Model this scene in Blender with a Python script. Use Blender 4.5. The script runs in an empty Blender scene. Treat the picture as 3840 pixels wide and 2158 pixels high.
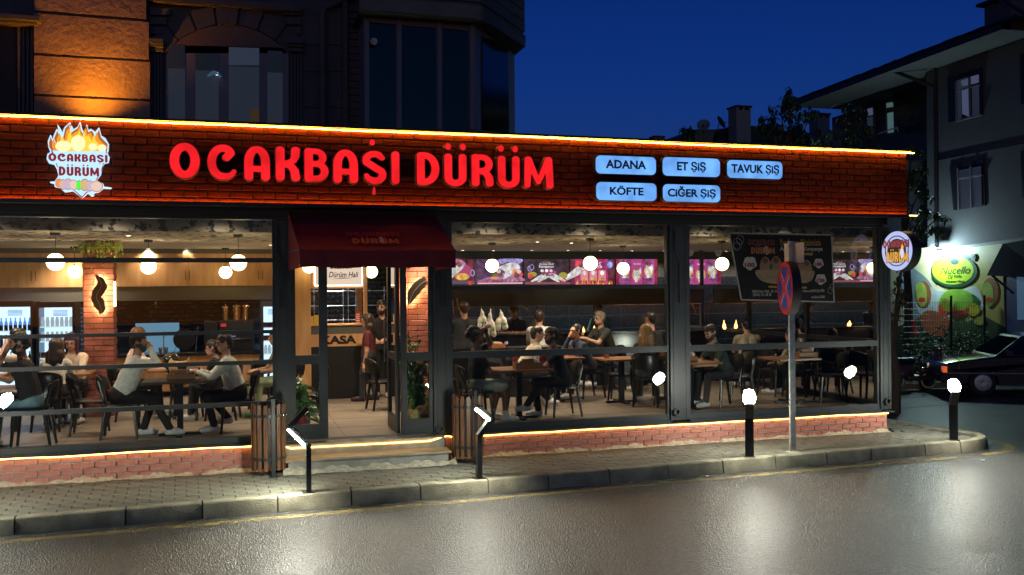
import bpy, bmesh, math, random
import numpy as np
from mathutils import Vector, Matrix
random.seed(7)
S = bpy.context.scene
COL = S.collection
PI = math.pi
# ---------------------------------------------------------------- camera
FPX, TH, ROLL, CAM = 3458.0, math.radians(16.65), 0.008, Vector((0.0, -12.56, 2.0))
R0 = Vector((math.cos(TH), -math.sin(TH), 0)); FW = Vector((math.sin(TH), math.cos(TH), 0)); U0 = Vector((0, 0, 1))
RT = math.cos(ROLL)*R0 - math.sin(ROLL)*U0; UP = math.cos(ROLL)*U0 + math.sin(ROLL)*R0
cd = bpy.data.cameras.new('camera'); cam = bpy.data.objects.new('camera', cd); COL.objects.link(cam)
M3 = Matrix((RT, UP, -FW)).transposed()
cam.matrix_world = Matrix.Translation(CAM) @ M3.to_4x4()
cd.sensor_width = 36; cd.lens = 36*FPX/3840; cd.clip_end = 2000; cd.clip_start = 0.1
S.camera = cam
def ray(px, py): return FPX*FW + (px-1920)*RT + (1079-py)*UP
def fy(px, py, Y=0.0):          # point of the photograph on the vertical plane at depth Y -> (x, z)
    d = ray(px, py); t = (Y-CAM.y)/d.y; p = CAM + t*d; return p.x, p.z
def gz(px, py, Z=0.0):          # ... on the horizontal plane at height Z -> (x, y)
    d = ray(px, py); t = (Z-CAM.z)/d.z; p = CAM + t*d; return p.x, p.y
# ---------------------------------------------------------------- dusk sky
W = bpy.data.worlds.new('World'); S.world = W; W.use_nodes = True
wn = W.node_tree.nodes; wl = W.node_tree.links
bg = wn['Background']
sky = wn.new('ShaderNodeTexSky'); sky.sky_type = 'NISHITA'; sky.sun_disc = False
sky.sun_elevation = math.radians(1.0); sky.sun_rotation = math.radians(200); sky.air_density = 1.0; sky.dust_density = 0.4; sky.ozone_density = 6.0
mx = wn.new('ShaderNodeMix'); mx.data_type = 'RGBA'; mx.blend_type = 'MULTIPLY'; mx.inputs[0].default_value = 1.0
mx.inputs[7].default_value = (0.30, 0.47, 1.0, 1)
# the dusk: deep blue ahead, paler towards the horizon, the last grey afterglow low behind the camera
geo = wn.new('ShaderNodeNewGeometry'); sep = wn.new('ShaderNodeSeparateXYZ'); wl.new(geo.outputs['Incoming'], sep.inputs[0])
mz = wn.new('ShaderNodeMapRange'); mz.inputs[1].default_value = 0.0; mz.inputs[2].default_value = -0.55; mz.inputs[3].default_value = 1.9; mz.inputs[4].default_value = 1.0; mz.interpolation_type = 'SMOOTHSTEP'; wl.new(sep.outputs[2], mz.inputs[0])
my = wn.new('ShaderNodeMapRange'); my.inputs[1].default_value = -0.1; my.inputs[2].default_value = 0.9; wl.new(sep.outputs[1], my.inputs[0])
tint = wn.new('ShaderNodeMix'); tint.data_type = 'RGBA'; tint.inputs[6].default_value = (0.95, 0.66, 1.12, 1); tint.inputs[7].default_value = (1.15, 1.12, 1.08, 1); wl.new(my.outputs[0], tint.inputs[0])
sc_ = wn.new('ShaderNodeVectorMath'); sc_.operation = 'SCALE'; wl.new(tint.outputs[2], sc_.inputs[0]); wl.new(mz.outputs[0], sc_.inputs[3]); wl.new(sc_.outputs[0], mx.inputs[7])
wl.new(sky.outputs[0], mx.inputs[6]); wl.new(mx.outputs[2], bg.inputs[0])
bg.inputs[1].default_value = 0.088
S.view_settings.view_transform = 'Standard'; S.view_settings.look = 'None'; S.view_settings.exposure = 0.22; S.view_settings.gamma = 1.0
S.view_settings.use_curve_mapping = False
cy = S.cycles
cy.use_denoising = True; cy.max_bounces = 6; cy.diffuse_bounces = 3; cy.glossy_bounces = 3; cy.transmission_bounces = 4
cy.transparent_max_bounces = 24; cy.sample_clamp_indirect = 4.0; cy.caustics_reflective = False; cy.caustics_refractive = False
# ---------------------------------------------------------------- materials
MATS = {}
def nodes(name):
    m = bpy.data.materials.new(name); m.use_nodes = True
    return m, m.node_tree.nodes, m.node_tree.links, m.node_tree.nodes['Principled BSDF']
def mat(name, col, rough=0.6, metal=0.0, var=0.12, scale=30.0, bump=0.0, bscale=80.0, spec=0.5, coat=0.0, stretch=None, col2=None, lo=.35, hi=.65):
    if name in MATS: return MATS[name]
    m, n, l, b = nodes(name)
    tc = n.new('ShaderNodeTexCoord'); src = tc.outputs['Object']
    if stretch:
        mp = n.new('ShaderNodeMapping'); mp.inputs['Scale'].default_value = stretch; l.new(src, mp.inputs[0]); src = mp.outputs[0]
    nt = n.new('ShaderNodeTexNoise'); nt.inputs['Scale'].default_value = scale; nt.inputs['Detail'].default_value = 6; l.new(src, nt.inputs['Vector'])
    cr = n.new('ShaderNodeValToRGB'); e = cr.color_ramp.elements
    c = Vector(col[:3]); e[0].position = lo; e[1].position = hi
    a = tuple(c*(1-var)) + (1,); z = tuple(min(1, x) for x in c*(1+var)) + (1,)
    if col2: z = tuple(col2[:3]) + (1,); a = tuple(col[:3]) + (1,)
    e[0].color = a; e[1].color = z
    l.new(nt.outputs['Fac'], cr.inputs[0]); l.new(cr.outputs[0], b.inputs['Base Color'])
    b.inputs['Roughness'].default_value = rough; b.inputs['Metallic'].default_value = metal
    b.inputs['Specular IOR Level'].default_value = spec; b.inputs['Coat Weight'].default_value = coat
    if bump:
        n2 = n.new('ShaderNodeTexNoise'); n2.inputs['Scale'].default_value = bscale; n2.inputs['Detail'].default_value = 5; l.new(src, n2.inputs['Vector'])
        bp = n.new('ShaderNodeBump'); bp.inputs['Strength'].default_value = bump; bp.inputs['Distance'].default_value = 0.02
        l.new(n2.outputs['Fac'], bp.inputs['Height']); l.new(bp.outputs[0], b.inputs['Normal'])
    MATS[name] = m; return m
def emit(name, col, strength):
    if name in MATS: return MATS[name]
    m, n, l, b = nodes(name)
    b.inputs['Base Color'].default_value = (0.02, 0.02, 0.02, 1) if strength < 5 else (.6, .6, .6, 1)
    b.inputs['Emission Color'].default_value = tuple(col[:3]) + (1,); b.inputs['Emission Strength'].default_value = strength
    b.inputs['Roughness'].default_value = .5
    if name in ('red lit letter face', 'pale blue light box'):
        tc = n.new('ShaderNodeTexCoord'); nt = n.new('ShaderNodeTexNoise'); nt.inputs['Scale'].default_value = 3.5; mr = n.new('ShaderNodeMapRange'); mr.inputs[1].default_value = .3; mr.inputs[2].default_value = .7; mr.inputs[3].default_value = strength*.62; mr.inputs[4].default_value = strength*1.12
        l.new(tc.outputs['Object'], nt.inputs[0]); l.new(nt.outputs['Fac'], mr.inputs[0]); l.new(mr.outputs[0], b.inputs['Emission Strength'])
    MATS[name] = m; return m
def glass(name, tint=(0.93, 0.96, 0.95), refl=1.0, rough=0.0):
    if name in MATS: return MATS[name]
    m, n, l, b = nodes(name); n.remove(b)
    o = n['Material Output']
    t = n.new('ShaderNodeBsdfTransparent'); t.inputs[0].default_value = tuple(tint) + (1,)
    g = n.new('ShaderNodeBsdfGlossy'); g.inputs['Roughness'].default_value = rough
    f = n.new('ShaderNodeFresnel'); f.inputs[0].default_value = 1.5
    mm = n.new('ShaderNodeMath'); mm.operation = 'MULTIPLY'; mm.inputs[1].default_value = refl
    x = n.new('ShaderNodeMixShader'); l.new(f.outputs[0], mm.inputs[0]); l.new(mm.outputs[0], x.inputs[0]); l.new(t.outputs[0], x.inputs[1]); l.new(g.outputs[0], x.inputs[2]); l.new(x.outputs[0], o.inputs[0])
    MATS[name] = m; return m
# ---------------------------------------------------------------- object helpers
WL = {}
def wloc(o): return WL.get(o.name, Vector((0, 0, 0)))
def tag(o, label, cat, group=None, kind=None):
    if label: o['label'] = label
    if cat: o['category'] = cat
    if group: o['group'] = group
    if kind: o['kind'] = kind
    return o
def thing(name, label, cat, loc=(0, 0, 0), rz=0, group=None):
    o = bpy.data.objects.new(name, None); COL.objects.link(o); o.location = loc; o.rotation_euler = (0, 0, rz); o.empty_display_size = .1
    WL[o.name] = Vector(loc)
    return tag(o, label, cat, group)
def add(name, me, parent=None, world=False, label=None):
    o = bpy.data.objects.new(name, me); COL.objects.link(o)
    if parent is not None:
        o.parent = parent
        if world:
            o.location = -wloc(parent)
    WL[o.name] = Vector((0, 0, 0)) if (world or parent is None) else wloc(parent)
    if label: o['label'] = label
    return o
class MB:
    def __init__(s): s.v = []; s.f = []; s.m = []
    def quad(s, a, b, c, d, m=0):
        i = len(s.v); s.v += [tuple(a), tuple(b), tuple(c), tuple(d)]; s.f.append((i, i+1, i+2, i+3)); s.m.append(m); return s
    def poly(s, pts, m=0):
        i = len(s.v); s.v += [tuple(p) for p in pts]; s.f.append(tuple(range(i, i+len(pts)))); s.m.append(m); return s
    def box(s, x0, x1, y0, y1, z0, z1, m=0, T=None):
        i = len(s.v); P = [(x, y, z) for z in (z0, z1) for y in (y0, y1) for x in (x0, x1)]
        if T is not None: P = [tuple(T @ Vector(p)) for p in P]
        s.v += P
        for f in ((0, 2, 3, 1), (4, 5, 7, 6), (0, 1, 5, 4), (2, 6, 7, 3), (0, 4, 6, 2), (1, 3, 7, 5)):
            s.f.append(tuple(i+k for k in f)); s.m.append(m)
        return s
    def cbox(s, x0, x1, y0, y1, z0, z1, c=0.01, m=0):   # box whose -Y face is chamfered on four sides
        i = len(s.v)
        s.v += [(x0, y1, z0), (x1, y1, z0), (x1, y1, z1), (x0, y1, z1), (x0, y0+c, z0), (x1, y0+c, z0), (x1, y0+c, z1), (x0, y0+c, z1),
                (x0+c, y0, z0+c), (x1-c, y0, z0+c), (x1-c, y0, z1-c), (x0+c, y0, z1-c)]
        for f in ((0, 3, 2, 1), (8, 9, 10, 11)): s.f.append(tuple(i+k for k in f)); s.m.append(m)
        for k in range(4):
            j = (k+1) % 4
            s.f.append((i+k, i+j, i+4+j, i+4+k)); s.m.append(m); s.f.append((i+4+k, i+4+j, i+8+j, i+8+k)); s.m.append(m)
        return s
    def beam(s, a, b, w, d, m=0, up=(0, 0, 1)):       # rectangular bar from a to b, w across, d along 'up'
        a = Vector(a); b = Vector(b); t = (b-a).normalized(); u = Vector(up)
        r = t.cross(u)
        if r.length < 1e-4: r = t.cross(Vector((0, 1, 0)))
        r.normalize(); u = r.cross(t).normalized()
        i = len(s.v)
        for p in (a, b):
            for x, y in ((-1, -1), (1, -1), (1, 1), (-1, 1)): s.v.append(tuple(p + r*w/2*x + u*d/2*y))
        for f in ((0, 1, 2, 3), (7, 6, 5, 4), (0, 4, 5, 1), (1, 5, 6, 2), (2, 6, 7, 3), (3, 7, 4, 0)):
            s.f.append(tuple(i+k for k in f)); s.m.append(m)
        return s
    def tube(s, pts, r, n=8, m=0, caps=True):
        pts = [Vector(p) for p in pts]; rs = r if isinstance(r, (list, tuple)) else [r]*len(pts)
        i0 = len(s.v); prev = None
        for k, p in enumerate(pts):
            t = (pts[min(k+1, len(pts)-1)] - pts[max(k-1, 0)]).normalized()
            if prev is None:
                a = t.cross(Vector((0, 0, 1)))
                if a.length < .1: a = t.cross(Vector((0, 1, 0)))
            else: a = prev - t*prev.dot(t)
            a.normalize(); prev = a; b = t.cross(a)
            for j in range(n):
                an = 2*PI*j/n; s.v.append(tuple(p + (a*math.cos(an)+b*math.sin(an))*rs[k]))
        for k in range(len(pts)-1):
            for j in range(n):
                j2 = (j+1) % n; s.f.append((i0+k*n+j, i0+k*n+j2, i0+(k+1)*n+j2, i0+(k+1)*n+j)); s.m.append(m)
        if caps:
            s.f.append(tuple(i0+j for j in reversed(range(n)))); s.m.append(m)
            s.f.append(tuple(i0+(len(pts)-1)*n+j for j in range(n))); s.m.append(m)
        return s
    def lathe(s, prof, n=16, c=(0, 0, 0), m=0, axis='z'):
        i0 = len(s.v)
        for r, z in prof:
            for j in range(n):
                a = 2*PI*j/n; x, y = r*math.cos(a), r*math.sin(a)
                s.v.append((c[0]+x, c[1]+y, c[2]+z) if axis == 'z' else ((c[0]+x, c[1]+z, c[2]+y) if axis == 'y' else (c[0]+z, c[1]+x, c[2]+y)))
        for k in range(len(prof)-1):
            for j in range(n):
                j2 = (j+1) % n; s.f.append((i0+k*n+j, i0+k*n+j2, i0+(k+1)*n+j2, i0+(k+1)*n+j)); s.m.append(m)
        return s
    def sphere(s, c, r, n=12, m=0, sz=1.0):
        return s.lathe([(max(1e-4, r*math.sin(PI*k/(n//2))), -r*sz*math.cos(PI*k/(n//2))) for k in range(n//2+1)], n, c, m)
    def prism(s, pts, y0, y1, m=0, ms=None):           # outline in XZ extruded along Y (front at y0)
        n = len(pts); i = len(s.v)
        s.v += [(p[0], y0, p[1]) for p in pts] + [(p[0], y1, p[1]) for p in pts]
        s.f.append(tuple(i+k for k in range(n))); s.m.append(m)
        s.f.append(tuple(i+n+k for k in reversed(range(n)))); s.m.append(m)
        for k in range(n):
            j = (k+1) % n; s.f.append((i+k, i+n+k, i+n+j, i+j)); s.m.append(m if ms is None else ms)
        return s
    def mesh(s, name, mats, smooth=False, off=(0, 0, 0)):
        me = bpy.data.meshes.new(name)
        o = Vector(off); me.from_pydata([tuple(Vector(v)-o) for v in s.v] if o.length else s.v, [], s.f)
        if not isinstance(mats, (list, tuple)): mats = [mats]
        for k in mats: me.materials.append(k)
        me.polygons.foreach_set('material_index', s.m)
        if smooth:
            me.polygons.foreach_set('use_smooth', [True]*len(me.polygons))
            try: me.set_sharp_from_angle(angle=math.radians(40))
            except Exception: pass
        bm = bmesh.new(); bm.from_mesh(me); bmesh.ops.recalc_face_normals(bm, faces=bm.faces); bm.to_mesh(me); bm.free()
        return me
    def build(s, name, mats, parent=None, smooth=False, world=False, label=None):
        return add(name, s.mesh(name, mats, smooth), parent, world, label)
def bx(x0, x1, y0, y1, z0, z1): return MB().box(x0, x1, y0, y1, z0, z1)
def copy_tree(o, parent=None):
    c = o.copy(); COL.objects.link(c); c.parent = parent
    if parent is not None: c.matrix_parent_inverse = o.matrix_parent_inverse.copy()
    for ch in list(KIDS.get(o.name, [])) or [x for x in o.children]: copy_tree(ch, c)
    return c
KIDS = {}
def structure(o): o['kind'] = 'structure'; return o
# ---- flat shapes with holes (2D curves turned into meshes)
def curve_mesh(name, loops, extrude, mat_, y=0.0):
    cu = bpy.data.curves.new(name, 'CURVE'); cu.dimensions = '2D'; cu.fill_mode = 'BOTH'; cu.extrude = extrude
    for lp in loops:
        sp = cu.splines.new('POLY'); sp.points.add(len(lp)-1); sp.use_cyclic_u = True
        for k, p in enumerate(lp): sp.points[k].co = (p[0], p[1], 0, 1)
    ob = bpy.data.objects.new(name, cu); me = bpy.data.meshes.new_from_object(ob)
    bpy.data.objects.remove(ob); bpy.data.curves.remove(cu)
    me.transform(Matrix(((1, 0, 0, 0), (0, 0, -1, y), (0, 1, 0, 0), (0, 0, 0, 1))))   # lie in XZ, facing -Y
    me.name = name; me.materials.clear(); me.materials.append(mat_); return me
def text_mesh(name, body, mat_, box, y, extrude=.003, offset=0.0, shear=0.0, keep=False, space=1.0):
    cu = bpy.data.curves.new(name, 'FONT'); cu.body = body; cu.extrude = extrude; cu.offset = offset; cu.shear = shear; cu.size = 1; cu.resolution_u = 3
    cu.space_character = space
    ob = bpy.data.objects.new(name, cu); me = bpy.data.meshes.new_from_object(ob)
    bpy.data.objects.remove(ob); bpy.data.curves.remove(cu)
    n = len(me.vertices); co = np.empty(n*3, 'f'); me.vertices.foreach_get('co', co); co = co.reshape(-1, 3)
    x0, x1 = co[:, 0].min(), co[:, 0].max(); y0, y1 = co[:, 1].min(), co[:, 1].max()
    X0, X1, Z0, Z1 = box; sx = (X1-X0)/(x1-x0); sz = (Z1-Z0)/(y1-y0)
    if keep: sx = sz = min(sx, sz)
    cx, cz = (X0+X1)/2, (Z0+Z1)/2
    nc = np.stack([(co[:, 0]-(x0+x1)/2)*sx+cx, y-co[:, 2], (co[:, 1]-(y0+y1)/2)*sz+cz], 1)
    me.vertices.foreach_set('co', nc.astype('f').ravel()); me.name = name; me.materials.clear(); me.materials.append(mat_)
    return me
# ---- rounded strokes -> outlines (marching squares on a distance field)
def stroke_loops(strokes, level, res=0.02, pad=0.12):
    segs = []
    for pts, rad in strokes:
        rr = rad if isinstance(rad, (list, tuple)) else [rad]*len(pts)
        if len(pts) == 1: segs.append((pts[0], pts[0], rr[0], rr[0]))
        for k in range(len(pts)-1): segs.append((pts[k], pts[k+1], rr[k], rr[k+1]))
    A = np.array([s[0] for s in segs], float); B = np.array([s[1] for s in segs], float)
    ra = np.array([s[2] for s in segs]); rb = np.array([s[3] for s in segs]); mr = max(ra.max(), rb.max())
    lo = np.minimum(A, B).min(0)-mr-pad; hi = np.maximum(A, B).max(0)+mr+pad
    nx, ny = [int(c) + 2 for c in (hi-lo)/res]
    gx = lo[0]+res*np.arange(nx); gy = lo[1]+res*np.arange(ny); X, Y = np.meshgrid(gx, gy, indexing='ij'); D = np.full(X.shape, 1e9)
    for a, b, r1, r2 in zip(A, B, ra, rb):
        d = b-a; L = max(d@d, 1e-9); t = np.clip(((X-a[0])*d[0]+(Y-a[1])*d[1])/L, 0, 1)
        D = np.minimum(D, np.hypot(X-a[0]-t*d[0], Y-a[1]-t*d[1]) - (r1+(r2-r1)*t))
    D = D - level
    seg = {}
    def pt(i, j, k, l):
        a, b = D[i, j], D[k, l]; t = a/(a-b); return (gx[i]+(gx[k]-gx[i])*t, gy[j]+(gy[l]-gy[j])*t)
    nxt = {}; P = {}
    cells = np.argwhere((D[:-1, :-1] < 0).astype(int)+(D[1:, :-1] < 0)+(D[1:, 1:] < 0)+(D[:-1, 1:] < 0) > 0)
    for i, j in cells:
        c = [(i, j), (i+1, j), (i+1, j+1), (i, j+1)]; s = [D[q] < 0 for q in c]
        ins, outs = [], []
        for k in range(4):
            a, b = c[k], c[(k+1) % 4]
            if s[k] != s[(k+1) % 4]:
                key = (a, b) if a < b else (b, a); P[key] = pt(*key[0], *key[1])
                (outs if s[k] else ins).append(key)
        for a, b in zip(outs, ins if len(ins) == 1 else ins): nxt[a] = b
    loops = []
    while nxt:
        k = next(iter(nxt)); lp = []
        while k in nxt: lp.append(P[k]); k = nxt.pop(k)
        if len(lp) > 3: loops.append(lp)
    return loops
def arc(cx, cy, rx, ry, a0, a1, n=14):
    return [(cx+rx*math.cos(math.radians(a0+(a1-a0)*k/n)), cy+ry*math.sin(math.radians(a0+(a1-a0)*k/n))) for k in range(n+1)]
def smooth_pts(pts, n=5, closed=True):              # Catmull-Rom through points
    out = []; N = len(pts)
    for i in range(N if closed else N-1):
        p0, p1, p2, p3 = (pts[(i-1) % N] if closed or i > 0 else pts[0]), pts[i], pts[(i+1) % N], (pts[(i+2) % N] if closed or i+2 < N else pts[-1])
        for k in range(n):
            t = k/n
            out.append(tuple(.5*((2*p1[a])+(-p0[a]+p2[a])*t+(2*p0[a]-5*p1[a]+4*p2[a]-p3[a])*t*t+(-p0[a]+3*p1[a]-3*p2[a]+p3[a])*t**3) for a in range(len(p1))))
    if not closed: out.append(tuple(pts[-1]))
    return out
# ---- solid shapes from blended capsules (surface nets), material by nearest capsule
def sdf_mesh(name, prims, mats, vox=0.011, k=0.02, sm=True):
    # prim: (a, b, ra, rb, material_index, (sx,sy,sz) optional squash about a)
    lo = np.full(3, 1e9); hi = -lo
    for p in prims:
        r = max(p[2], p[3]) + 3*vox; q = np.array([p[0], p[1]], float); lo = np.minimum(lo, q.min(0)-r); hi = np.maximum(hi, q.max(0)+r)
    n = ((hi-lo)/vox).astype(int)+2
    D = np.full(n, .2, 'f'); Lb = np.zeros(n, 'i1'); Dm = np.full(n, .2, 'f')
    ax = [lo[i]+vox*np.arange(n[i]) for i in range(3)]
    for p in prims:
        a = np.array(p[0], float); b = np.array(p[1], float); r = max(p[2], p[3])+.05
        i0 = np.maximum(((np.minimum(a, b)-r-lo)/vox).astype(int), 0); i1 = np.minimum(((np.maximum(a, b)+r-lo)/vox).astype(int)+2, n)
        sl = tuple(slice(i0[i], i1[i]) for i in range(3))
        X = ax[0][sl[0]][:, None, None]-a[0]; Y = ax[1][sl[1]][None, :, None]-a[1]; Z = ax[2][sl[2]][None, None, :]-a[2]
        if len(p) > 5: q = p[5]; X, Y, Z = X/q[0], Y/q[1], Z/q[2]
        d = b-a; L = max(d@d, 1e-9); t = np.clip((X*d[0]+Y*d[1]+Z*d[2])/L, 0, 1)
        e = np.sqrt((X-t*d[0])**2+(Y-t*d[1])**2+(Z-t*d[2])**2)-(p[2]+(p[3]-p[2])*t)
        if len(p) > 5: e = e*min(p[5])
        c = D[sl]; h = np.clip(.5+.5*(c-e)/k, 0, 1); D[sl] = c*(1-h)+e*h-k*h*(1-h)
        w = e < Dm[sl]; Lb[sl] = np.where(w, p[4], Lb[sl]); Dm[sl] = np.where(w, e, Dm[sl])
    ins = D < 0
    cnt = sum(ins[i:n[0]-1+i, j:n[1]-1+j, l:n[2]-1+l].astype('i1') for i in (0, 1) for j in (0, 1) for l in (0, 1))
    cells = np.argwhere((cnt > 0) & (cnt < 8)); idx = np.full(cnt.shape, -1, 'i4'); idx[tuple(cells.T)] = np.arange(len(cells))
    acc = np.zeros((len(cells), 3)); num = np.zeros(len(cells))
    cor = [(i, j, l) for i in (0, 1) for j in (0, 1) for l in (0, 1)]
    for a in cor:
        for b in cor:
            if a < b and sum(x != y for x, y in zip(a, b)) == 1:
                da = D[tuple((cells+a).T)]; db = D[tuple((cells+b).T)]; w = (da < 0) != (db < 0)
                t = np.where(w, da/np.where(w, da-db, 1), 0)[:, None]
                pnt = np.array(a)+t*(np.array(b)-np.array(a)); acc += pnt*w[:, None]; num += w
    V = lo+vox*(cells+acc/num[:, None])
    lab = Lb[tuple(cells.T)]
    F = []; FM = []
    for axn in range(3):
        u, v = [(1, 2), (2, 0), (0, 1)][axn]
        sl0 = [slice(1, n[i]-1) for i in range(3)]; sl1 = list(sl0); sl0[axn] = slice(0, n[axn]-1); sl1[axn] = slice(1, n[axn])
        A = ins[tuple(sl0)]; B = ins[tuple(sl1)]; e = np.argwhere(A != B)
        if not len(e): continue
        base = e.copy(); base[:, u] += 1; base[:, v] += 1
        fl = A[tuple(e.T)]
        du = np.zeros(3, int); du[u] = 1; dv = np.zeros(3, int); dv[v] = 1
        q = [idx[tuple((base-x).T)] for x in (du+dv, dv, 0*du, du)]
        q = np.stack(q, 1); q[~fl] = q[~fl][:, ::-1]; F.append(q)
    F = np.concatenate(F); F = F[(F >= 0).all(1)]
    me = bpy.data.meshes.new(name); me.vertices.add(len(V)); me.vertices.foreach_set('co', V.astype('f').ravel())
    me.loops.add(len(F)*4); me.loops.foreach_set('vertex_index', F.astype('i4').ravel())
    me.polygons.add(len(F)); me.polygons.foreach_set('loop_start', np.arange(0, len(F)*4, 4, dtype='i4'))
    for m_ in mats: me.materials.append(m_)
    me.polygons.foreach_set('material_index', lab[F[:, 0]].astype('i4')); me.polygons.foreach_set('use_smooth', np.ones(len(F), bool))
    me.update(calc_edges=True); me.validate()
    return me
# ---------------------------------------------------------------- surfaces
M = {}
M['asphalt'] = None
def asphalt():
    m, n, l, b = nodes('asphalt')
    tc = n.new('ShaderNodeTexCoord')
    v = n.new('ShaderNodeTexVoronoi'); v.inputs['Scale'].default_value = 55; v.feature = 'F1'
    n1 = n.new('ShaderNodeTexNoise'); n1.inputs['Scale'].default_value = 0.9; n1.inputs['Detail'].default_value = 5
    n2 = n.new('ShaderNodeTexNoise'); n2.inputs['Scale'].default_value = 85; n2.inputs['Detail'].default_value = 4
    for k in (v, n1, n2): l.new(tc.outputs['Object'], k.inputs['Vector'])
    cr = n.new('ShaderNodeValToRGB'); cr.color_ramp.elements[0].position = .25; cr.color_ramp.elements[1].position = .8
    cr.color_ramp.elements[0].color = (.004, .004, .004, 1); cr.color_ramp.elements[1].color = (.062, .060, .056, 1)
    mixf = n.new('ShaderNodeMath'); mixf.operation = 'MULTIPLY_ADD'; mixf.inputs[1].default_value = .75
    l.new(v.outputs['Color'], mixf.inputs[0]); l.new(n1.outputs['Fac'], mixf.inputs[2])
    ad = n.new('ShaderNodeMath'); ad.operation = 'SUBTRACT'; ad.inputs[1].default_value = .35; l.new(mixf.outputs[0], ad.inputs[0]); l.new(ad.outputs[0], cr.inputs[0])
    l.new(cr.outputs[0], b.inputs['Base Color'])
    rr = n.new('ShaderNodeMapRange'); rr.inputs[1].default_value = .3; rr.inputs[2].default_value = .7; rr.inputs[3].default_value = .30; rr.inputs[4].default_value = .40
    l.new(n1.outputs['Fac'], rr.inputs[0]); l.new(rr.outputs[0], b.inputs['Roughness']); b.inputs['Specular IOR Level'].default_value = .55
    mm = n.new('ShaderNodeMath'); mm.operation = 'ADD'; l.new(v.outputs['Distance'], mm.inputs[0]); l.new(n2.outputs['Fac'], mm.inputs[1])
    bp = n.new('ShaderNodeBump'); bp.inputs['Strength'].default_value = 1.0; bp.inputs['Distance'].default_value = .016; l.new(mm.outputs[0], bp.inputs['Height']); l.new(bp.outputs[0], b.inputs['Normal'])
    return m
M['asphalt'] = asphalt()
M['paver'] = mat('paver concrete', (.165, .16, .13), .75, var=.22, scale=9, bump=.35, bscale=120)
M['kerb'] = mat('kerb concrete', (.29, .27, .19), .8, var=.25, scale=5, bump=.5, bscale=60)
M['cement'] = mat('smeared cement', (.50, .46, .36), .9, var=.2, scale=20, bump=.8, bscale=40)
M['bedding'] = mat('joint sand', (.09, .085, .075), .95, var=.2)
M['brick'] = mat('clay brick', (.46, .16, .12), .8, var=.2, scale=7, bump=.5, bscale=90, col2=(.58, .32, .26), lo=.42, hi=.8)
M['mortar'] = mat('grey mortar', (.42, .41, .38), .95, var=.25, scale=25, bump=.6)
M['fbrick'] = mat('fascia brick', (.10, .012, .003), .75, spec=.12, var=.18, scale=8, bump=.45, bscale=70)
M['fmortar'] = mat('dark joint', (.022, .018, .016), .85)
M['black_metal'] = mat('black painted metal', (.016, .018, .02), .42, var=.2, scale=6)
M['frame'] = mat('anthracite aluminium', (.032, .037, .043), .45, var=.15, scale=5, spec=.3)
M['header'] = mat('black soffit panel', (.012, .012, .013), .5, var=.2)
M['wood'] = mat('oak laminate', (.50, .25, .09), .5, var=.18, scale=3, stretch=(1, 1, 7))
M['woodh'] = mat('oak laminate cabinet', (.50, .25, .095), .48, scale=2.2, stretch=(5, 5, .7), col2=(.68, .39, .18), lo=.3, hi=.75)
M['trashwood'] = mat('varnished slat wood', (.09, .036, .018), .42, scale=5, stretch=(6, 6, .5), col2=(.24, .11, .055), lo=.3, hi=.7)
M['band'] = mat('olive grey panel', (.10, .098, .08), .5, var=.1)
M['gtile'] = mat('gloss black tile', (.012, .013, .016), .08, var=.3, scale=2)
M['grout'] = mat('tile grout', (.004, .004, .005), .8)
M['floor'] = mat('porcelain floor tile', (.22, .18, .14), .42, var=.13, scale=2.5)
M['ceil'] = mat('cream plaster', (.62, .58, .50), .85, var=.06, scale=3)
M['plaster'] = mat('peeling plaster', (.60, .55, .46), .85, scale=5, col2=(.06, .055, .045), lo=.53, hi=.57, stretch=(1.6, 1.6, 2.2))
M['awning'] = mat('dark red awning cloth', (.20, .016, .022), .85, var=.08, scale=14, bump=.15)
M['white_paint'] = mat('white paint', (.75, .76, .78), .5, var=.04)
M['steel'] = mat('galvanised steel', (.45, .47, .48), .38, metal=.7, var=.2, scale=14)
M['chrome'] = mat('polished steel', (.6, .58, .54), .12, metal=1.0)
M['cblack'] = mat('chair black lacquer', (.010, .010, .011), .32, var=.2)
M['stucco'] = mat('rough stucco', (.30, .24, .18), .9, var=.15, scale=3, bump=1.0, bscale=16)
M['dstone'] = mat('painted facade', (.12, .132, .13), .85, var=.12, scale=2.5, bump=.2)
M['upvc'] = mat('grey white window profile', (.22, .23, .25), .45, var=.05)
M['glass'] = glass('window glass', refl=1.5)
M['glass2'] = glass('upper dark glass', tint=(.45, .5, .55), refl=1.2)
M['bark'] = mat('bark', (.05, .035, .025), .9, var=.3)
M['leaf'] = mat('walnut leaf', (.045, .085, .022), .5, var=.5, scale=2.0)
M['leaf2'] = mat('glossy pot plant leaf', (.05, .15, .03), .35, var=.5, scale=5)
M['leaf3'] = mat('yellow green ivy', (.38, .48, .06), .4, var=.4, scale=9)
LEDY = emit('amber led strip', (1.0, .40, .025), 110)
LEDW = emit('white led module', (.97, 1.0, .80), 210)

# ---------------------------------------------------------------- road, pavement, kerb
ZR, ZP = -.52, -.35
structure(MB().poly([(-60, -60, ZR), (90, -60, ZR), (90, 90, ZR), (-60, 90, ZR)]).build('road', M['asphalt']))
def kf(x): return -1.93 + .052*(x+2.4)            # front line of the kerb
corner = [(10.55, kf(10.55)), (10.95, -1.20), (11.18, -.98), (11.25, -.70), (11.10, -.35), (10.95, .3), (10.9, 1.2), (10.9, 9.0)]
line = [(-7.0, kf(-7.0)), (10.2, kf(10.2))] + corner
mb = MB(); pv = [(x, y+.06, ZP-.03) for x, y in line] + [(-7, 9, ZP-.03)]
mb.poly(pv); structure(mb.build('pavement', M['bedding']))
pave = bpy.data.objects['pavement']
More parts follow.
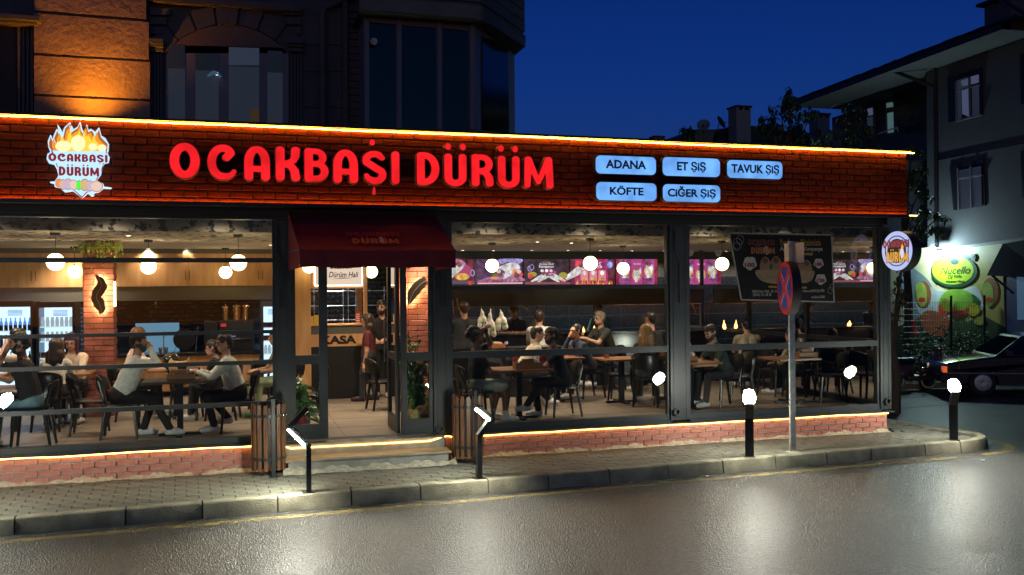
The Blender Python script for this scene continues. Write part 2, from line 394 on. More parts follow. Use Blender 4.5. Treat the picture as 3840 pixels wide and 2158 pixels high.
# pavers: three hundred nearest ones singly, the rest as one mass
def paver_mesh(L, w, h, nm):
    b = MB(); i = .004; c = .006
    x0, x1, y0, y1 = -L/2+i, L/2-i, -w/2+i, w/2-i
    b.v = [(x0, y0, -h), (x1, y0, -h), (x1, y1, -h), (x0, y1, -h), (x0, y0, -c), (x1, y0, -c), (x1, y1, -c), (x0, y1, -c), (x0+c, y0+c, 0), (x1-c, y0+c, 0), (x1-c, y1-c, 0), (x0+c, y1-c, 0)]
    b.f = [(8, 9, 10, 11)] + [(k, (k+1) % 4, 4+(k+1) % 4, 4+k) for k in range(4)] + [(4+k, 4+(k+1) % 4, 8+(k+1) % 4, 8+k) for k in range(4)]
    b.m = [0]*9
    return b
PL, PW = .262, .131
sl = math.atan(.052); cs, sn = math.cos(sl), math.sin(sl)
cells = []
for r in range(15):
    for k in range(72):
        u = -4.6 + (k + .5*(r % 2))*PL; v = .125 + .015 + (r+.5)*PW
        x = u*cs - v*sn; y = kf(0)/1 + u*sn + v*cs
        yb = -.14
        if 1.05 > x > .5 or 2.4 < x < 2.5: pass
        lim = -.42 if .45 < x < 2.75 else (-.16 if x < 10.15 else 3)
        if y > lim or x > 10.75 or y < kf(x)+.12: continue
        cells.append((x, y, (Vector((x, y, ZP))-CAM).length))
cells.sort(key=lambda c: c[2])
pm = paver_mesh(PL, PW, .03, 'p'); pme = pm.mesh('paver', M['paver'])
vis = [c for c in cells if c[0] > -3.0-.1*0]
vis = [c for c in vis if c[0] > -2.75]; rest = [c for c in cells if c not in vis[:298]]
rng = random.Random(3)
for x, y, d in vis[:298]:
    o = add('paver', pme, pave); o.location = (x, y, ZP+rng.uniform(-.003, .003)); o.rotation_euler = (rng.uniform(-.012, .012), rng.uniform(-.012, .012), sl)
b = MB()
for x, y, d in rest:
    i = len(b.v); dz = rng.uniform(-.003, .003); b.v += [(x+vx*cs-vy*sn, y+vx*sn+vy*cs, ZP+dz+vz) for vx, vy, vz in pm.v]; b.f += [tuple(i+q for q in f) for f in pm.f]; b.m += [0]*9
b.build('paver_field', M['paver'], pave)['kind'] = 'stuff'
# kerb stones
kj = [-3.9, -3.05, -2.22] + [gz(px, py, ZR)[0] for px, py in ((162, 1998), (473, 1965), (760, 1940), (1041, 1915), (1316, 1893), (1575, 1872), (1826, 1848), (2053, 1830), (2285, 1812), (2503, 1792), (2712, 1776), (2920, 1762), (3114, 1746), (3290, 1733), (3479, 1712))] + [10.35]
kj = sorted(kj); kj = [kj[0]] + [b_ for a_, b_ in zip(kj, kj[1:]) if b_-a_ > .3]
kroot = thing('kerb', None, None); kroot['kind'] = 'structure'
def kerb_profile(): return [(-.03, ZR-.02), (-.003, ZP-.018), (.003, ZP-.007), (.012, ZP+.0), (.022, ZP+.004), (.12, ZP+.004), (.12, ZR-.02)]
def sweep_kerb(path, name):
    b = MB(); pr = kerb_profile(); n = len(path)
    for i, (x, y) in enumerate(path):
        a = Vector(path[max(i-1, 0)]); c = Vector(path[min(i+1, n-1)]); t = (c-a).normalized(); nr = Vector((-t.y, t.x))
        b.v += [(x+nr.x*p, y+nr.y*p, z+rng.uniform(-.0012, .0012)) for p, z in pr]
    k = len(pr)
    for i in range(n-1):
        for j in range(k-1): b.f.append((i*k+j, (i+1)*k+j, (i+1)*k+j+1, i*k+j+1)); b.m.append(0)
    b.f.append(tuple(range(k))); b.f.append(tuple(reversed(range((n-1)*k, n*k)))); b.m += [0, 0]
    return b.build(name, M['kerb'], kroot, smooth=True)
for a, c in zip(kj, kj[1:]):
    g = .008; sweep_kerb([(a+g+(c-a-2*g)*t/4, kf(a+(c-a)*t/4)+rng.uniform(-.004, .004)) for t in range(5)], 'kerb_stone')
sweep_kerb([(10.36, kf(10.36)), (10.6, -1.24), (10.85, -1.17), (11.05, -1.05), (11.18, -.87), (11.24, -.66)], 'kerb_stone')
sweep_kerb([(11.245, -.63), (11.2, -.4), (11.08, -.1), (10.98, .4), (10.92, 1.2)], 'kerb_stone')
sweep_kerb([(10.92, 1.22), (10.9, 4.0), (10.9, 8.5)], 'kerb_stone')
# yellow line, worn
def worn_yellow():
    m, n, l, bb = nodes('worn yellow paint'); o = n['Material Output']
    bb.inputs['Base Color'].default_value = (.22, .17, .045, 1); bb.inputs['Roughness'].default_value = .6
    tc = n.new('ShaderNodeTexCoord'); nt = n.new('ShaderNodeTexNoise'); nt.inputs['Scale'].default_value = 7; nt.inputs['Detail'].default_value = 8; nt.inputs['Roughness'].default_value = .7
    cr = n.new('ShaderNodeValToRGB'); cr.color_ramp.elements[0].position = .38; cr.color_ramp.elements[1].position = .62; cr.color_ramp.elements[1].color = (.8, .8, .8, 1)
    t = n.new('ShaderNodeBsdfTransparent'); x = n.new('ShaderNodeMixShader')
    l.new(tc.outputs['Object'], nt.inputs[0]); l.new(nt.outputs['Fac'], cr.inputs[0]); l.new(cr.outputs[0], x.inputs[0]); l.new(t.outputs[0], x.inputs[1]); l.new(bb.outputs[0], x.inputs[2]); l.new(x.outputs[0], o.inputs[0])
    return m
YP = worn_yellow()
b = MB(); pts = [(-7 + k*.5) for k in range(35)]
for a, c in zip(pts, pts[1:]):
    b.quad((a, kf(a)-.36, ZR+.004), (c, kf(c)-.36, ZR+.004), (c, kf(c)-.22, ZR+.004), (a, kf(a)-.22, ZR+.004))
pa = [(10.5, kf(10.5)-.22), (11.0, -1.38), (11.45, -1.0), (11.55, -.5), (11.4, .1), (11.3, 1.5), (11.3, 6)]; pb = [(10.5, kf(10.5)-.34), (11.1, -1.5), (11.58, -1.05), (11.69, -.5), (11.54, .1), (11.44, 1.5), (11.44, 6)]
for k in range(len(pa)-1): b.quad(pb[k]+(ZR+.004,), pb[k+1]+(ZR+.004,), pa[k+1]+(ZR+.004,), pa[k]+(ZR+.004,))
structure(b.build('road_marking', YP))
# far white line of the side street
b = MB(); b.quad((11.9, 3.0, ZR+.004), (30, 4.7, ZR+.004), (30, 4.79, ZR+.004), (11.9, 3.09, ZR+.004)); structure(b.build('road_marking', mat('faint white line', (.13, .13, .12), .7)))

# ---------------------------------------------------------------- restaurant shell
XL = -4.6
RB = thing('restaurant_building', 'single storey restaurant front with lit brick fascia and big black framed windows', 'restaurant', (4, 0, 0))
YF = -.35
zt = fy(1700, 508, YF)[1]; zb = fy(1700, 776, YF)[1]; XF = fy(3400, 700, YF)[0]
j0 = fy(88.4, 600, YF)[0]; j1 = fy(3370.4, 600, YF)[0]; BP = (j1-j0)/45; RH = (zt-zb)/10.6
fas = MB().box(XL, XF-.01, YF+.012, 0.4, zb+.002, zt+.02).build('fascia', M['fmortar'], RB, world=True)
g = .008
def brick_me(w, h, mat_, nm='brick', d=.02, c=.006): return MB().cbox(-w/2, w/2, -d, 0, -h/2, h/2, c).mesh(nm, mat_)
bm_full = brick_me(BP-2*g, RH-2*g, M['fbrick'])
fr = []
for r in range(11):
    z1 = zt - r*RH; z0 = max(z1-RH, zb)
    off = 0 if r % 2 == 0 else BP/2
    k = -8
    while True:
        a = j0 + off + k*BP; c = a + BP; k += 1
        if a > XF: break
        if c < XL: continue
        fr.append((max(a, XL), min(c, XF), z0, z1, abs(r-5)))
front = [q for q in fr if q[1] > -2.75]
front.sort(key=lambda q: (q[0] > 4.6, q[0]))
single = front[:297]; ids = set(map(id, single)); bulk = [q for q in fr if id(q) not in ids]
for a, c, z0, z1, _ in single:
    full = abs((c-a)-BP) < .01 and abs((z1-z0)-RH) < .005
    me = bm_full if full else brick_me(c-a-2*g, z1-z0-2*g, M['fbrick'])
    o = add('brick', me, fas); o.location = Vector(((a+c)/2, YF+.012, (z0+z1)/2)); o.rotation_euler = (rng.uniform(-.01, .01), 0, rng.uniform(-.006, .006))
bb = MB()
for a, c, z0, z1, _ in bulk: bb.cbox(a+g, c-g, YF-.008+rng.uniform(-.002, .002), YF+.012, z0+g, z1-g, .006)
o = bb.build('brick_cladding', M['fbrick'], fas); o['kind'] = 'stuff'
# wavy amber light strips
def strip(name, pts, r, parent, m=None):
    return MB().tube(pts, r, 6).build(name, m or LEDY, parent, smooth=True, world=True)
def wavy(x0, x1, y, z, amp, step=.25, seed=1):
    q = random.Random(seed); n = int((x1-x0)/step); return [(x0+(x1-x0)*k/n, y, z+q.uniform(-amp, amp)) for k in range(n+1)]
MB().box(XL, XF+.02, YF-.09, .4, zt+.022, zt+.05).build('fascia_cap', M['header'], RB, world=True)
strip('light_strip', wavy(XL, XF+.12, YF-.032, zt+.006, .008, .55, 2), .0048, RB)
# header / soffit beam under fascia with recessed strip
MB().box(XL, XF-.25, -.20, .10, 2.955, zb).box(XL, XF-.3, -.14, .07, 2.912, 2.955).box(XL, XF-.02, YF-.075, -.2, zb-.045, zb-.035).box(XL, XF-.02, YF-.08, YF-.075, zb-.045, zb-.001).box(XL, XF-.25, -.205, -.2, 3.03, 3.045).build('header_beam', M['header'], RB, world=True)
strip('light_strip', [(XL, YF-.045, zb-.024), (XF-.03, YF-.045, zb-.024)], .007, RB, emit('amber led strip low', (1, .33, .03), 60))
MB().box(XF, XF+.22, YF+.02, YF+.06, zb-.012, zb-.002).build('light_strip', emit('amber strip end', (1, .62, .15), 9), RB, world=True)
# posts
for nm, x0, x1 in (('post', .49, .70), ('post', 2.60, 2.84), ('post', 6.19, 6.50), ('post', 9.90, 10.10)):
    MB().box(x0, x1, -.075, .10, -.0, 2.93).box(x0+.05, x0+.058, -.082, -.07, .02, 2.9).box(x1-.058, x1-.05, -.082, -.07, .02, 2.9).build(nm, M['frame'], RB, world=True)
# drain tubes clamped to the posts
for x in (.62, 2.67, 6.27, 10.0):
    b = MB().lathe([(.035, -.13), (.055, -.13), (.055, -.07), (.035, -.07), (.035, -.13)], 14, (x, 0, .13 if x > 3 else .06), axis='y')
    b.box(x-.075, x+.075, -.083, -.076, .04 if x > 3 else -.03, .05 if x > 3 else -.02); b.build('drain_outlet', M['black_metal'], RB, smooth=True, world=True)
for x in (.60, 2.74, 6.36, 10.02):
    MB().tube([(x-.09, -.09, 2.82), (x-.09, -.09, 2.5), (x-.02, -.09, 2.35), (x-.02, -.09, 1.75)], .012, 6).build('cable_pipe', M['black_metal'], RB, smooth=True, world=True)
def window(x0, x1, levels, zlo, zhi, frames):
    w = MB().box(x0, x1, -.05, .05, zlo-.09, zlo).box(x0, x1, -.09, .05, zlo-.115, zlo-.085).box(x0, x1, -.12, .0, zlo-.135, zlo-.115)
    w.box(x0, x0+.035, -.04, .04, zlo, zhi).box(x1-.035, x1, -.04, .04, zlo, zhi)
    wo = w.build('window', M['frame'], RB, world=True)
    zz = [zlo] + [z for z, t in levels] + [zhi]
    for z, t in levels: MB().box(x0+.035, x1-.035, -.03-(.01 if t > .05 else 0), .035, z-t/2, z+t/2).build('rail', M['frame'], wo)
    for a, c in zip(zz, zz[1:]):
        MB().poly([(x0+.03, 0.005, a-.01), (x1-.03, .005, a-.01), (x1-.03, .005, c+.01), (x0+.03, .005, c+.01)]).build('pane', M['glass'], wo)
    return wo
window(XL, .49, [(.505, .055), (1.045, .05), (1.445, .045), (2.385, .06)], .09, 2.912, None)
window(2.84, 6.19, [(1.065, .09), (2.0, .06)], .085, 2.912, None)
window(6.50, 9.90, [(1.06, .09), (1.985, .055)], .085, 2.912, None)
# low brick walls
def low_wall(x0, x1, sd):
    q = random.Random(sd)
    wl_ = MB().box(x0, x1, -.135, .1, -.36, -.03).build('low_wall', M['mortar'], RB, world=True)
    bw, bh = .2525, .0775; full = brick_me(bw-.014, bh-.012, M['brick'], d=.016, c=.003)
    row = 0; z1 = -.035
    while z1 > -.33:
        z0 = max(z1-bh, -.352); x = x0 - (bw/2 if row % 2 else 0) + .0
        while x < x1:
            a, c = max(x, x0), min(x+bw, x1)
            if c-a > .03 and z1-z0 > .03:
                me = full if (abs(c-a-bw) < .002 and abs(z1-z0-bh) < .002) else brick_me(c-a-.014, z1-z0-.012, M['brick'], d=.016, c=.003)
                o = add('brick', me, wl_); o.location = ((a+c)/2, -.135, (z0+z1)/2+q.uniform(-.002, .002)); o.rotation_euler = (q.uniform(-.02, .02), q.uniform(-.008, .008), q.uniform(-.01, .01))
            x += bw
        z1 -= bh; row += 1
    # smeared cement at the foot
    b = MB(); n = int((x1-x0)/.03); top = [-.315+q.uniform(-.012, .012)+.018*math.sin(k*.21+sd)+.01*math.sin(k*.63) for k in range(n+1)]
    for k in range(n):
        a, c = x0+(x1-x0)*k/n, x0+(x1-x0)*(k+1)/n; ya, yc = (-.225+.02*math.sin(k*.3+sd), -.225+.02*math.sin((k+1)*.3+sd))
        b.quad((a, -.155, top[k]), (c, -.155, top[k+1]), (c, -.17, top[k+1]-.012), (a, -.17, top[k]-.012))
        b.quad((a, -.17, top[k]-.012), (c, -.17, top[k+1]-.012), (c, yc, ZP+.004), (a, ya, ZP+.004))
    b.build('cement_skirt', M['cement'], RB, smooth=True, world=True)
low_wall(XL, .50, 1); low_wall(2.80, XF-.24, 2)
MB().box(XL, .53, -.165, .02, -.03, -.012).box(2.78, XF-.1, -.165, .02, -.045, -.026).build('window_sill', M['frame'], RB, world=True)
strip('light_strip', wavy(XL, .48, -.175, -.022, .006, .4, 5)+[(.55, -.175, -.03), (.66, -.2, -.075)]+wavy(.7, 2.5, -.2, -.078, .003, .4, 6)+[(2.6, -.19, -.06), (2.76, -.175, -.03)]+wavy(2.85, XF-.24, -.175, -.05, .007, .45, 7), .0075, RB, emit('warm led strip', (1.0, .52, .08), 11))
# steps
M['stepwood'] = mat('step tread', (.34, .17, .07), .55, scale=6, var=.2); M['stepcon'] = mat('grey step concrete', (.26, .255, .235), .8, var=.2, scale=6, bump=.3)
MB().box(.60, 2.72, -.19, .05, -.35, -.03).box(.62, 2.70, -.5, -.185, -.35, -.205).build('entrance_step', M['stepcon'], RB, world=True)
MB().box(.58, 2.74, -.53, -.192, -.203, -.175).build('step_tread', mat('step slab', (.30, .25, .19), .6, var=.15, scale=6), RB, world=True)
b = MB(); n = 70
for k in range(n):
    a, c = .55+2.25*k/n, .55+2.25*(k+1)/n; h = lambda t: .02*math.sin(t*.37)+.012*math.sin(t*1.1)
    b.quad((a, -.503, ZP+.055+h(k)), (c, -.503, ZP+.055+h(k+1)), (c, -.61+h(k+5), ZP+.004), (a, -.61+h(k+4), ZP+.004))
b.build('cement_skirt', M['cement'], RB, smooth=True, world=True)
MB().box(.5, .58, -.16, .0, -.35, -.03).box(2.74, 2.8, -.16, .0, -.35, -.045).build('brick_return', M['brick'], RB, world=True)
# door: two fixed side lights and one leaf standing open
def sidelight(x0, x1, g0, g1):
    d = MB().box(x0, g0, -.03, .03, 0, 2.42).box(g1, x1, -.03, .03, 0, 2.42).box(g0, g1, -.03, .03, 0, .2).box(g0, g1, -.028, .028, 1.0, 1.12).box(g0, g1, -.03, .03, 2.34, 2.42)
    o = d.build('side_light', M['frame'], RB, world=True)
    for a, c in ((.2, 1.0), (1.12, 2.34)): MB().poly([(g0, 0, a), (g1, 0, a), (g1, 0, c), (g0, 0, c)]).build('pane', M['glass'], o)
fx = lambda px: fy(px, 1300, 0)[0]
sidelight(.70, fx(1228), fx(1108), fx(1196)); sidelight(fx(1502), 2.60, fx(1524), fx(1607))
MB().box(.70, 2.60, -.05, .05, 2.42, 2.93).build('door_header', M['header'], RB, world=True)
xd = fx(1500)
d = MB().box(xd-.05, xd, .04, .14, 0.01, 2.4).box(xd-.05, xd, .72, .82, .01, 2.4).box(xd-.05, xd, .14, .72, .01, .22).box(xd-.05, xd, .14, .72, 2.3, 2.4).box(xd-.05, xd, .14, .72, 1.0, 1.1).build('door', M['frame'], RB, world=True)
MB().poly([(xd-.025, .14, .22), (xd-.025, .72, .22), (xd-.025, .72, 1.0), (xd-.025, .14, 1.0)]).poly([(xd-.025, .14, 1.1), (xd-.025, .72, 1.1), (xd-.025, .72, 2.3), (xd-.025, .14, 2.3)]) if False else None
for a, c in ((.22, 1.0), (1.1, 2.3)):
    b = MB(); b.quad((xd-.025, .14, a), (xd-.025, .72, a), (xd-.025, .72, c), (xd-.025, .14, c)); b.build('pane', M['glass'], d)
MB().tube([(xd-.11, .66, .95), (xd-.11, .66, 1.55)], .014, 8).tube([(xd-.11, .66, 1.0), (xd-.04, .66, 1.0)], .009, 6).tube([(xd-.11, .66, 1.48), (xd-.04, .66, 1.48)], .009, 6).build('handle', M['chrome'], d, smooth=True)
# ---------------------------------------------------------------- interior shell
CZ, YB = 2.8, 6.9
structure(bx(XL, 10.1, .05, YB, -.06, -.0).build('floor', M['floor']))
fl = bpy.data.objects['floor']
b = MB()
for k in range(8): b.box(XL, 10.1, .9+k*.9, .904+k*.9, 0, .0015)
for k in range(18): b.box(-4+k*.9, -3.996+k*.9, .05, YB, 0, .0015)
b.build('tile_joint', M['grout'], fl)['kind'] = 'stuff'
structure(bx(XL, 10.1, 3.6, YB, CZ, CZ+.1).build('ceiling', M['ceil']))
MB().box(XL, 10.1, .78, 3.6, CZ, CZ+.1).build('ceiling_panel', M['plaster'], bpy.data.objects['ceiling'])
MB().box(XL, fy(2855, 900, .78)[0], .76, .78, CZ, 3.2).box(XL, 10.1, .78, .9, CZ+.1, 3.2).build('ceiling_beam', M['plaster'], bpy.data.objects['ceiling'])
bx(XL, 10.1, .1, .76, 3.05, 3.1).build('ceiling_panel', M['band'], bpy.data.objects['ceiling'])
structure(bx(XL, 10.1, YB, YB+.1, 0, CZ).build('wall', mat('dark kitchen wall', (.03, .032, .036), .5)))
structure(bx(XL-.1, XL, 0, YB, 0, CZ).build('wall', M['band']))
# right side of the building is glazed too
SW = MB().box(10.0, 10.1, .1, YB, -.35, .09).box(10.0, 10.1, .1, YB, 2.9, 3.14)
for y in (.1, 2.1, 4.1, 6.1): SW.box(10.02, 10.09, y, y+.08, .09, 2.9)
SW.box(10.03, 10.08, .1, YB, 1.02, 1.1).box(10.03, 10.08, .1, YB, 1.96, 2.02)
sw = SW.build('side_window', M['frame'], RB, world=True)
b = MB(); b.quad((10.055, .1, .09), (10.055, YB, .09), (10.055, YB, 2.9), (10.055, .1, 2.9)); b.build('pane', M['glass'], sw)
bx(XL, XF-.05, .4, YB, 3.14, 3.25).build('roof', M['header'], RB, world=True)
# ---------------------------------------------------------------- illuminated sign letters
RED = emit('red lit letter face', (1.0, .012, .016), 1.0); RIM = mat('letter trim', (.16, .06, .06), .5); CAN = mat('letter can', (.015, .01, .01), .6)
def A_(w): return [([(0, 0.0), (0, .55)] + arc(w/2, .55, w/2, .45, 180, 0, 12) + [(w, 0)], .14), ([(0, .30), (w, .30)], .13)]
GL = {
 'O': (.58, [(arc(.29, .5, .29, .5, 0, 360, 28), .155)]),
 'C': (.60, [([(.44, .67)] + arc(.36, .74, .22, .26, 20, 100, 6)[0:] + arc(.34, .5, .34, .5, 100, 255, 16) + arc(.40, .28, .28, .28, 265, 340, 6), [.15]+[.15]*7+[.15]*17+[.14, .14, .13, .12, .11, .10, .10])]),
 'A': (.44, A_(.44)),
 'K': (.42, [([(0, 0), (0, 1)], .145), ([(.42, 1), (.41, .78), (.36, .62), (.22, .53), (0, .50)], [.145, .14, .12, .12, .12]), ([(.1, .46), (.30, .42), (.39, .25), (.42, 0)], [.1, .13, .14, .145])]),
 'B': (.42, [([(0, 0), (0, 1)], .14), ([(0, 1), (.18, 1)] + arc(.20, .77, .19, .23, 90, -90, 8) + [(0, .54)], .125), ([(0, .54), (.2, .54)] + arc(.22, .27, .22, .27, 90, -90, 8) + [(0, 0)], .13)]),
 'S': (.50, [([(.50, .86)] + arc(.26, .76, .26, .24, 55, 200, 9) + [(.14, .60), (.36, .44)] + arc(.28, .24, .24, .24, 30, -110, 9) + [(.06, .10), (.01, .20)], [.12]+[.14]*10+[.15, .15]+[.145]*10+[.12, .10])]),
 'I': (.0, [([(0, 0), (0, 1)], .145)]),
 'D': (.42, [([(0, 0), (0, 1)], .14), ([(0, 1), (.12, 1)] + arc(.12, .5, .32, .5, 90, -90, 12) + [(0, 0)], .14)]),
 'U': (.44, [([(0, 1), (0, .3)] + arc(.22, .24, .22, .24, 180, 360, 12) + [(.44, 1)], .14)]),
 'R': (.42, [([(0, 0), (0, 1)], .14), ([(0, 1), (.18, 1)] + arc(.20, .74, .21, .26, 90, -90, 8) + [(0, .48)], .13), ([(.14, .46), (.32, .40), (.41, .22), (.42, 0)], [.12, .13, .14, .14])]),
 'M': (.70, [([(0, 0), (.03, .96), (.35, .12), (.68, .96), (.72, 0)], [.12, .14, .10, .14, .14])]),
}
SIGN = thing('sign_lettering', 'big red lit bubble letters OCAKBAŞI DÜRÜM on the brick fascia', 'shop sign', (3.4, YF, zb))
YL = YF - .13
def place_letter(ch, px0, px1, pyt, pyb, pys=None, ys=None):
    """a channel letter filling the measured box: can, trim and lit face"""
    w, st = GL[ch]; cxp = (px0+px1)/2
    X0, Z1 = fy(px0, pyt, YL); X1, _ = fy(px1, pyt, YL); Z1 = fy(cxp, pyt, YL)[1]; Z0 = fy(cxp, pyb, YL)[1]
    rad = .145; H = 1+2*rad; Wd = w+2*rad
    lp = stroke_loops(st, 0.0, .022); fl_ = stroke_loops(st, -.026, .022)
    allp = np.array([p for L in lp for p in L]); mn, mxx = allp.min(0), allp.max(0)
    f = lambda L: [((p[0]-mn[0])/(mxx[0]-mn[0])*(X1-X0)+X0, (p[1]-mn[1])/(mxx[1]-mn[1])*(Z1-Z0)+Z0) for p in L]
    can = add('letter', curve_mesh('letter', [f(L) for L in lp], .05, RIM, YL+.055), SIGN, world=True)
    add('letter_face', curve_mesh('letter_face', [f(L) for L in fl_], .003, RED, YL-.0), can)
    return can, X0, X1, Z0, Z1
def disc_loop(x, z, rx, rz, n=20): return [(x+rx*math.cos(2*PI*k/n), z+rz*math.sin(2*PI*k/n)) for k in range(n)]
for ch, a, c, t, bo in (('O', 632, 752, 534, 672), ('C', 774, 889, 540, 677), ('A', 912, 1015, 546, 680), ('K', 1030, 1128, 548, 682), ('B', 1138, 1235, 554, 685), ('A', 1246, 1345, 559, 689), ('S', 1356, 1451, 564, 694), ('I', 1465, 1500, 566, 694), ('D', 1560, 1650, 570, 697), ('U', 1663, 1752, 575, 701), ('R', 1765, 1853, 577, 702), ('U', 1864, 1951, 583, 708), ('M', 1963, 2078, 586, 710)):
    place_letter(ch, a, c, t, bo)
for px, py, r in ((1396, 535, 12), (1680, 550, 13), (1736, 552, 13), (1879, 558, 12.5), (1932, 560, 12.5)):
    x, z = fy(px, py, YL); R = (fy(px+r, py, YL)[0]-x)
    can = add('letter_dot', curve_mesh('letter_dot', [disc_loop(x, z, R, R*1.08)], .05, RIM, YL+.055), SIGN, world=True)
    add('letter_face', curve_mesh('letter_face', [disc_loop(x, z, R*.82, R*.9)], .003, RED, YL), can)
x, z = fy(1403, 717, YL); lp = [(x-.02, z+.02), (x-.005, z+.06), (x+.01, z+.06), (x+.022, z+.02), (x+.022, z-.045), (x-.02, z-.045)]
can = add('letter_cedilla', curve_mesh('c', [lp], .03, RIM, YL+.04), SIGN, world=True)
add('letter_face', curve_mesh('letter_face', [[(x+(p[0]-x)*.7, z+(p[1]-z)*.85) for p in lp]], .003, RED, YL), can)
bx(fy(640, 600, -.4)[0], fy(2070, 600, -.4)[0], -.385, -.36, fy(1400, 590, -.4)[1], fy(1400, 585, -.4)[1]).build('mounting_rail', M['black_metal'], SIGN, world=True)
bx(fy(640, 600, -.4)[0], fy(2070, 600, -.4)[0], -.385, -.36, fy(1400, 665, -.4)[1], fy(1400, 660, -.4)[1]).build('mounting_rail', M['black_metal'], SIGN, world=True)
# ---------------------------------------------------------------- five pale blue light boxes
BLU = emit('pale blue light box', (.16, .42, .95), 1.0); INK = mat('navy vinyl letters', (.004, .005, .02), .6, var=0)
def rrect(x0, x1, z0, z1, r, n=6):
    o = []
    for cx, cz, a in ((x1-r, z1-r, 0), (x0+r, z1-r, 90), (x0+r, z0+r, 180), (x1-r, z0+r, 270)):
        o += [(cx+r*math.cos(math.radians(a+90*k/n)), cz+r*math.sin(math.radians(a+90*k/n))) for k in range(n+1)]
    return o
for word, a, c, t, bo, ta, tc_, tt, tb, where in (
    ('ADANA', 2234, 2459, 583, 654, 2271, 2422, 602, 634, 'upper left'), ('ET ŞiŞ', 2485, 2699, 589, 662, 2538, 2646, 607, 650, 'upper middle'),
    ('TAVUK ŞiŞ', 2727, 2933, 600, 670, 2742, 2921, 617, 659, 'rightmost'), ('KÖFTE', 2236, 2461, 682, 753, 2286, 2412, 697, 733, 'lower left'),
    ('CiĞER ŞiŞ', 2486, 2700, 690, 758, 2503, 2683, 700, 748, 'lower right')):
    yb_ = YF-.10; X0, Z1 = fy(a, t, yb_); X1 = fy(c, t, yb_)[0]; Z1 = fy((a+c)/2, t+4, yb_)[1]; Z0 = fy((a+c)/2, bo, yb_)[1]
    root = thing('light_box', 'pale blue glowing box sign reading %s on the fascia' % word, 'box sign', ((X0+X1)/2, YF, Z0), group='blue menu box signs')
    add('housing', curve_mesh('housing', [rrect(X0-.012, X1+.012, Z0-.012, Z1+.012, .075)], .04, CAN, yb_+.045), root, world=True)
    add('lit_face', curve_mesh('lit_face', [rrect(X0, X1, Z0, Z1, .07)], .004, BLU, yb_), root, world=True)
    tx0, tz1 = fy(ta, tt+2, yb_); tx1, _ = fy(tc_, tt, yb_); tz0 = fy(ta, tb, yb_)[1]
    add('lettering', text_mesh('lettering', word, INK, (tx0, tx1, fy((ta+tc_)/2, tb, yb_)[1], fy((ta+tc_)/2, tt, yb_)[1]), yb_-.007, .0015, .032), root, world=True)
GCACHE = {}
def bubble_loops(body):
    out = []; x = 0
    for ch in body:
        if ch == ' ': x += .45; continue
        k = {'Ş': 'S', 'Ü': 'U'}.get(ch, ch)
        if k not in GCACHE: GCACHE[k] = stroke_loops(GL[k][1], 0.0, .045)
        L = GCACHE[k]; P = [p for l_ in L for p in l_]; x0 = min(p[0] for p in P); x1 = max(p[0] for p in P)
        out += [[(p[0]-x0+x, p[1]) for p in l_] for l_ in L]
        if ch == 'Ü':
            for dx in (.14, x1-x0-.14): out.append(disc_loop(x+dx, 1.36, .10, .10, 12))
        if ch == 'Ş': out.append([(x+.28, -.18), (x+.40, -.18), (x+.42, -.34), (x+.34, -.42), (x+.26, -.40), (x+.34, -.30)])
        x += x1-x0+.12
    return out
def bubble_mesh(name, body, m, box, y, t=.0015):
    L = bubble_loops(body); P = [p for l_ in L for p in l_]; a, b_ = min(p[0] for p in P), max(p[0] for p in P); c, d = min(p[1] for p in P), max(p[1] for p in P)
    X0, X1, Z0, Z1 = box
    return curve_mesh(name, [[((p[0]-a)/(b_-a)*(X1-X0)+X0, (p[1]-c)/(d-c)*(Z1-Z0)+Z0) for p in l_] for l_ in L], t, m, y)
def bubble(body, a, c, t, bo, y, m, parent): return add('lettering', bubble_mesh('lettering', body, m, (fy(a, t, y)[0], fy(c, t, y)[0], fy((a+c)/2, bo, y)[1], fy((a+c)/2, t, y)[1]), y), parent, world=True)
# ---------------------------------------------------------------- flame and cone logo sign
def em(name, r, g_, b_, s=1.0):
    if not name.startswith('screen') or name in MATS: return emit(name, (r, g_, b_), s)
    m = emit(name, (r, g_, b_), s); n, l = m.node_tree.nodes, m.node_tree.links; tc = n.new('ShaderNodeTexCoord'); nt = n.new('ShaderNodeTexNoise'); nt.inputs['Scale'].default_value = 9; nt.inputs['Detail'].default_value = 8; nt.inputs['Roughness'].default_value = .7
    cr = n.new('ShaderNodeValToRGB'); e = cr.color_ramp.elements; e[0].position = .36; e[1].position = .64; e[0].color = (r*.35, g_*.30, b_*.4, 1); e[1].color = (min(1, r*1.35+.03), min(1, g_*1.35+.02), min(1, b_*1.35+.03), 1)
    l.new(tc.outputs['Object'], nt.inputs[0]); l.new(nt.outputs['Fac'], cr.inputs[0]); l.new(cr.outputs[0], n['Principled BSDF'].inputs['Emission Color']); return m
def flat(name, pts, m, parent, y, sm=0, t=.002, px=True, closed=True):
    P = [fy(p[0], p[1], y) for p in pts] if px else pts
    if sm: P = smooth_pts(P, sm)
    return add(name, curve_mesh(name, [P], t, m, y), parent, world=True)
YG = YF-.12
LOGO = thing('logo_sign', 'lit logo sign with flames, paper cone and kebab skewer, left of the red letters', 'shop sign', (fy(310, 740, YF)[0], YF, zb))
q = lambda L: [(x/3.62, 400+y/3.62) for x, y in L]
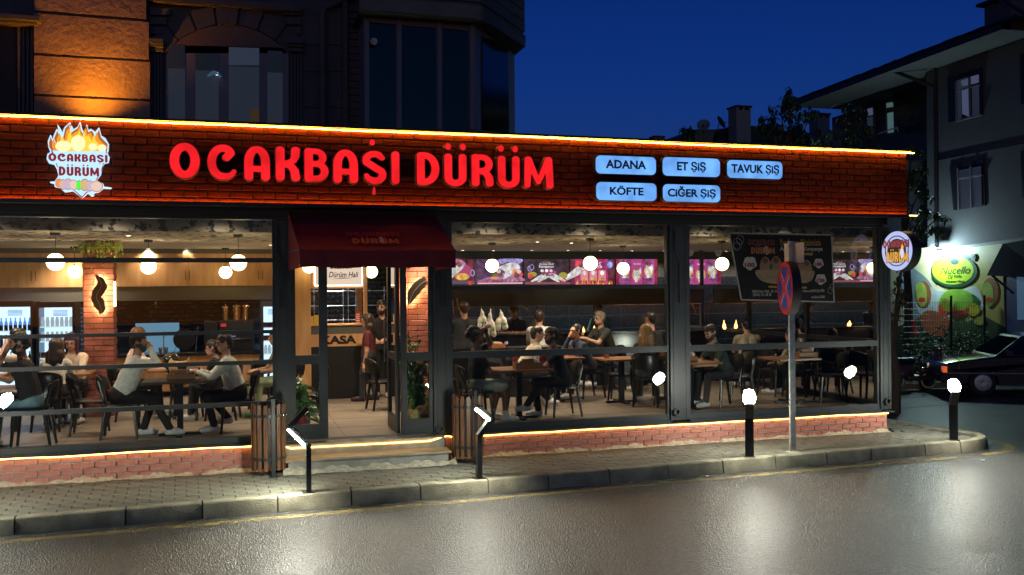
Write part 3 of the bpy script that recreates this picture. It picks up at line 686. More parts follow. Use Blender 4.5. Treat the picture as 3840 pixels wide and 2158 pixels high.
halo = q([(665, 560), (655, 480), (690, 390), (712, 470), (735, 400), (775, 310), (800, 350), (785, 250), (830, 320), (850, 370), (880, 290), (955, 222), (925, 310), (975, 265), (1000, 320), (1060, 280), (1090, 215), (1110, 300), (1150, 370), (1180, 250), (1200, 330), (1240, 310), (1300, 350), (1345, 290), (1375, 400), (1430, 430), (1475, 510), (1470, 600), (1455, 630), (1485, 690), (1470, 765), (1415, 775), (1385, 830), (1365, 930), (1310, 1000), (1400, 1050), (1410, 1090), (1515, 1105), (1505, 1120), (1400, 1115), (1340, 1165), (1270, 1180), (1275, 1215), (1240, 1222), (1190, 1180), (1115, 1245), (990, 1150), (880, 1165), (820, 1110), (750, 1095), (740, 1050), (685, 1040), (688, 1025), (750, 1020), (775, 985), (800, 945), (780, 860), (740, 790), (670, 775), (640, 720), (650, 650), (690, 625)])
flat('logo_panel', halo, em('logo pale panel', .50, .78, 1.0), LOGO, YG, 0, .035)
fire = q([(672, 560), (665, 490), (690, 410), (715, 490), (760, 500), (735, 430), (780, 330), (800, 390), (800, 450), (860, 420), (885, 300), (950, 230), (930, 330), (960, 360), (1050, 300), (1090, 230), (1095, 320), (1150, 420), (1135, 330), (1180, 260), (1195, 350), (1250, 330), (1300, 430), (1345, 310), (1370, 420), (1390, 440), (1460, 510), (1455, 590), (1300, 605), (860, 610), (700, 590)])
flat('flame', fire, em('flame brown', .42, .10, .02), LOGO, YG-.037, 0, .002)
ins = lambda L, f, cx, cy, dy=0: [(cx+(x-cx)*f, cy+(y-cy)*f+dy) for x, y in L]
flat('flame', ins(fire, .90, 295, 566), em('flame orange', .80, .30, .02), LOGO, YG-.041)
flat('flame', ins(fire, .76, 295, 566), em('flame yellow', .92, .62, .05), LOGO, YG-.045)
for cx, cy, rx, ry in ((860, 540, 110, 75), (1060, 500, 100, 110), (1260, 550, 60, 50), (1385, 560, 60, 45)):
    flat('flame_core', [((cx+rx*math.cos(a*PI/8))/3.62, 400+(cy+ry*math.sin(a*PI/8))/3.62) for a in range(16)], em('flame core', .95, .85, .45), LOGO, YG-.049)
DR = em('logo dark red', .30, .02, .03, .7)
for L in ([(693, 590), (710, 590), (725, 640), (705, 640)], [(1440, 590), (1452, 590), (1448, 640), (1436, 640)], [(755, 770), (768, 770), (790, 825), (780, 825)], [(1405, 765), (1415, 765), (1375, 880), (1365, 880)], [(1330, 945), (1340, 950), (1312, 1000), (1300, 998)], [(1000, 1140), (1015, 1140), (1115, 1225), (1110, 1240)], [(1185, 1150), (1198, 1155), (1117, 1240), (1110, 1228)]):
    flat('cone_outline', q(L), DR, LOGO, YG-.04)
bt = lambda a, c, t, bo, y: (fy(a, (t+bo)/2, y)[0], fy(c, (t+bo)/2, y)[0], fy((a+c)/2, bo, y)[1], fy((a+c)/2, t, y)[1])
def letters(body, a, c, t, bo, y, mat_, parent, name='lettering', off=.06, ex=.0015, shear=0):
    return add(name, text_mesh(name, body, mat_, bt(a, c, t, bo, y), y, ex, off, shear), parent, world=True)
bubble('OCAKBAŞI', 181, 403, 578, 614, YG-.042, DR, LOGO); bubble('DÜRÜM', 220, 372, 618, 661, YG-.042, DR, LOGO)
MEAT = [em('meat tone', .62, .42, .36), em('meat pink', .55, .40, .52), em('meat pale', .75, .52, .42)]
flat('skewer', q([(690, 1030), (760, 1035), (1400, 1095), (1510, 1103), (1510, 1112), (1400, 1108), (760, 1045), (690, 1038)]), em('skewer white', .8, .85, .95), LOGO, YG-.039)
k = 0
for cx, cy, rx, ry, m_ in ((800, 1040, 45, 55, em('carrot orange', .9, .25, .06)), (855, 1060, 50, 65, MEAT[0]), (925, 1055, 58, 70, MEAT[1]), (1000, 1065, 52, 65, MEAT[2]), (1072, 1070, 38, 62, em('pepper green', .08, .85, .06)), (1150, 1065, 60, 75, em('onion mustard', .62, .42, .18)), (1220, 1080, 45, 70, MEAT[1]), (1310, 1085, 78, 70, MEAT[2])):
    P = [((cx+rx*(1+.08*math.sin(3*a))*math.cos(a*PI/8))/3.62, 400+(cy+ry*math.sin(a*PI/8))/3.62) for a in range(16)]
    flat('skewer_piece', ins(P, 1.1, cx/3.62, 400+cy/3.62), DR, LOGO, YG-.041-.001*k); flat('skewer_piece', P, m_, LOGO, YG-.044-.001*k); k += 1
# ---------------------------------------------------------------- uplighter on the stucco pilaster
# ---------------------------------------------------------------- awning
AW = thing('awning', 'dark red fabric awning with printed logo over the restaurant door', 'awning', (1.7, 0, 2.3))
xa0, xa1, ya, zA, zF, zV = .70, 2.74, -.95, 2.93, 2.47, 2.25
fa0, fa1 = fy(1124, 938, ya)[0], fy(1708, 942, ya)[0]; zF = fy(1400, 939, ya)[1]; zV = fy(1400, 1004, ya)[1]
xa0, xa1 = fy(1081, 820, -.21)[0], fy(1632, 822, -.21)[0]; zA = fy(1350, 800, -.21)[1]
b = MB(); n = 16
for k in range(n):
    t0, t1 = k/n, (k+1)/n; f = lambda t: (xa0+(xa1-xa0)*t, -.21, zA); h = lambda t, : (fa0+(fa1-fa0)*t, ya, zF+.006*math.sin(t*9))
    md = lambda t: tuple((a+c)/2-(.012 if i_ == 2 else 0) for i_, (a, c) in enumerate(zip(f(t), h(t))))
    b.quad(md(t0), md(t1), f(t1), f(t0)); b.quad(h(t0), h(t1), md(t1), md(t0))
b.build('canopy', M['awning'], AW, smooth=True, world=True)
b = MB()
for k in range(24):
    t0, t1 = k/24, (k+1)/24; y_ = lambda t: ya-.015+.012*math.sin(t*31)
    b.quad((fa0+(fa1-fa0)*t0, y_(t0), zV+.008*math.sin(t0*17)), (fa0+(fa1-fa0)*t1, y_(t1), zV+.008*math.sin(t1*17)), (fa0+(fa1-fa0)*t1, ya, zF), (fa0+(fa1-fa0)*t0, ya, zF))
b.build('valance', M['awning'], AW, smooth=True, world=True)
for xs, xb in ((fa0, xa0), (fa1, xa1)):
    b = MB(); b.poly([(xb, -.21, zA), (xs, ya, zF), (xb, -.21, zF)]); b.quad((xs, ya, zF), (xb, -.21, zF), (xb, -.21, zV-.02), (xs, ya, zV)); b.build('side_panel', M['awning'], AW, world=True)
MB().beam((fa0+.02, ya+.035, zF-.03), (fa1-.02, ya+.035, zF-.03), .02, .02).beam((fa0, ya, zF), (xa0, -.2, zF-.0), .022, .022).beam((fa1, ya, zF), (xa1, -.2, zF), .022, .022).build('awning_frame', M['black_metal'], AW, world=True)
def on_slope(px, py):
    d = ray(px, py); p0 = Vector((xa0, -.21, zA)); nn = Vector((0, zA-zF, ya+.21)).normalized(); nn = Vector((0, (zF-zA), -(ya+.21))).normalized()
    nn = Vector((1, 0, 0)).cross(Vector((0, ya+.21, zF-zA))).normalized(); t = (p0-CAM).dot(nn)/d.dot(nn); return CAM+t*d
def slope_text(body, a, c, t, bo, m_):
    P0, P1, Pt = on_slope(a, bo), on_slope(c, bo), on_slope((a+c)/2, t); up = Vector((0, -(ya+.21), zA-zF)).normalized()
    hgt = (Pt-P0).dot(up); me = bubble_mesh('print', body, m_, (0, P1.x-P0.x, 0, hgt), 0, .001)
    n_ = len(me.vertices); co = np.empty(n_*3, 'f'); me.vertices.foreach_get('co', co); co = co.reshape(-1, 3)
    nv = up.cross(Vector((1, 0, 0))).normalized(); nv = nv if nv.z > 0 else -nv
    R = np.outer(co[:, 0], (1, 0, 0))+np.outer(co[:, 2], up)+np.outer(-co[:, 1]+.016, nv)+np.array(P0)
    me.vertices.foreach_set('co', R.astype('f').ravel()); return add('print', me, AW, world=True)
slope_text('OCAKBAŞI', 1297, 1499, 875, 893, mat('print dark red', (.42, .05, .04), .8)); slope_text('DÜRÜM', 1322, 1498, 893, 918, mat('print orange', (.62, .16, .05), .8))
slope_text('I', 1424, 1440, 893, 914, mat('print white', (.7, .62, .6), .8))
# ---------------------------------------------------------------- round blade sign at the corner
def round_sign():
    x0, z0 = fy(3380, 942, -.42); r = .318
    root = thing('blade_sign', 'round lit white sign with shop logo sticking out at the building corner', 'round sign', (x0, -.42, z0-r))
    ang = math.radians(-84); Rm = Matrix.Rotation(ang, 4, 'Z'); T = Matrix.Translation((x0, -.42, z0)) @ Rm
    def put(me, nm): me.transform(T); return add(nm, me, root, world=True)
    put(MB().lathe([(1e-3, -.09), (r, -.09), (r, .09), (1e-3, .09)], 40, axis='y').mesh('drum', M['black_metal'], True), 'drum')
    cm = lambda nm, lp, y, m_, t=.0015: put(curve_mesh(nm, lp, t, m_, y), nm)
    cm('lit_face', [disc_loop(0, 0, r*.97, r*.97, 40)], -.092, em('round sign face', .42, .47, .78))
    cm('ring', [disc_loop(0, 0, r*.76, r*.76, 40), disc_loop(0, 0, r*.71, r*.71, 40)], -.097, em('sign ink', .03, .02, .05, .6))
    cm('disc', [disc_loop(0, 0, r*.6, r*.6, 30)], -.098, em('sign brown', .05, .02, .02, .6))
    for body, bxx, m_ in (('OCAKBAŞI', (-r*.84, r*.78, .03, .17), em('sign maroon', .28, .05, .06, .8)), ('DÜRÜM', (-r*.66, r*.74, -.18, .03), em('sign amber', .70, .36, .06, .9))):
        put(bubble_mesh('lettering', body, em('sign outline', .03, .01, .02, .5), (bxx[0]-.008, bxx[1]+.008, bxx[2]-.008, bxx[3]+.006), -.101, .001), 'lettering_outline'); put(bubble_mesh('lettering', body, m_, bxx, -.105, .001), 'lettering')
    cm('wrap_icon', [smooth_pts([(.08, .0), (.12, .05), (.15, 0), (.145, -.08), (.115, -.12), (.09, -.08)], 4)], -.107, em('icon white', .6, .6, .75))
    cm('flame_icon', [smooth_pts([(.10, .05), (.125, .10), (.15, .05), (.125, .03)], 4)], -.108, em('icon flame', .9, .4, .05))
    MB().tube([(x0-.05, .02, z0+.1), (x0-.02, -.2, z0+.1)], .02, 8).tube([(x0-.05, .02, z0-.1), (x0-.02, -.2, z0-.1)], .02, 8).build('bracket', M['black_metal'], root, world=True)
round_sign()
# ---------------------------------------------------------------- interior fittings
def at(px, py, Y): x, z = fy(px, py, Y); return x, Y, z
YC = 6.35
def cab(pxs, pyt, pyb, Y, depth, label, grp=None, handles=()):
    x0 = fy(pxs[0], pyt, Y)[0]; x1 = fy(pxs[-1], pyt, Y)[0]; z1 = fy(500, pyt, Y)[1]; z0 = fy(500, pyb, Y)[1]
    root = thing('wall_cabinet', label, 'cabinet', ((x0+x1)/2, Y, z0))
    MB().box(x0, x1, Y+.02, Y+depth, z0, z1).build('carcass', M['wood'], root, world=True)
    for a, c in zip(pxs, pxs[1:]):
        xa, xc = fy(a, 1000, Y)[0], fy(c, 1000, Y)[0]; bx(xa+.003, xc-.003, Y, Y+.02, z0, z1).build('cabinet_door', M['woodh'], root, world=True)
    for h in handles: x = fy(h, 1040, Y)[0]; MB().tube([(x, Y-.03, z0+.12), (x, Y-.03, z0+.30)], .006, 6).tube([(x, Y-.03, z0+.13), (x, Y, z0+.13)], .005, 5).tube([(x, Y-.03, z0+.29), (x, Y, z0+.29)], .005, 5).build('handle', M['black_metal'], root, world=True)
    return z0, z1
zc0, zc1 = cab([-260, -60, 128, 310], 951, 1076, YC, .5, 'oak wall cabinets with black bar handles above the drinks fridges', handles=(118, 135))
cab([428, 565, 707, 842, 977, 1110], 951, 1075, YC, .5, 'long oak wall cabinets above the dark tiled counter wall', handles=(696, 711, 970, 985))
structure(bx(fy(-260, 1000, YC)[0], fy(1110, 1000, YC)[0], YC+.01, YB, zc1+.001, CZ).build('wall', M['band']))
structure(bx(fy(-260, 1000, YC)[0], fy(1110, 1000, YC)[0], YC+.05, YB, fy(500, 1129, YC)[1], zc0-.001).build('wall', M['band']))
def tile_wall(x0, x1, z0, z1, Y, tw, th, label, limit=300, m=None):
    root = thing('tiled_wall', label, 'tiled wall', ((x0+x1)/2, Y, z0))
    base = bx(x0, x1, Y+.01, Y+.03, z0, z1).build('backing', M['grout'], root, world=True)
    me = MB().cbox(-tw/2+.004, tw/2-.004, -.012, .012, -th/2+.004, th/2-.004, .014).mesh('tile', m or M['gtile']); q = random.Random(9); n = 0; b = MB()
    r = 0; z = z1-th/2
    while z-th/2 > z0-.01:
        x = x0+tw/2+(tw/2 if r % 2 else 0)
        while x+tw/2 <= x1+.01:
            if n < limit: o = add('tile', me, root); o.location = Vector((x, Y, z))-wloc(root); o.rotation_euler = (q.uniform(-.03, .03), 0, q.uniform(-.03, .03)); n += 1
            else: b.cbox(x-tw/2+.004, x+tw/2-.004, Y-.012, Y+.012, z-th/2+.004, z+th/2-.004, .014)
            x += tw
        z -= th; r += 1
    if b.v: o = b.build('tiling', m or M['gtile'], root, world=True); o['kind'] = 'stuff'
xt0, xt1 = fy(280, 1200, YC+.3)[0], fy(975, 1200, YC+.3)[0]
tile_wall(xt0, xt1, .9, fy(600, 1129, YC+.3)[1], YC+.3, .165, .085, 'glossy black metro tiles behind the counter left of the door')
# drinks fridges
FG = emit('fridge interior light', (.45, .68, 1.0), 1.9)
def fridge(px0, px1, Y, pyt, label, bottles, blue=True):
    x0, x1 = fy(px0, 1200, Y)[0], fy(px1, 1200, Y)[0]; z1 = fy((px0+px1)/2, pyt, Y)[1]
    root = thing('drinks_fridge', label, 'fridge', ((x0+x1)/2, Y+.3, 0), group='glass door drinks fridges')
    b = MB().box(x0, x0+.05, Y, Y+.6, .0, z1).box(x1-.05, x1, Y, Y+.6, 0, z1).box(x0+.05, x1-.05, Y, Y+.6, z1-.1, z1).box(x0+.05, x1-.05, Y, Y+.6, 0, .25)
    b.build('body', M['black_metal'], root, world=True)
    bx(x0+.05, x1-.05, Y+.5, Y+.55, .25, z1-.1).build('lit_back', FG, root, world=True)
    b = MB()
    for k in range(5): b.box((x0+x1)/2-.12, (x0+x1)/2+.12, Y+.47, Y+.49, z1-.26+k*.022, z1-.25+k*.022)
    b.build('vent_grille', M['black_metal'], root, world=True)
    q = random.Random(int(px0)); nb = 0
    for k, (dz, kind) in enumerate(bottles):
        zs = z1-dz; bx(x0+.05, x1-.05, Y+.08, Y+.5, zs-.02, zs).build('shelf', emit('shelf glow', (.7, .85, 1), .9), root, world=True)
        n = int((x1-x0-.12)/.066)
        for i in range(n):
            x = x0+.09+i*(x1-x0-.18)/(n-1); h = .2
            if kind == 'cola': P = [(.001, 0), (.028, 0), (.030, .03), (.026, .07), (.030, .11), (.026, .14), (.011, .18), (.011, h+.03), (.001, h+.03)]; mm = em('blue bottle cap label', .08, .32, .9, .8) if k < 1 else mat('cola bottle', (.02, .02, .05), .15)
            elif kind == 'ayran': P = [(.001, 0), (.03, 0), (.033, .09), (.024, .15), (.022, .17), (.001, .17)]; mm = em('frosted bottle', .42, .50, .55, .8)
            else: P = [(.001, 0), (.036, 0), (.036, .1), (.001, .1)]; mm = mat('red brown can', (.35, .08, .05), .4)
            MB().lathe(P, 8, (x, Y+.14+q.uniform(-.01, .01), zs)).build('bottle', mm, root, smooth=True, world=True)
            if kind == 'cola' and k < 1: MB().lathe([(.001, 0), (.031, .0), (.031, .1), (.001, .1)], 8, (x, Y+.132, zs)).build('bottle_label', mat('cola bottle', (.02, .02, .05), .15), root, smooth=True, world=True)
    b = MB(); b.quad((x0+.05, Y+.01, .25), (x1-.05, Y+.01, .25), (x1-.05, Y+.01, z1-.1), (x0+.05, Y+.01, z1-.1)); b.build('door_glass', M['glass'], root, world=True)
    MB().box(x1-.035, x1-.02, Y-.03, Y, .6, 1.3).build('handle', M['chrome'], root, world=True)
fridge(-60, 125, 5.5, 1131, 'tall glass door fridge of blue cola bottles at the left edge', [(.52, 'cola'), (.82, 'cola'), (1.12, 'cola'), (1.4, 'can')])
fridge(134, 282, 5.5, 1133, 'glass door fridge with two shelves of frosted bottles beside the brick pillar', [(.44, 'ayran'), (.70, 'ayran'), (1.0, 'can'), (1.3, 'can')])
fridge(978, 1085, 5.6, 1131, 'narrow blue lit fridge of dessert cups behind the left door post', [(.5, 'can'), (.75, 'can'), (1.0, 'ayran'), (1.3, 'can')])
# counter run on the left
def block(name, label, cat, parts, group=None, loc=None):
    root = thing(name, label, cat, loc or (parts[0][1], parts[0][3], 0), group=group)
    for p in parts: bx(*p[1:7]).build(p[0], p[7], root, world=True)
    return root
xc0, xc1 = fy(440, 1300, 5.9)[0], fy(975, 1300, 5.9)[0]; zct = fy(700, 1327, 5.9)[1]
block('back_counter', 'black topped oak counter along the tiled wall left of the door', 'counter', [('worktop', xc0, xc1, 5.85, YC+.29, zct-.04, zct, M['cblack']), ('front_panel', xc0, xc1, 5.9, 5.95, .1, zct-.04, M['woodh'])])
sx0, sx1 = fy(508, 1250, 6.5)[0], fy(672, 1250, 6.5)[0]; sz0, sz1 = zct+.005, fy(600, 1212, 6.5)[1]
r_ = block('sink_unit', 'pale blue tiled sink recess with chrome tap behind the diners', 'sink', [('splashback', sx0, sx1, 6.5, 6.53, sz0, sz1, em('self glowing blue splashback', .12, .27, .40, .8))])  # splashback glows by emission, its blue light put into the colour
xs = fy(612, 1250, 6.2)[0]
MB().tube([(xs, 6.3, zct), (xs, 6.3, zct+.3), (xs+.03, 6.28, zct+.37), (xs+.10, 6.26, zct+.38), (xs+.15, 6.25, zct+.33)], .012, 8).build('tap', M['chrome'], r_, smooth=True, world=True)
for k in range(2): MB().lathe([(.02, 0), (.04, .12), (.036, .12), (.001, .01)], 12, (xs-.04+k*.1, 6.05, zct)).build('tumbler', M['chrome'], r_, smooth=True, world=True)
ox0, ox1 = fy(822, 1250, 5.95)[0], fy(952, 1250, 5.95)[0]; oz1 = fy(880, 1202, 5.95)[1]
r_ = block('countertop_oven', 'black pizza oven with long handle on the counter beside the right fridge', 'oven', [('body', ox0, ox1, 5.95, 6.5, zct, oz1, M['black_metal']), ('door', ox0+.03, ox1-.03, 5.93, 5.95, zct+.06, oz1-.18, mat('oven glass', (.02, .02, .022), .1)), ('handle', ox0+.05, ox1-.05, 5.89, 5.91, zct+.25, zct+.27, M['chrome']), ('display', ox0+.06, ox0+.3, 5.925, 5.93, zct+.30, zct+.315, em('blue display dots', .1, .15, .9, 1.2)), ('red_switch', ox0+.03, ox0+.13, 5.92, 5.95, oz1-.12, oz1-.06, em('red switch', .6, .03, .02, .7))])
block('grill_box', 'dark low oven box with flat lid left of the pizza oven', 'oven', [('body', fy(765, 1250, 6)[0], ox0-.02, 6.0, 6.45, zct, fy(800, 1206, 6)[1], M['black_metal'])])
for k, px in enumerate((846, 888, 923)):
    x = fy(px, 1200, 6.1)[0]; r = .075 if k else .058; h = .26 if k else .24
    t = thing('canister', 'shiny brass coloured canister, %s of three on the black oven' % ('leftmost', 'middle', 'rightmost')[k], 'canister', (x, 6.1, oz1), group='canisters on the oven')
    MB().lathe([(.001, 0), (r, 0), (r, h), (r+.008, h+.004), (r+.004, h+.02), (.03, h+.04), (.001, h+.04)], 18).build('canister_body', mat('brass', (.75, .52, .28), .2, metal=1), t, smooth=True)
    MB().tube([(0, 0, h+.03), (0, 0, h+.07)], .014, 8).build('lid_knob', M['chrome'], t)
x = fy(702, 1260, 6.0)[0]
t = thing('bread_lamp', 'hanging round black griddle plate with wire stand on the counter', 'griddle', (x-.05, 5.95, zct)); b = MB(); b.lathe([(.001, -.01), (.2, -.01), (.2, .01), (.001, .01)], 28, (0, 0, .27), axis='y'); b.build('plate', M['cblack'], t, smooth=True); MB().tube([(-.2, 0, .01), (.2, 0, .01)], .012, 6).tube([(.2, 0, .0), (.25, 0, .5)], .006, 6).tube([(-.2, 0, .0), (.0, 0, .48)], .005, 6).build('stand', M['chrome'], t, smooth=True)
# ---------------------------------------------------------------- brick pillars with feather lamps
def pillar(px0, px1, Y, label, depth=.42, bpx=87, z1=CZ):
    x0, x1 = fy(px0, 1250, Y)[0], fy(px1, 1250, Y)[0]
    root = thing('brick_pillar', label, 'pillar', ((x0+x1)/2, Y, 0))
    core = bx(x0+.012, x1-.012, Y+.012, Y+depth, 0, z1).build('core', M['fmortar'], root, world=True)
    bw, bh = .30, .088; r = 0; z = z1; q = random.Random(int(px0))
    pmesh = mat('pillar brick', (.30, .09, .055), .7, var=.25, scale=6, bump=.3)
    while z > .0:
        zl = max(z-bh, 0); x = x0 - (bw/2 if r % 2 else .0)
        while x < x1:
            a, c = max(x, x0), min(x+bw, x1)
            if c-a > .03 and z-zl > .03: MB().cbox(a+.004, c-.004, Y+q.uniform(-.002, .002), Y+.02, zl+.005, z-.005, .004).build('brick', pmesh, core)
            x += bw
        for yy in (0, 1): 
            a, c = Y+.02+yy*.2-(.1 if r % 2 else 0), Y+.21+yy*.2-(.1 if r % 2 else 0); a = max(a, Y+.022); c = min(c, Y+depth)
            bx(x1-.012, x1, a+.004, c, zl+.005, z-.005).build('brick', pmesh, core)
        z -= bh; r += 1
    return x0, x1
px0_, px1_ = pillar(312, 428, 3.4, 'square red brick pillar with glowing feather lamp between the left tables')
M['fglow'] = emit('warm feather backlight', (1.0, .66, .34), 260)
def feather(pts_mid, widths, Y, label, ncut=26):
    P = smooth_pts([fy(a, c, Y) for a, c in pts_mid], 6, closed=False); n = len(P)
    Wd = [widths[0]+0*k for k in range(n)]; Wd = np.interp(np.linspace(0, 1, n), np.linspace(0, 1, len(widths)), widths)
    L, R = [], []; q = random.Random(5)
    for k in range(n):
        a = Vector(P[max(k-1, 0)]); c = Vector(P[min(k+1, n-1)]); t = (c-a).normalized(); nr = Vector((-t.y, t.x)); p = Vector(P[k])
        L.append(tuple(p+nr*(Wd[k]+q.uniform(-.008, .006)))); R.append(tuple(p-nr*(Wd[k]+q.uniform(-.008, .006))))
    root = thing('feather_lamp', label, 'wall lamp', (P[n//2][0], Y, min(p[1] for p in P)))
    lp = L+R[::-1]; add('feather', curve_mesh('feather', [lp], .006, mat('feather black', (.02, .018, .014), .55), Y), root, world=True)
    add('shaft', MB().tube([(p[0], Y-.012, p[1]) for p in P[1:-1]], .004, 5).mesh('shaft', mat('feather vein', (.25, .18, .08), .4)), root, world=True)
    MB().tube([(p[0]+.0, Y+.045, p[1]) for p in P[3:-3]], .018, 6).build('backlight', M['fglow'], root, world=True)
feather([(358, 1030), (378, 1056), (380, 1078), (366, 1100), (362, 1118), (372, 1140), (380, 1160), (378, 1180)], [.005, .055, .085, .085, .08, .085, .085, .06, .005], 3.4-.09, 'black feather shaped lamp glowing on the brick pillar at left')
MB().box(px1_+.005, px1_+.03, 3.36, 3.39, fy(430, 1150, 3.4)[1], fy(430, 1058, 3.4)[1]).build('side_lamp', emit('warm side tube', (1, .85, .6), 14), bpy.data.objects['feather_lamp'], world=True)
pxa, pxb = pillar(1497, 1612, 2.3, 'red brick pillar seen through the right door side light with feather lamp')
feather([(1600, 1052), (1575, 1068), (1552, 1095), (1540, 1120), (1531, 1147)], [.06, .09, .09, .06, .005], 2.3-.09, 'black feather lamp leaning over the brick pillar right of the door')
# ivy on top of the left pillar
def leaf_mesh(name, L=.07, Wd=.03, m=None, bend=.3):
    b = MB(); st = [(0, 0, 0), (L*.35, Wd/2, 0), (L*.7, Wd*.4, -bend*L*.3), (L, 0, -bend*L), (L*.7, -Wd*.4, -bend*L*.3), (L*.35, -Wd/2, 0)]
    b.v = st+[(L*.5, 0, .01)]; b.f = [(0, 1, 6), (1, 2, 6), (2, 3, 6), (3, 4, 6), (4, 5, 6), (5, 0, 6)]; b.m = [0]*6; return b
def scatter(b, lf, pos, sc, rot):
    R = rot.to_matrix() if not isinstance(rot, Matrix) else rot; i = len(b.v)
    b.v += [tuple(R @ Vector(v)*sc+Vector(pos)) for v in lf.v]; b.f += [tuple(i+k for k in f) for f in lf.f]; b.m += [0]*len(lf.f)
from mathutils import Euler
q = random.Random(11)
iv = thing('hanging_ivy', 'yellow green ivy garland hanging round the top of the left brick pillar', 'ivy', ((px0_+px1_)/2, 3.3, CZ))
b = MB(); lf = leaf_mesh('l', .07, .035)
for k in range(190):
    c = q.choice((px0_, px0_+.12, (px0_+px1_)/2, px1_-.1, px1_+.06)); z = CZ-abs(q.gauss(0, .13)); scatter(b, lf, (c+q.gauss(0, .05), 3.33+q.uniform(-.06, .04), z), q.uniform(.7, 1.2), Euler((q.uniform(-1, 1), 1.2+q.uniform(-.5, .5), q.uniform(-3, 3))))
b.build('leaves', M['leaf3'], iv, world=True)['kind'] = 'stuff'
# ---------------------------------------------------------------- globe pendants
GLB = emit('glass globe lamp', (1.0, .76, .36), 9.0)
for k, (pc, yc_, pgx, pgy, wh) in enumerate(((207, 873, 207, 983, 'near the fridges at far left'), (279, 925, 279, 1021, 'just left of the brick pillar'), (556, 900, 558, 1001, 'right of the brick pillar'), (845, 930, 846, 1022, 'lower of the pair near the door post'), (893, 880, 893, 986, 'higher of the pair near the door post'), (1158, 914, 1161, 1000, 'seen just under the awning at its left'), (1392, 925, 1394, 1020, 'above the woman inside the door'), (1845, 911, 1845, 997, 'in front of the wrap and smoke screen'), (2213, 895, 2215, 988, 'in front of the screen with three price boxes'), (2336, 921, 2336, 1007, 'in front of the purple wrap screen'), (2707, 903, 2709, 991, 'left of the hanging banner'))):
    x, y = gz(pc, yc_, CZ); d = ray(pgx, pgy); z = CAM.z + (y-CAM.y)/d.y*d.z
    t = thing('globe_pendant', 'glowing glass globe pendant, %s' % wh, 'pendant lamp', (x, y, CZ), group='globe pendants over the tables')
    MB().lathe([(.001, -.04), (.065, -.04), (.07, 0), (.001, 0)], 14).build('canopy', M['black_metal'], t, smooth=True)
    MB().tube([(0, 0, -.04), (0, 0, z-CZ+.11)], .005, 5).build('cord', M['black_metal'], t)
    MB().lathe([(.001, z-CZ+.135), (.035, z-CZ+.13), (.04, z-CZ+.105)], 12).build('cap', M['black_metal'], t, smooth=True)
    MB().sphere((0, 0, z-CZ), .118, 20).build('globe', GLB, t, smooth=True)
# recessed ceiling downlights (measured ones are real, the soffit row is added)
ld = bpy.data.lights.new('downlight', 'SPOT'); ld.energy = 180; ld.color = (1, .80, .58); ld.spot_size = math.radians(135); ld.spot_blend = .8; ld.shadow_soft_size = .05
ldw = ld.copy(); ldw.energy = 24; ldw.spot_size = math.radians(150)
k = 0; dn = []
for px, py in ((108, 928), (279, 925), (556, 929), (700, 930), (975, 932), (1735, 940), (2015, 904), (2143, 908), (1968, 943), (2080, 946), (2190, 947), (2300, 948), (2410, 949), (1850, 940)): dn.append(gz(px, py+(4 if py < 935 else 0), CZ))
dn += [(-1.5, 1.9), (.6, 4.6), (1.6, 2.0), (3.0, 2.0), (7.6, 2.4), (-3.3, 2.2), (1.9, 5.2), (2.3, 3.1)]  # last spot is added to brighten the figure in the doorway
for x, y, cz in [(a, c, CZ) for a, c in dn]+[(-3.2, .40, 3.05), (-1.6, .40, 3.05), (-.2, .40, 3.05), (3.6, .40, 3.05), (5.2, .40, 3.05), (7.2, .40, 3.05), (8.6, .40, 3.05)]:  # raised soffit row is added to light the beam face
    if y > YB-.2: y = YB-.5
    t = thing('downlight', None, 'downlight', (x, y, cz), group='recessed ceiling downlights'); t['label'] = 'small recessed spotlight in the cream dining room ceiling, some added as fill'
    MB().lathe([(.035, -.004), (.05, -.004), (.05, 0)], 16).build('trim_ring', M['white_paint'], t); MB().lathe([(.001, -.003), (.035, -.003)], 12).build('bulb', emit('downlight bulb', (1, .9, .7), 12), t)
    lo = bpy.data.objects.new('downlight_lamp', ld); COL.objects.link(lo); lo.parent = t; lo.location = (0, 0, -.012); lo.data = ld if cz == CZ else ldw
# smoke detector / camera
x, y = gz(2463, 950, CZ); t = thing('security_camera', 'small white dome camera hanging from the ceiling by the last screen', 'camera', (x, min(y, 6.0), CZ))
MB().lathe([(.001, -.14), (.05, -.12), (.06, -.08), (.075, -.07), (.075, 0), (.001, 0)], 16).build('dome', M['white_paint'], t, smooth=True)
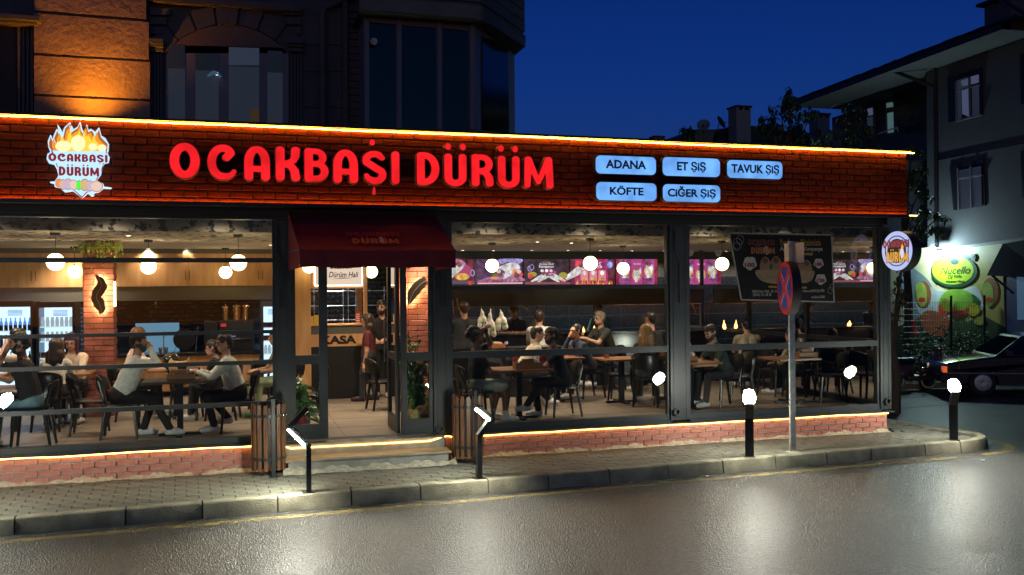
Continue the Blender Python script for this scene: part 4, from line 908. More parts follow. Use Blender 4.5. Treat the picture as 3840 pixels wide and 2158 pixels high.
# ---------------------------------------------------------------- menu screens
YM = 6.2
PINK, PUR, MAG, DKR, CRM, ORG, BLK2 = em('screen pink smoke', .75, .18, .36), em('screen purple', .30, .06, .20), em('screen magenta', .36, .02, .12), em('screen dark red', .12, .012, .03), em('screen cream wrap', .85, .74, .68), em('screen orange', .95, .42, .07), em('screen black', .025, .01, .02)
RDT, GRN, BRN, WHT, YEL, LIL, GRY = em('screen tomato', .75, .06, .05), em('screen herb', .10, .24, .05), em('screen meat', .20, .07, .05), em('screen white', .95, .93, 1.0, 1.1), em('screen yellow', .85, .6, .12), em('screen lilac', .42, .36, .80), em('screen violet smoke', .42, .18, .30)
def screen(px0, px1, label, pyt=971, pyb=1069):
    x0, x1 = fy(px0, 1020, YM)[0], fy(px1, 1020, YM)[0]; z1, z0 = fy((px0+px1)/2, pyt, YM)[1], fy((px0+px1)/2, pyb, YM)[1]
    root = thing('menu_screen', label, 'menu screen', ((x0+x1)/2, YM, z0), group='menu screens above the grill')
    bx(x0, x1, YM, YM+.05, z0, z1).build('bezel', CAN, root, world=True)
    def U(u, v): return (x0+.01+(x1-x0-.02)*u, z0+.01+(z1-z0-.02)*v)
    st = {'n': 0}
    def sh(nm, pts, m_, sm=0):
        st['n'] += 1; P = [U(*p) for p in pts]; P = smooth_pts(P, sm) if sm else P
        return add(nm, curve_mesh(nm, [P], .0008, m_, YM-.003-.002*st['n']), root, world=True)
    def tx(body, u0, u1, v0, v1, m_, shear=.2):
        st['n'] += 1; a, c = U(u0, v0), U(u1, v1); return add('lettering', text_mesh('lettering', body, m_, (a[0], c[0], a[1], c[1]), YM-.003-.002*st['n'], .0008, .01, shear), root, world=True)
    return sh, tx
def ell(cx, cy, rx, ry, n=18): return [(cx+rx*math.cos(2*PI*k/n), cy+ry*math.sin(2*PI*k/n)) for k in range(n)]
def wrap(sh, cx, cy, s=1.0, lean=.3):
    T = lambda L: [(cx+(x*math.cos(lean)+y*math.sin(lean)*1.7)*s*.55, cy+(-x*math.sin(lean)*.6+y*math.cos(lean))*s) for x, y in L]
    sh('wrap', T([(-.14, .22), (-.18, .1), (-.05, -.38), (.02, -.42), (.1, -.36), (.2, .1), (.16, .24), (0, .18)]), CRM, 3)
    q = random.Random(int(cx*100)); 
    for k in range(5): sh('filling', T(ell(-.12+.06*k, .22+q.uniform(-.02, .06), .06, .07, 8)), (BRN, GRN, RDT, BRN, LIL)[k])
    sh('fold', T([(-.16, .12), (.03, -.02), (.1, -.36), (.06, -.38), (0, -.06), (-.17, .08)]), em('fold shade', .55, .45, .42))
sh, tx = screen(1610, 1781, 'leftmost menu screen with pink smoke and a wrap over embers')
sh('background', [(0, 0), (1, 0), (1, 1), (0, 1)], DKR); sh('smoke', ell(.55, .7, .28, .32), PINK, 0); sh('smoke', ell(.75, .5, .2, .3), em('mid smoke', .38, .06, .14)); sh('glow', ell(.72, .3, .16, .14), ORG); wrap(sh, .55, .55, 1.1, .5); sh('onion_ring', ell(.95, .45, .05, .14), LIL); sh('onion_ring', ell(.95, .45, .03, .09), DKR); sh('grill', [(0, 0), (1, 0), (1, .14), (0, .2)], em('ember grey', .10, .07, .10)); sh('tomato', ell(.9, .05, .06, .08), RDT)
sh, tx = screen(1784, 1960, 'menu screen showing a fat wrap and kebab on grill bars')
sh('background', [(0, 0), (1, 0), (1, 1), (0, 1)], em('screen deep violet', .10, .04, .10)); sh('smoke', [(.5, 1), (.55, .8), (.7, .9), (.9, .8), (1, 1)], LIL, 4); sh('smoke', [(.05, .1), (.3, .3), (.6, .45), (.95, .3), (1, .12)], GRY, 4)
sh('wrap', [(.48, .66), (.72, .86), (.9, .82), (.95, .62), (.78, .4), (.58, .2), (.62, .5)], CRM, 4)
for k, (u, v) in enumerate(((.40, .5), (.46, .42), (.40, .36), (.52, .38), (.48, .52), (.84, .45), (.92, .5), (.96, .38), (.86, .32), (.44, .6))): sh('filling', ell(u, v, .05, .08, 9), (BRN, BRN, GRN, BRN, em('onion', .7, .5, .6), BRN, em('onion', .7, .5, .6), RDT, BRN, GRN)[k])
sh('tomato', ell(.38, .25, .09, .05), em('tomato slice', .85, .25, .1)); sh('tomato', [(.76, .4), (.8, .6), (.9, .62), (.84, .5), (.8, .38)], em('tomato slice', .85, .25, .1)); sh('grill', [(.02, .02), (1, .02), (1, .07), (.02, .07)], em('hot bar', .95, .45, .45))
for k in range(9): sh('grill_bar', [(.1+.1*k, .08), (.13+.1*k, .08), (.2+.09*k, .2), (.18+.09*k, .2)], em('bar dark', .14, .07, .12))
sh, tx = screen(1962, 2135, 'black menu screen reading Açılışa Özel Kampanya above four wraps')
sh('background', [(0, 0), (1, 0), (1, 1), (0, 1)], BLK2); sh('smoke', [(.4, .45), (.5, .62), (.6, .62), (.72, .45), (.5, .35)], MAG, 4); tx('Açılışa Özel', .34, .66, .76, .86, WHT); tx('Kampanya', .33, .66, .63, .76, WHT); tx('Yenilenen Yüzümüzle', .4, .6, .87, .90, YEL)
for u in (.40, .5, .6): sh('badge', ell(u, .54, .035, .06, 12), WHT)
for u, v in ((.13, .63), (.17, .68)): sh('onion_ring', ell(u, v, .05, .12), LIL); sh('onion_ring', ell(u, v, .038, .09), BLK2)
sh('glow', ell(.18, .4, .1, .1), em('dim yellow', .35, .28, .05)); sh('glow', ell(.86, .35, .1, .13), em('dim yellow', .35, .28, .05)); sh('tomato', ell(.14, .32, .06, .1), RDT); sh('tomato', ell(.87, .16, .06, .1), RDT)
for u, l in ((.34, .9), (.44, .7), (.6, -.7), (.7, -.9)): wrap(sh, u, .28, .62, l)
sh('grill', [(0, 0), (1, 0), (1, .08), (0, .1)], em('grill red', .25, .07, .09))
sh, tx = screen(2137, 2305, 'dark red menu screen with three price boxes and flames')
sh('background', [(0, 0), (1, 0), (1, 1), (0, 1)], MAG); sh('edge', [(0, 0), (.1, 0), (.1, 1), (0, 1)], DKR); sh('edge', [(.85, 0), (1, 0), (1, 1), (.85, 1)], DKR); wrap(sh, .14, .5, 1.2, .8); sh('tomato', ell(.17, .82, .06, .11), RDT)
for k in range(3):
    u = .22+.2*k; sh('price_card', [(u, .15), (u+.17, .15), (u+.17, .56), (u, .56)], em('card pink', .72, .22, .25)); sh('badge', ell(u+.085, .45, .045, .09), WHT); sh('price', [(u+.03, .18), (u+.14, .18), (u+.14, .27), (u+.03, .27)], ORG); 
sh('badge', ell(.88, .78, .085, .17), em('badge blue', .05, .1, .35)); sh('badge', ell(.88, .78, .06, .12), LIL); tx('ET DÜRÜM', .4, .7, .64, .76, WHT); tx('S', .62, .68, .72, .88, WHT)
q = random.Random(2)
for k in range(14): u = .1+.06*k; h = q.uniform(.08, .24); sh('flame', [(u, 0), (u+.05, 0), (u+.03+q.uniform(-.03, .03), h)], (ORG, em('flame red screen', .8, .12, .04))[k % 2])
def triple(sh, tx):
    sh('background', [(0, 0), (1, 0), (1, 1), (0, 1)], em('screen wine', .30, .012, .05))
    for k, u in enumerate((.08, .36, .64)):
        sh('stripe', [(u, 0), (u+.27, 0), (u+.27, 1), (u, 1)], PUR if k != 1 else em('stripe magenta', .42, .05, .22)); v = .58 if k != 1 else .42
        sh('disc', ell(u+.135, v-.03, .11, .26), ORG); wrap(sh, u+.135, v, .8, .1); tx('Et Dürüm' if k == 0 else ('Tavuk Dürüm' if k == 1 else 'Özel Dürüm'), u+.05, u+.22, (.26 if k != 1 else .78), (.32 if k != 1 else .84), WHT)
sh, tx = screen(2308, 2466, 'purple menu screen with three wraps in orange ovals left of the window post'); triple(sh, tx)
sh, tx = screen(2545, 2705, 'purple menu screen with wraps right of the window post', 972, 1069); triple(sh, tx)
sh, tx = screen(2708, 2870, 'menu screen mostly behind the hanging banner, orange and red', 973, 1069)
sh('background', [(0, 0), (1, 0), (1, 1), (0, 1)], MAG); sh('badge', ell(.15, .78, .08, .15), LIL); sh('tomato', ell(.06, .5, .06, .1), RDT); wrap(sh, .12, .3, .8, .5); sh('glow', ell(.2, .2, .2, .15), em('gold glow', .5, .3, .05)); sh('price_card', [(.26, .15), (.4, .15), (.4, .56), (.26, .56)], em('card pink', .72, .22, .25))
# grill hood, kitchen wall, pass counter
hx0, hx1 = fy(1600, 1100, 5.9)[0], fy(2455, 1100, 5.9)[0]
block('grill_hood', 'long dark extractor hood hanging under the menu screens', 'hood', [('hood_front', hx0, 9.9, 5.85, 5.9, fy(2000, 1149, 5.9)[1], fy(2000, 1076, 5.9)[1], mat('hood black steel', (.018, .018, .016), .35)), ('hood_lip', hx0, 9.9, 5.83, 5.85, fy(2000, 1149, 5.9)[1], fy(2000, 1147, 5.9)[1], M['chrome'])])
NAVY = mat('dark blue kitchen tile', (.008, .012, .020), .18, var=.2)
root = thing('tiled_wall', 'large dark blue kitchen tiles with pale joints behind the grill', 'tiled wall', (5, YB-.05, 0))
gx = [fy(p, 1200, YB-.06)[0] for p in (1640, 1748, 1850, 1950, 2041, 2136, 2230, 2330, 2430, 2580, 2680, 2780, 2880)]; gzs = [fy(2000, p, YB-.06)[1] for p in (1400, 1290, 1238, 1188, 1140, 1087, 1040)]
for a, c in zip(gx, gx[1:]):
    for z0_, z1_ in zip(gzs, gzs[1:]): bx(a+.004, c-.004, YB-.06, YB-.045, z0_+.004, z1_-.004).build('tile', NAVY, root, world=True)
bx(gx[0], gx[-1], YB-.05, YB-.02, gzs[0], gzs[-1]).build('backing', em('tile joint painted glow', .07, .10, .15, .5), root, world=True)  # joints glow by emission, imitating light caught between the tiles
# no wall lamp over the cook line: the joints' emission gives its cool glow
# grill counter with food, flames, smoke glow
gx0, gx1 = fy(1660, 1330, 4.9)[0], fy(2560, 1330, 4.9)[0]; gt = fy(2000, 1252, 4.9)[1]
block('grill_counter', 'long black grill counter with steel edge in front of the cooks', 'counter', [('front_panel', gx0, 9.7, 4.9, 4.95, 0, gt-.03, mat('glossy black counter', (.012, .012, .014), .15)), ('worktop', gx0, 9.7, 4.86, 5.7, gt-.03, gt, M['cblack']), ('steel_edge', gx0, 9.7, 4.845, 4.86, gt-.012, gt, M['chrome'])])
q = random.Random(8); t = thing('skewer_tray', 'rows of raw meat skewers lying on the grill counter edge', 'skewers', (fy(1930, 1255, 5)[0], 5.05, gt)); b = MB()
for k in range(70): b.sphere((q.uniform(fy(1878, 1250, 5)[0], fy(1985, 1250, 5)[0])-wloc(t).x, q.uniform(-.12, .2), .02), q.uniform(.015, .03), 6)
b.build('meat', mat('cooked meat', (.30, .10, .06), .5, col2=(.5, .3, .2)), t)['kind'] = 'stuff'
FL = emit('grill flame', (1.0, .42, .10), 7)
def flame(px, pyb, pyt, Y, label, w=.05):
    x, zb_ = fy(px, pyb, Y); zt_ = fy(px, pyt, Y)[1]; t = thing('flame', label, 'flame', (x, Y, zb_)); h = zt_-zb_
    b = MB(); b.lathe([(.001, 0), (w*.6, .02), (w, h*.25), (w*.7, h*.5), (w*.25, h*.8), (.001, h)], 8); b.lathe([(.001, 0), (w*.4, .01), (w*.5, h*.2), (.001, h*.6)], 7, (w*1.1, 0, 0)); b.build('tongue', FL, t, smooth=True)
flame(2229, 1245, 1222, 5.0, 'bright orange flame rising by the grey haired man', .04); flame(2188, 1247, 1225, 5.2, 'thin orange flame over the grill beside the bald spot', .02); flame(2715, 1236, 1200, 4.9, 'orange flame on the grill behind the man in dark green', .03)
for k, (px, rot) in enumerate(((2325, -35), (2352, -40), (2600, 60), (1965, 20))):
    x, z = fy(px, 1215 if k < 2 else 1160, 5.3); t = thing('grill_tongs', ('steel tongs hanging dark behind the grill, left one', 'steel tongs hanging dark behind the grill, right one', 'steel blade glinting behind the window post', 'steel scoop glinting under the hood above the cook')[k], 'tongs', (x, 5.3, z), group='hanging grill tools')
    b = MB(); a = math.radians(rot); b.beam((-.09*math.cos(a), 0, .09*math.sin(a)+.05), (.09*math.cos(a), 0, -.09*math.sin(a)), .012, .02); b.build('arm', M['chrome'], t); b = MB(); b.beam((-.09*math.cos(a)+.02, 0, .09*math.sin(a)+.06), (.09*math.cos(a)+.02, 0, -.09*math.sin(a)), .008, .012); b.build('arm', M['chrome'], t)
# knives on a rail at left of the kitchen
for k, (px, py, c_) in enumerate(((1686, 1190, (.02, .08, .5)), (1701, 1165, (.55, .02, .05)), (1718, 1160, (.03, .03, .035)))):
    x, z = fy(px, py, 5.6); t = thing('knife', ('blue', 'red', 'black')[k]+' handled kitchen knife hanging on the dark wall', 'knife', (x, 5.6, z), group='knives on the kitchen wall')
    MB().beam((0, 0, -.02), (.02, 0, -.14), .03, .02).build('handle', mat('knife grip %d' % k, c_, .4), t); MB().beam((-.02, 0, .22), (0, 0, -.02), .004, .03).build('blade', M['chrome'], t)
# cash desk seen through the door
yk = 4.43
kx0, kx1 = fy(1105, 1300, yk)[0], fy(1372, 1300, yk)[0]; zk = lambda py: fy(1250, py, yk)[1]
CD = thing('cash_desk', 'black and oak cash desk reading KASA inside the door', 'cash desk', ((kx0+kx1)/2, yk, 0))
bx(kx0, kx1, yk, yk+.6, 0, zk(1300)).build('front_panel', mat('matt black panel', (.006, .006, .007), .6), CD, world=True)
bx(kx0, kx1, yk-.01, yk+.6, zk(1300), zk(1254)).build('oak_band', M['woodh'], CD, world=True)
bx(kx0, kx1, yk, yk+.6, zk(1254), zk(1222)).build('upper_panel', M['band'], CD, world=True)
bx(kx0-.02, kx1+.02, yk-.03, yk+.62, zk(1222), zk(1218)).build('worktop', M['woodh'], CD, world=True)
letters('KASA', 1205, 1337, 1259, 1291, yk-.014, mat('black cut letters', (.01, .01, .01), .5), CD, off=.045, ex=.003)
x0, x1 = fy(1106, 1200, 4.3)[0], fy(1165, 1200, 4.3)[0]
OC = thing('oak_column', 'tall pale oak panelled column beside the cash desk', 'column', ((x0+x1)/2, 4.3, 0)); bx(x0, x1, 4.25, 4.8, 0, CZ).build('column_panel', M['woodh'], OC, world=True)
x0, x1 = fy(1364, 1200, 4.7)[0], fy(1377, 1200, 4.7)[0]
OC = thing('oak_post', 'slim oak post right of the cash desk opening', 'post', ((x0+x1)/2, 4.7, 0)); bx(x0, x1, 4.66, 4.76, zk(1218), CZ).build('post_panel', M['woodh'], OC, world=True)
bx(fy(1340, 1200, 4.9)[0], x0, 4.9, 5.0, 1.1, fy(1300, 1080, 4.9)[1]).build('brown_panel', mat('brown laminate', (.13, .085, .06), .5), OC, world=True)
SG = thing('wall_sign', 'white lit board reading Lezzetin Dürüm Hali above the cash desk', 'sign', (fy(1270, 1050, 4.6)[0], 4.6, 2.1))
sx0, sx1 = fy(1182, 1040, 4.6)[0], fy(1357, 1040, 4.6)[0]; s0, s1 = fy(1270, 1070, 4.6)[1], 2.62
bx(sx0-.25, fy(1362, 1050, 4.62)[0], 4.64, 4.7, s0-.06, CZ).build('backing_panel', M['wood'], SG, world=True)
bx(sx0, sx1, 4.6, 4.635, s0, s1).build('board', em('board warm white', .80, .62, .48, .85), SG, world=True)
for a in ((sx0-.01, sx1+.01, 4.61, 4.63, s0-.014, s0-.001), (sx0-.014, sx0-.001, 4.61, 4.63, s0, s1), (sx1+.001, sx1+.014, 4.61, 4.63, s0, s1)): bx(*a).build('edge_light', emit('white edge light', (1, .97, .9), 5), SG, world=True)
sk = mat('sign script ink', (.02, .015, .01), .5)
letters('Lezzetin', 1238, 1320, 984, 1009, 4.592, sk, SG, off=.02, shear=.25); letters('Dürüm Hali', 1233, 1344, 1020, 1041, 4.592, sk, SG, off=.015, shear=.25); flat('underline', [(1234, 1048), (1290, 1042), (1325, 1045), (1290, 1045)], sk, SG, 4.592, 0, .001)
tile_wall(fy(1165, 1100, 5.9)[0], fy(1497, 1100, 5.9)[0], 1.0, CZ-.25, 5.9, .20, .095, 'dark blue glossy brick tiles behind the cash desk', 250, NAVY)
b = thing('steel_shelf', 'steel wire shelf frame in front of the blue tiled wall', 'shelf frame', (fy(1290, 1200, 5.5)[0], 5.5, 1.0)); mbx = MB()
for px in (1178, 1287, 1306, 1334, 1441): x = fy(px, 1150, 5.5)[0]; mbx.tube([(x, 5.5, 1.1), (x, 5.5, fy(1290, 1075, 5.5)[1])], .006, 5)
for py in (1092, 1147, 1200): z = fy(1290, py, 5.5)[1]; mbx.tube([(fy(1166, 1100, 5.5)[0], 5.49, z), (fy(1480, 1100, 5.5)[0], 5.49, z)], .006, 5)
mbx.build('tube_frame', mat('blue grey steel', (.25, .33, .5), .3, metal=.6), b, world=True)
x, y, z = at(1342, 1218, 4.7); t = thing('menu_card', 'red and white price card standing on the cash desk', 'card', (x, 4.7, z)); MB().box(-.045, .045, 0, .01, 0, .24).build('card', mat('card red', (.45, .04, .03), .5), t)
for k in range(5): bx(-.032, .032, -.003, -.001, .03+k*.038, .05+k*.038).build('card_print', mat('card white', (.7, .65, .6), .6), t)
x, y, z = at(1180, 1218, 4.55); t = thing('juice_bottle', 'yellow tip box and bottle on the cash desk end', 'bottle', (x, 4.55, z)); MB().box(-.09, -.02, 0, .06, 0, .15).box(-.01, .07, 0, .06, 0, .17).build('tip_box', mat('yellow plastic', (.65, .45, .08), .4), t)
# ---------------------------------------------------------------- people
SKIN = [mat('skin light', (.52, .29, .20), .5, var=.06), mat('skin tan', (.38, .20, .125), .5, var=.06), mat('skin dark', (.17, .085, .055), .5, var=.06)]
EYE = mat('eye', (.03, .02, .018), .2); LIP = mat('lip', (.35, .12, .10), .5)
def cloth(n, c): return mat('cloth '+n, c, .88, var=.14, scale=18, bump=.25, bscale=45)
HAIRS = {'black': mat('hair black', (.012, .010, .009), .45, var=.4, scale=60, stretch=(1, 1, .15)), 'brown': mat('hair brown', (.032, .016, .010), .45, var=.4, scale=60, stretch=(1, 1, .15)),
         'ginger': mat('hair ginger', (.12, .045, .018), .45, var=.3, scale=60), 'grey': mat('hair grey', (.16, .14, .12), .55, var=.5, scale=60), 'blond': mat('hair honey blond', (.26, .14, .055), .45, var=.4, scale=50, stretch=(1, 1, .12)), 'scarf': cloth('headscarf plum', (.035, .012, .04))}
def two_bone(a, t, l1, l2, bend):
    a = Vector(a); t = Vector(t); d = t-a; L = min(d.length, (l1+l2)*.995); d.normalize(); t = a+d*L
    x = (l1*l1-l2*l2+L*L)/(2*L); h = math.sqrt(max(l1*l1-x*x, 0)); b = Vector(bend); b = (b-d*b.dot(d)).normalized()
    return a+d*x+b*h, t
def person(label, head, Y, face=0, pose='sit', seat=.46, lean=.12, arms=('rest', 'rest'), top='x', topc=(.5, .5, .5), sleeve='short', bottom=(.02, .02, .022), shoes=(.6, .6, .6), hair='black', hl='short', skin=0, beard=False, build_=1.0, tilt=0, turn=0, legs=None, bare_legs=False, extra=None, yaw_ok=True, apron=None):
    hx, hz = fy(head[0], head[1], Y); sit = pose == 'sit'
    P = []
    S_, T_, B_, H_, E_, L_, Hr = 0, 1, 2, 3, 4, 5, 6
    hc = hz                                     # centre of the head
    hipz = seat+.11 if sit else .93; sc = build_
    k = (hc-hipz)/(.68)                          # spine scale
    k = max(.86, min(1.12, k)); hipz = hc-.68*k
    if not sit and hipz > .99: pass
    dx = lambda z: lean*(z-hipz)/.5
    sh_z = hc-.235*k; spine = lambda z, f=0: (dx(z)+f, 0, z)
    pel = (0, 0, hipz); 
    for s in (-1, 1):
        P.append(((0, s*.075, hipz), (dx(hipz+.25), s*.075*sc, hipz+.25), .115*sc, .105*sc, T_)); P.append(((dx(hipz+.25), s*.075*sc, hipz+.25), (dx(sh_z-.06), s*.085*sc, sh_z-.07), .105*sc, .10*sc, T_))
        P.append(((0, s*.08, hipz-.02), (0, s*.08, hipz+.03), .118*sc, .115*sc, B_))
    P.append(((dx(sh_z), -.15*sc, sh_z-.012), (dx(sh_z), .15*sc, sh_z-.012), .068, .068, T_)); P.append(((dx(sh_z), -.05, sh_z+.015), (dx(sh_z), .05, sh_z+.015), .06, .06, T_))
    nb = Vector((dx(sh_z), 0, sh_z)); hd = nb+Vector((.03+tilt*.1, 0, .235*k))
    P.append((tuple(nb), tuple(nb.lerp(hd, .62)), .058, .056, S_))
    ty = math.radians(turn); Fh = Vector((math.cos(ty), math.sin(ty), -tilt*.8)).normalized(); Lh = Vector((-math.sin(ty), math.cos(ty), 0)); Uh = Fh.cross(Lh)
    hp = lambda f, l, u: tuple(hd+Fh*f+Lh*l+Uh*u)
    P += [(hp(-.015, 0, .035), hp(.0, 0, .03), .092, .09, S_), (hp(.02, 0, .0), hp(.035, 0, -.045), .075, .058, S_), (hp(.045, 0, -.075), hp(.05, 0, -.078), .040, .038, S_), (hp(.02, -.03, -.06), hp(.02, .03, -.06), .042, .042, S_),
          (hp(.092, 0, .02), hp(.112, 0, -.022), .010, .016, S_), (hp(.075, -.035, .032), hp(.075, .035, .032), .022, .022, S_)]
    for s in (-1, 1):
        P.append((hp(-.005, s*.082, -.005), hp(-.012, s*.088, .025), .014, .018, S_)); P.append((hp(.094, s*.032, .010), hp(.095, s*.033, .010), .010, .010, E_)); P.append((hp(.098, s*.018, .034), hp(.088, s*.052, .034), .007, .006, Hr))
    P.append((hp(.092, -.018, -.052), hp(.092, .018, -.052), .010, .010, L_ if not beard else L_))
    if beard:
        P += [(hp(.06, 0, -.085), hp(.05, 0, -.09), .043, .043, Hr), (hp(.09, -.022, -.038), hp(.09, .022, -.038), .011, .011, Hr)]
        for s in (-1, 1): P.append((hp(.0, s*.07, -.02), hp(.05, s*.045, -.075), .024, .03, Hr))
    # arms
    for s, am in ((1, arms[0]), (-1, arms[1])):
        shd = Vector((dx(sh_z), s*.185*sc, sh_z-.02)); ua, fa = .29, .25
        if am == 'rest': tgt = shd+Vector((.36, -s*.10, -.27 if sit else -.3)); bend = (-.2, s*.5, -1)
        elif am == 'lap': tgt = shd+Vector((.25, -s*.06, -.42)); bend = (-1, s*.4, -.2)
        elif am == 'mouth': tgt = Vector(hp(.15, -s*.0+s*.02, -.07)); bend = (.2, s*.5, -1)
        elif am == 'chin': tgt = Vector(hp(.12, s*.02, -.09)); bend = (.3, s*.3, -1)
        elif am == 'drink': tgt = Vector(hp(.17, s*.03, .0)); bend = (.4, s*.6, -.8)
        elif am == 'front': tgt = shd+Vector((.40, -s*.13, -.12)); bend = (-.1, s*.6, -1)
        elif am == 'down': tgt = shd+Vector((.05, s*.05, -.55)); bend = (-1, s*.2, 0)
        elif am == 'counter': tgt = shd+Vector((.33, -s*.05, -.33)); bend = (-.6, s*.6, -.6)
        else: tgt = shd+Vector(am); bend = (-.2, s*.5, -1)
        el, wr = two_bone(shd, tgt, ua, fa, bend)
        long_ = sleeve == 'long'
        P.append((tuple(shd), tuple(shd.lerp(el, .62 if not long_ else 1)), .062*sc, .057 if not long_ else .050, T_))
        if not long_: P.append((tuple(shd.lerp(el, .5)), tuple(el), .045, .040, S_))
        P.append((tuple(el), tuple(el.lerp(wr, .86 if long_ else 1)), .046 if long_ else .039, .036 if long_ else .027, T_ if long_ else S_))
        if long_: P.append((tuple(el.lerp(wr, .8)), tuple(wr), .028, .026, S_))
        # hand: palm, four curled fingers, thumb
        d = (wr-el).normalized(); side = d.cross(Vector((0, 0, 1)))
        if side.length < .2: side = Vector((0, 1, 0))
        side.normalize(); dn = d.cross(side).normalized(); dn = dn if dn.z < 0 else -dn
        pc = wr+d*.045; P.append((tuple(wr), tuple(pc), .026, .030, S_))
        for j in range(4):
            o_ = side*(-.030+.020*j); l1 = (.036, .042, .040, .030)[j]
            a_ = pc+o_+d*.02; b_ = a_+d*l1+dn*.012; c_ = b_+d*.014+dn*.028
            P.append((tuple(a_), tuple(b_), .0100, .0095, S_)); P.append((tuple(b_), tuple(c_), .0095, .0085, S_))
        tb = wr+d*.02+side*(-s*.028); P.append((tuple(tb), tuple(tb+d*.03+side*(-s*.018)+dn*.012), .012, .010, S_)); P.append((tuple(tb+d*.03+side*(-s*.018)+dn*.012), tuple(tb+d*.055+side*(-s*.012)+dn*.02), .010, .009, S_))
        if s == 1: hand1 = pc
        else: hand2 = pc
    # legs
    for s in (1, -1):
        hip = Vector((0, s*.095, hipz-.03))
        if sit:
            fz = max(0.0, seat-.46)*.55
            lg = legs[0 if s == 1 else 1] if legs else (.44, .02)
            kn = Vector((.40, s*.13, seat+.07)); an = Vector((lg[0], s*.13+0, .09+fz+lg[1]))
            if (an-kn).length < .1: an = kn+Vector((0, 0, -.42))
        else:
            lg = legs[0 if s == 1 else 1] if legs else (.02*s, 0)
            kn = Vector((lg[0]*.5+.03, s*.10, .49)); an = Vector((lg[0], s*.10, .09))
        tm = B_
        P.append((tuple(hip), tuple(kn if not bare_legs else hip.lerp(kn, .92)), .098*sc, .066 if not bare_legs else .083, tm))
        P.append((tuple(kn), tuple(an), .058, .040 if not (not bare_legs) else .050, B_ if not bare_legs else S_))
        if bare_legs: P.append((tuple(hip.lerp(kn, .8)), tuple(kn), .058, .055, S_)); P.append((tuple(kn.lerp(an, .85)), tuple(an), .043, .045, H_))
        fd = Vector((1, s*.15, 0)).normalized(); fz_ = Vector((0, 0, -.045)); 
        P.append((tuple(an+fz_-fd*.03), tuple(an+fz_+fd*.10), .046, .042, H_)); P.append((tuple(an+fz_+fd*.10), tuple(an+fz_+fd*.17+Vector((0, 0, -.006))), .043, .034, H_))
    tm_ = cloth(top, topc) if isinstance(topc, tuple) else topc
    mats = [SKIN[skin], tm_, cloth('legs %s' % (round(bottom[0]*100+bottom[1]*10, 2)), bottom), mat('shoe %s' % round(shoes[0]+shoes[1]*2, 2), shoes, .5), EYE, LIP, HAIRS[hair if hair != 'scarf' else 'black']]
    a = math.radians(face); off = Matrix.Rotation(a, 3, 'Z') @ Vector((hd.x, 0, 0))
    root = thing('person', label, 'person', (hx-off.x, Y-off.y, 0), a)
    add('body', sdf_mesh('body', P, mats, .0105, .022), root)
    # hair
    Hh = []
    if hl in ('short', 'curly', 'receding'):
        u0 = .072 if hl != 'receding' else .062
        Hh += [(hp(-.022, 0, .052), hp(.018 if hl != 'receding' else -.01, 0, .062), .096, .088, 0), (hp(-.045, 0, .0), hp(-.05, 0, -.02), .074, .062, 0)]
        for s in (-1, 1): Hh.append((hp(-.02, s*.055, .03), hp(.02, s*.06, .035), .042, .036, 0))
        if hl == 'curly':
            q = random.Random(4)
            for j in range(26): th_, ph = q.uniform(0, 6.28), q.uniform(-.2, 1.4); Hh.append((hp(-.03+.105*math.cos(th_)*math.cos(ph), .10*math.sin(th_)*math.cos(ph), .05+.10*math.sin(ph)),)*2+(.03, .03, 0))
        # keep the face free: hair is clipped in front of the ears
    elif hl == 'scarf':
        Hh += [(hp(-.03, 0, .045), hp(-.005, 0, .045), .108, .104, 0), (hp(-.03, 0, -.02), hp(-.01, 0, -.11), .098, .09, 0), (hp(0, 0, -.12), hp(-.02, 0, -.2), .09, .12, 0)]
        for s in (-1, 1): Hh.append((hp(.0, s*.06, .02), hp(.03, s*.05, -.07), .045, .045, 0))
    else:
        Hh += [(hp(-.022, 0, .052), hp(.02, 0, .062), .100, .09, 0), (hp(-.05, 0, .0), hp(-.075, 0, -.16), .085, .085, 0)]
        for s in (-1, 1): Hh.append((hp(-.0, s*.07, .03), hp(-.03, s*.08, -.14), .04, .045, 0))
        L = .30 if hl == 'long' else .20; q = random.Random(6)
        for j in range(9):
            o_ = -.09+.0225*j; Hh.append((hp(-.075, o_, -.08), hp(-.09-.02*q.random(), o_*1.2, -.08-L*q.uniform(.7, 1)), .042, .014, 0))
    hm = sdf_mesh('hair', Hh, [HAIRS[hair]], .0105, .018)
    # trim hair away from the face opening
    bm = bmesh.new(); bm.from_mesh(hm); c0 = hd; kill = []
    for v in bm.verts:
        r_ = v.co-c0; f, l, u = r_.dot(Fh), r_.dot(Lh), r_.dot(Uh)
        lim = {'scarf': .062}.get(hl, .058)
        if f > lim and u < (.052 if hl != 'receding' else .09): kill.append(v)
        if hl in ('short', 'curly', 'receding') and f > -.012 and u < .012 and abs(l) > .0: kill.append(v)
    bmesh.ops.delete(bm, geom=list(set(kill)), context='VERTS'); bm.to_mesh(hm); bm.free()
    add('hair', hm, root)
    if apron: pass
    return root, hd, hp, (hand1, hand2)
def cold(m, dz=0): return m
WH, BK = (.72, .70, .66), (.012, .012, .014)
p1 = person('man in black T-shirt and pale blue jeans sitting by the left window edge', (76, 1290), .55, 180, topc=BK, top='black', sleeve='short', bottom=(.16, .27, .33), hair='black', skin=1, beard=True, build_=1.12, arms=('mouth', 'front'), lean=.1)
person('person in cream T-shirt half hidden behind the man in black', (66, 1268), 2.3, 200, topc=(.62, .52, .42), top='cream', hair='black', skin=0, arms=('mouth', 'rest'))
person('woman with brown hair tied back in a white top, seen from behind', (213, 1305), 2.2, 75, topc=(.60, .56, .47), top='offwhite', hair='brown', hl='mid', skin=0, arms=('rest', 'rest'), build_=.92)
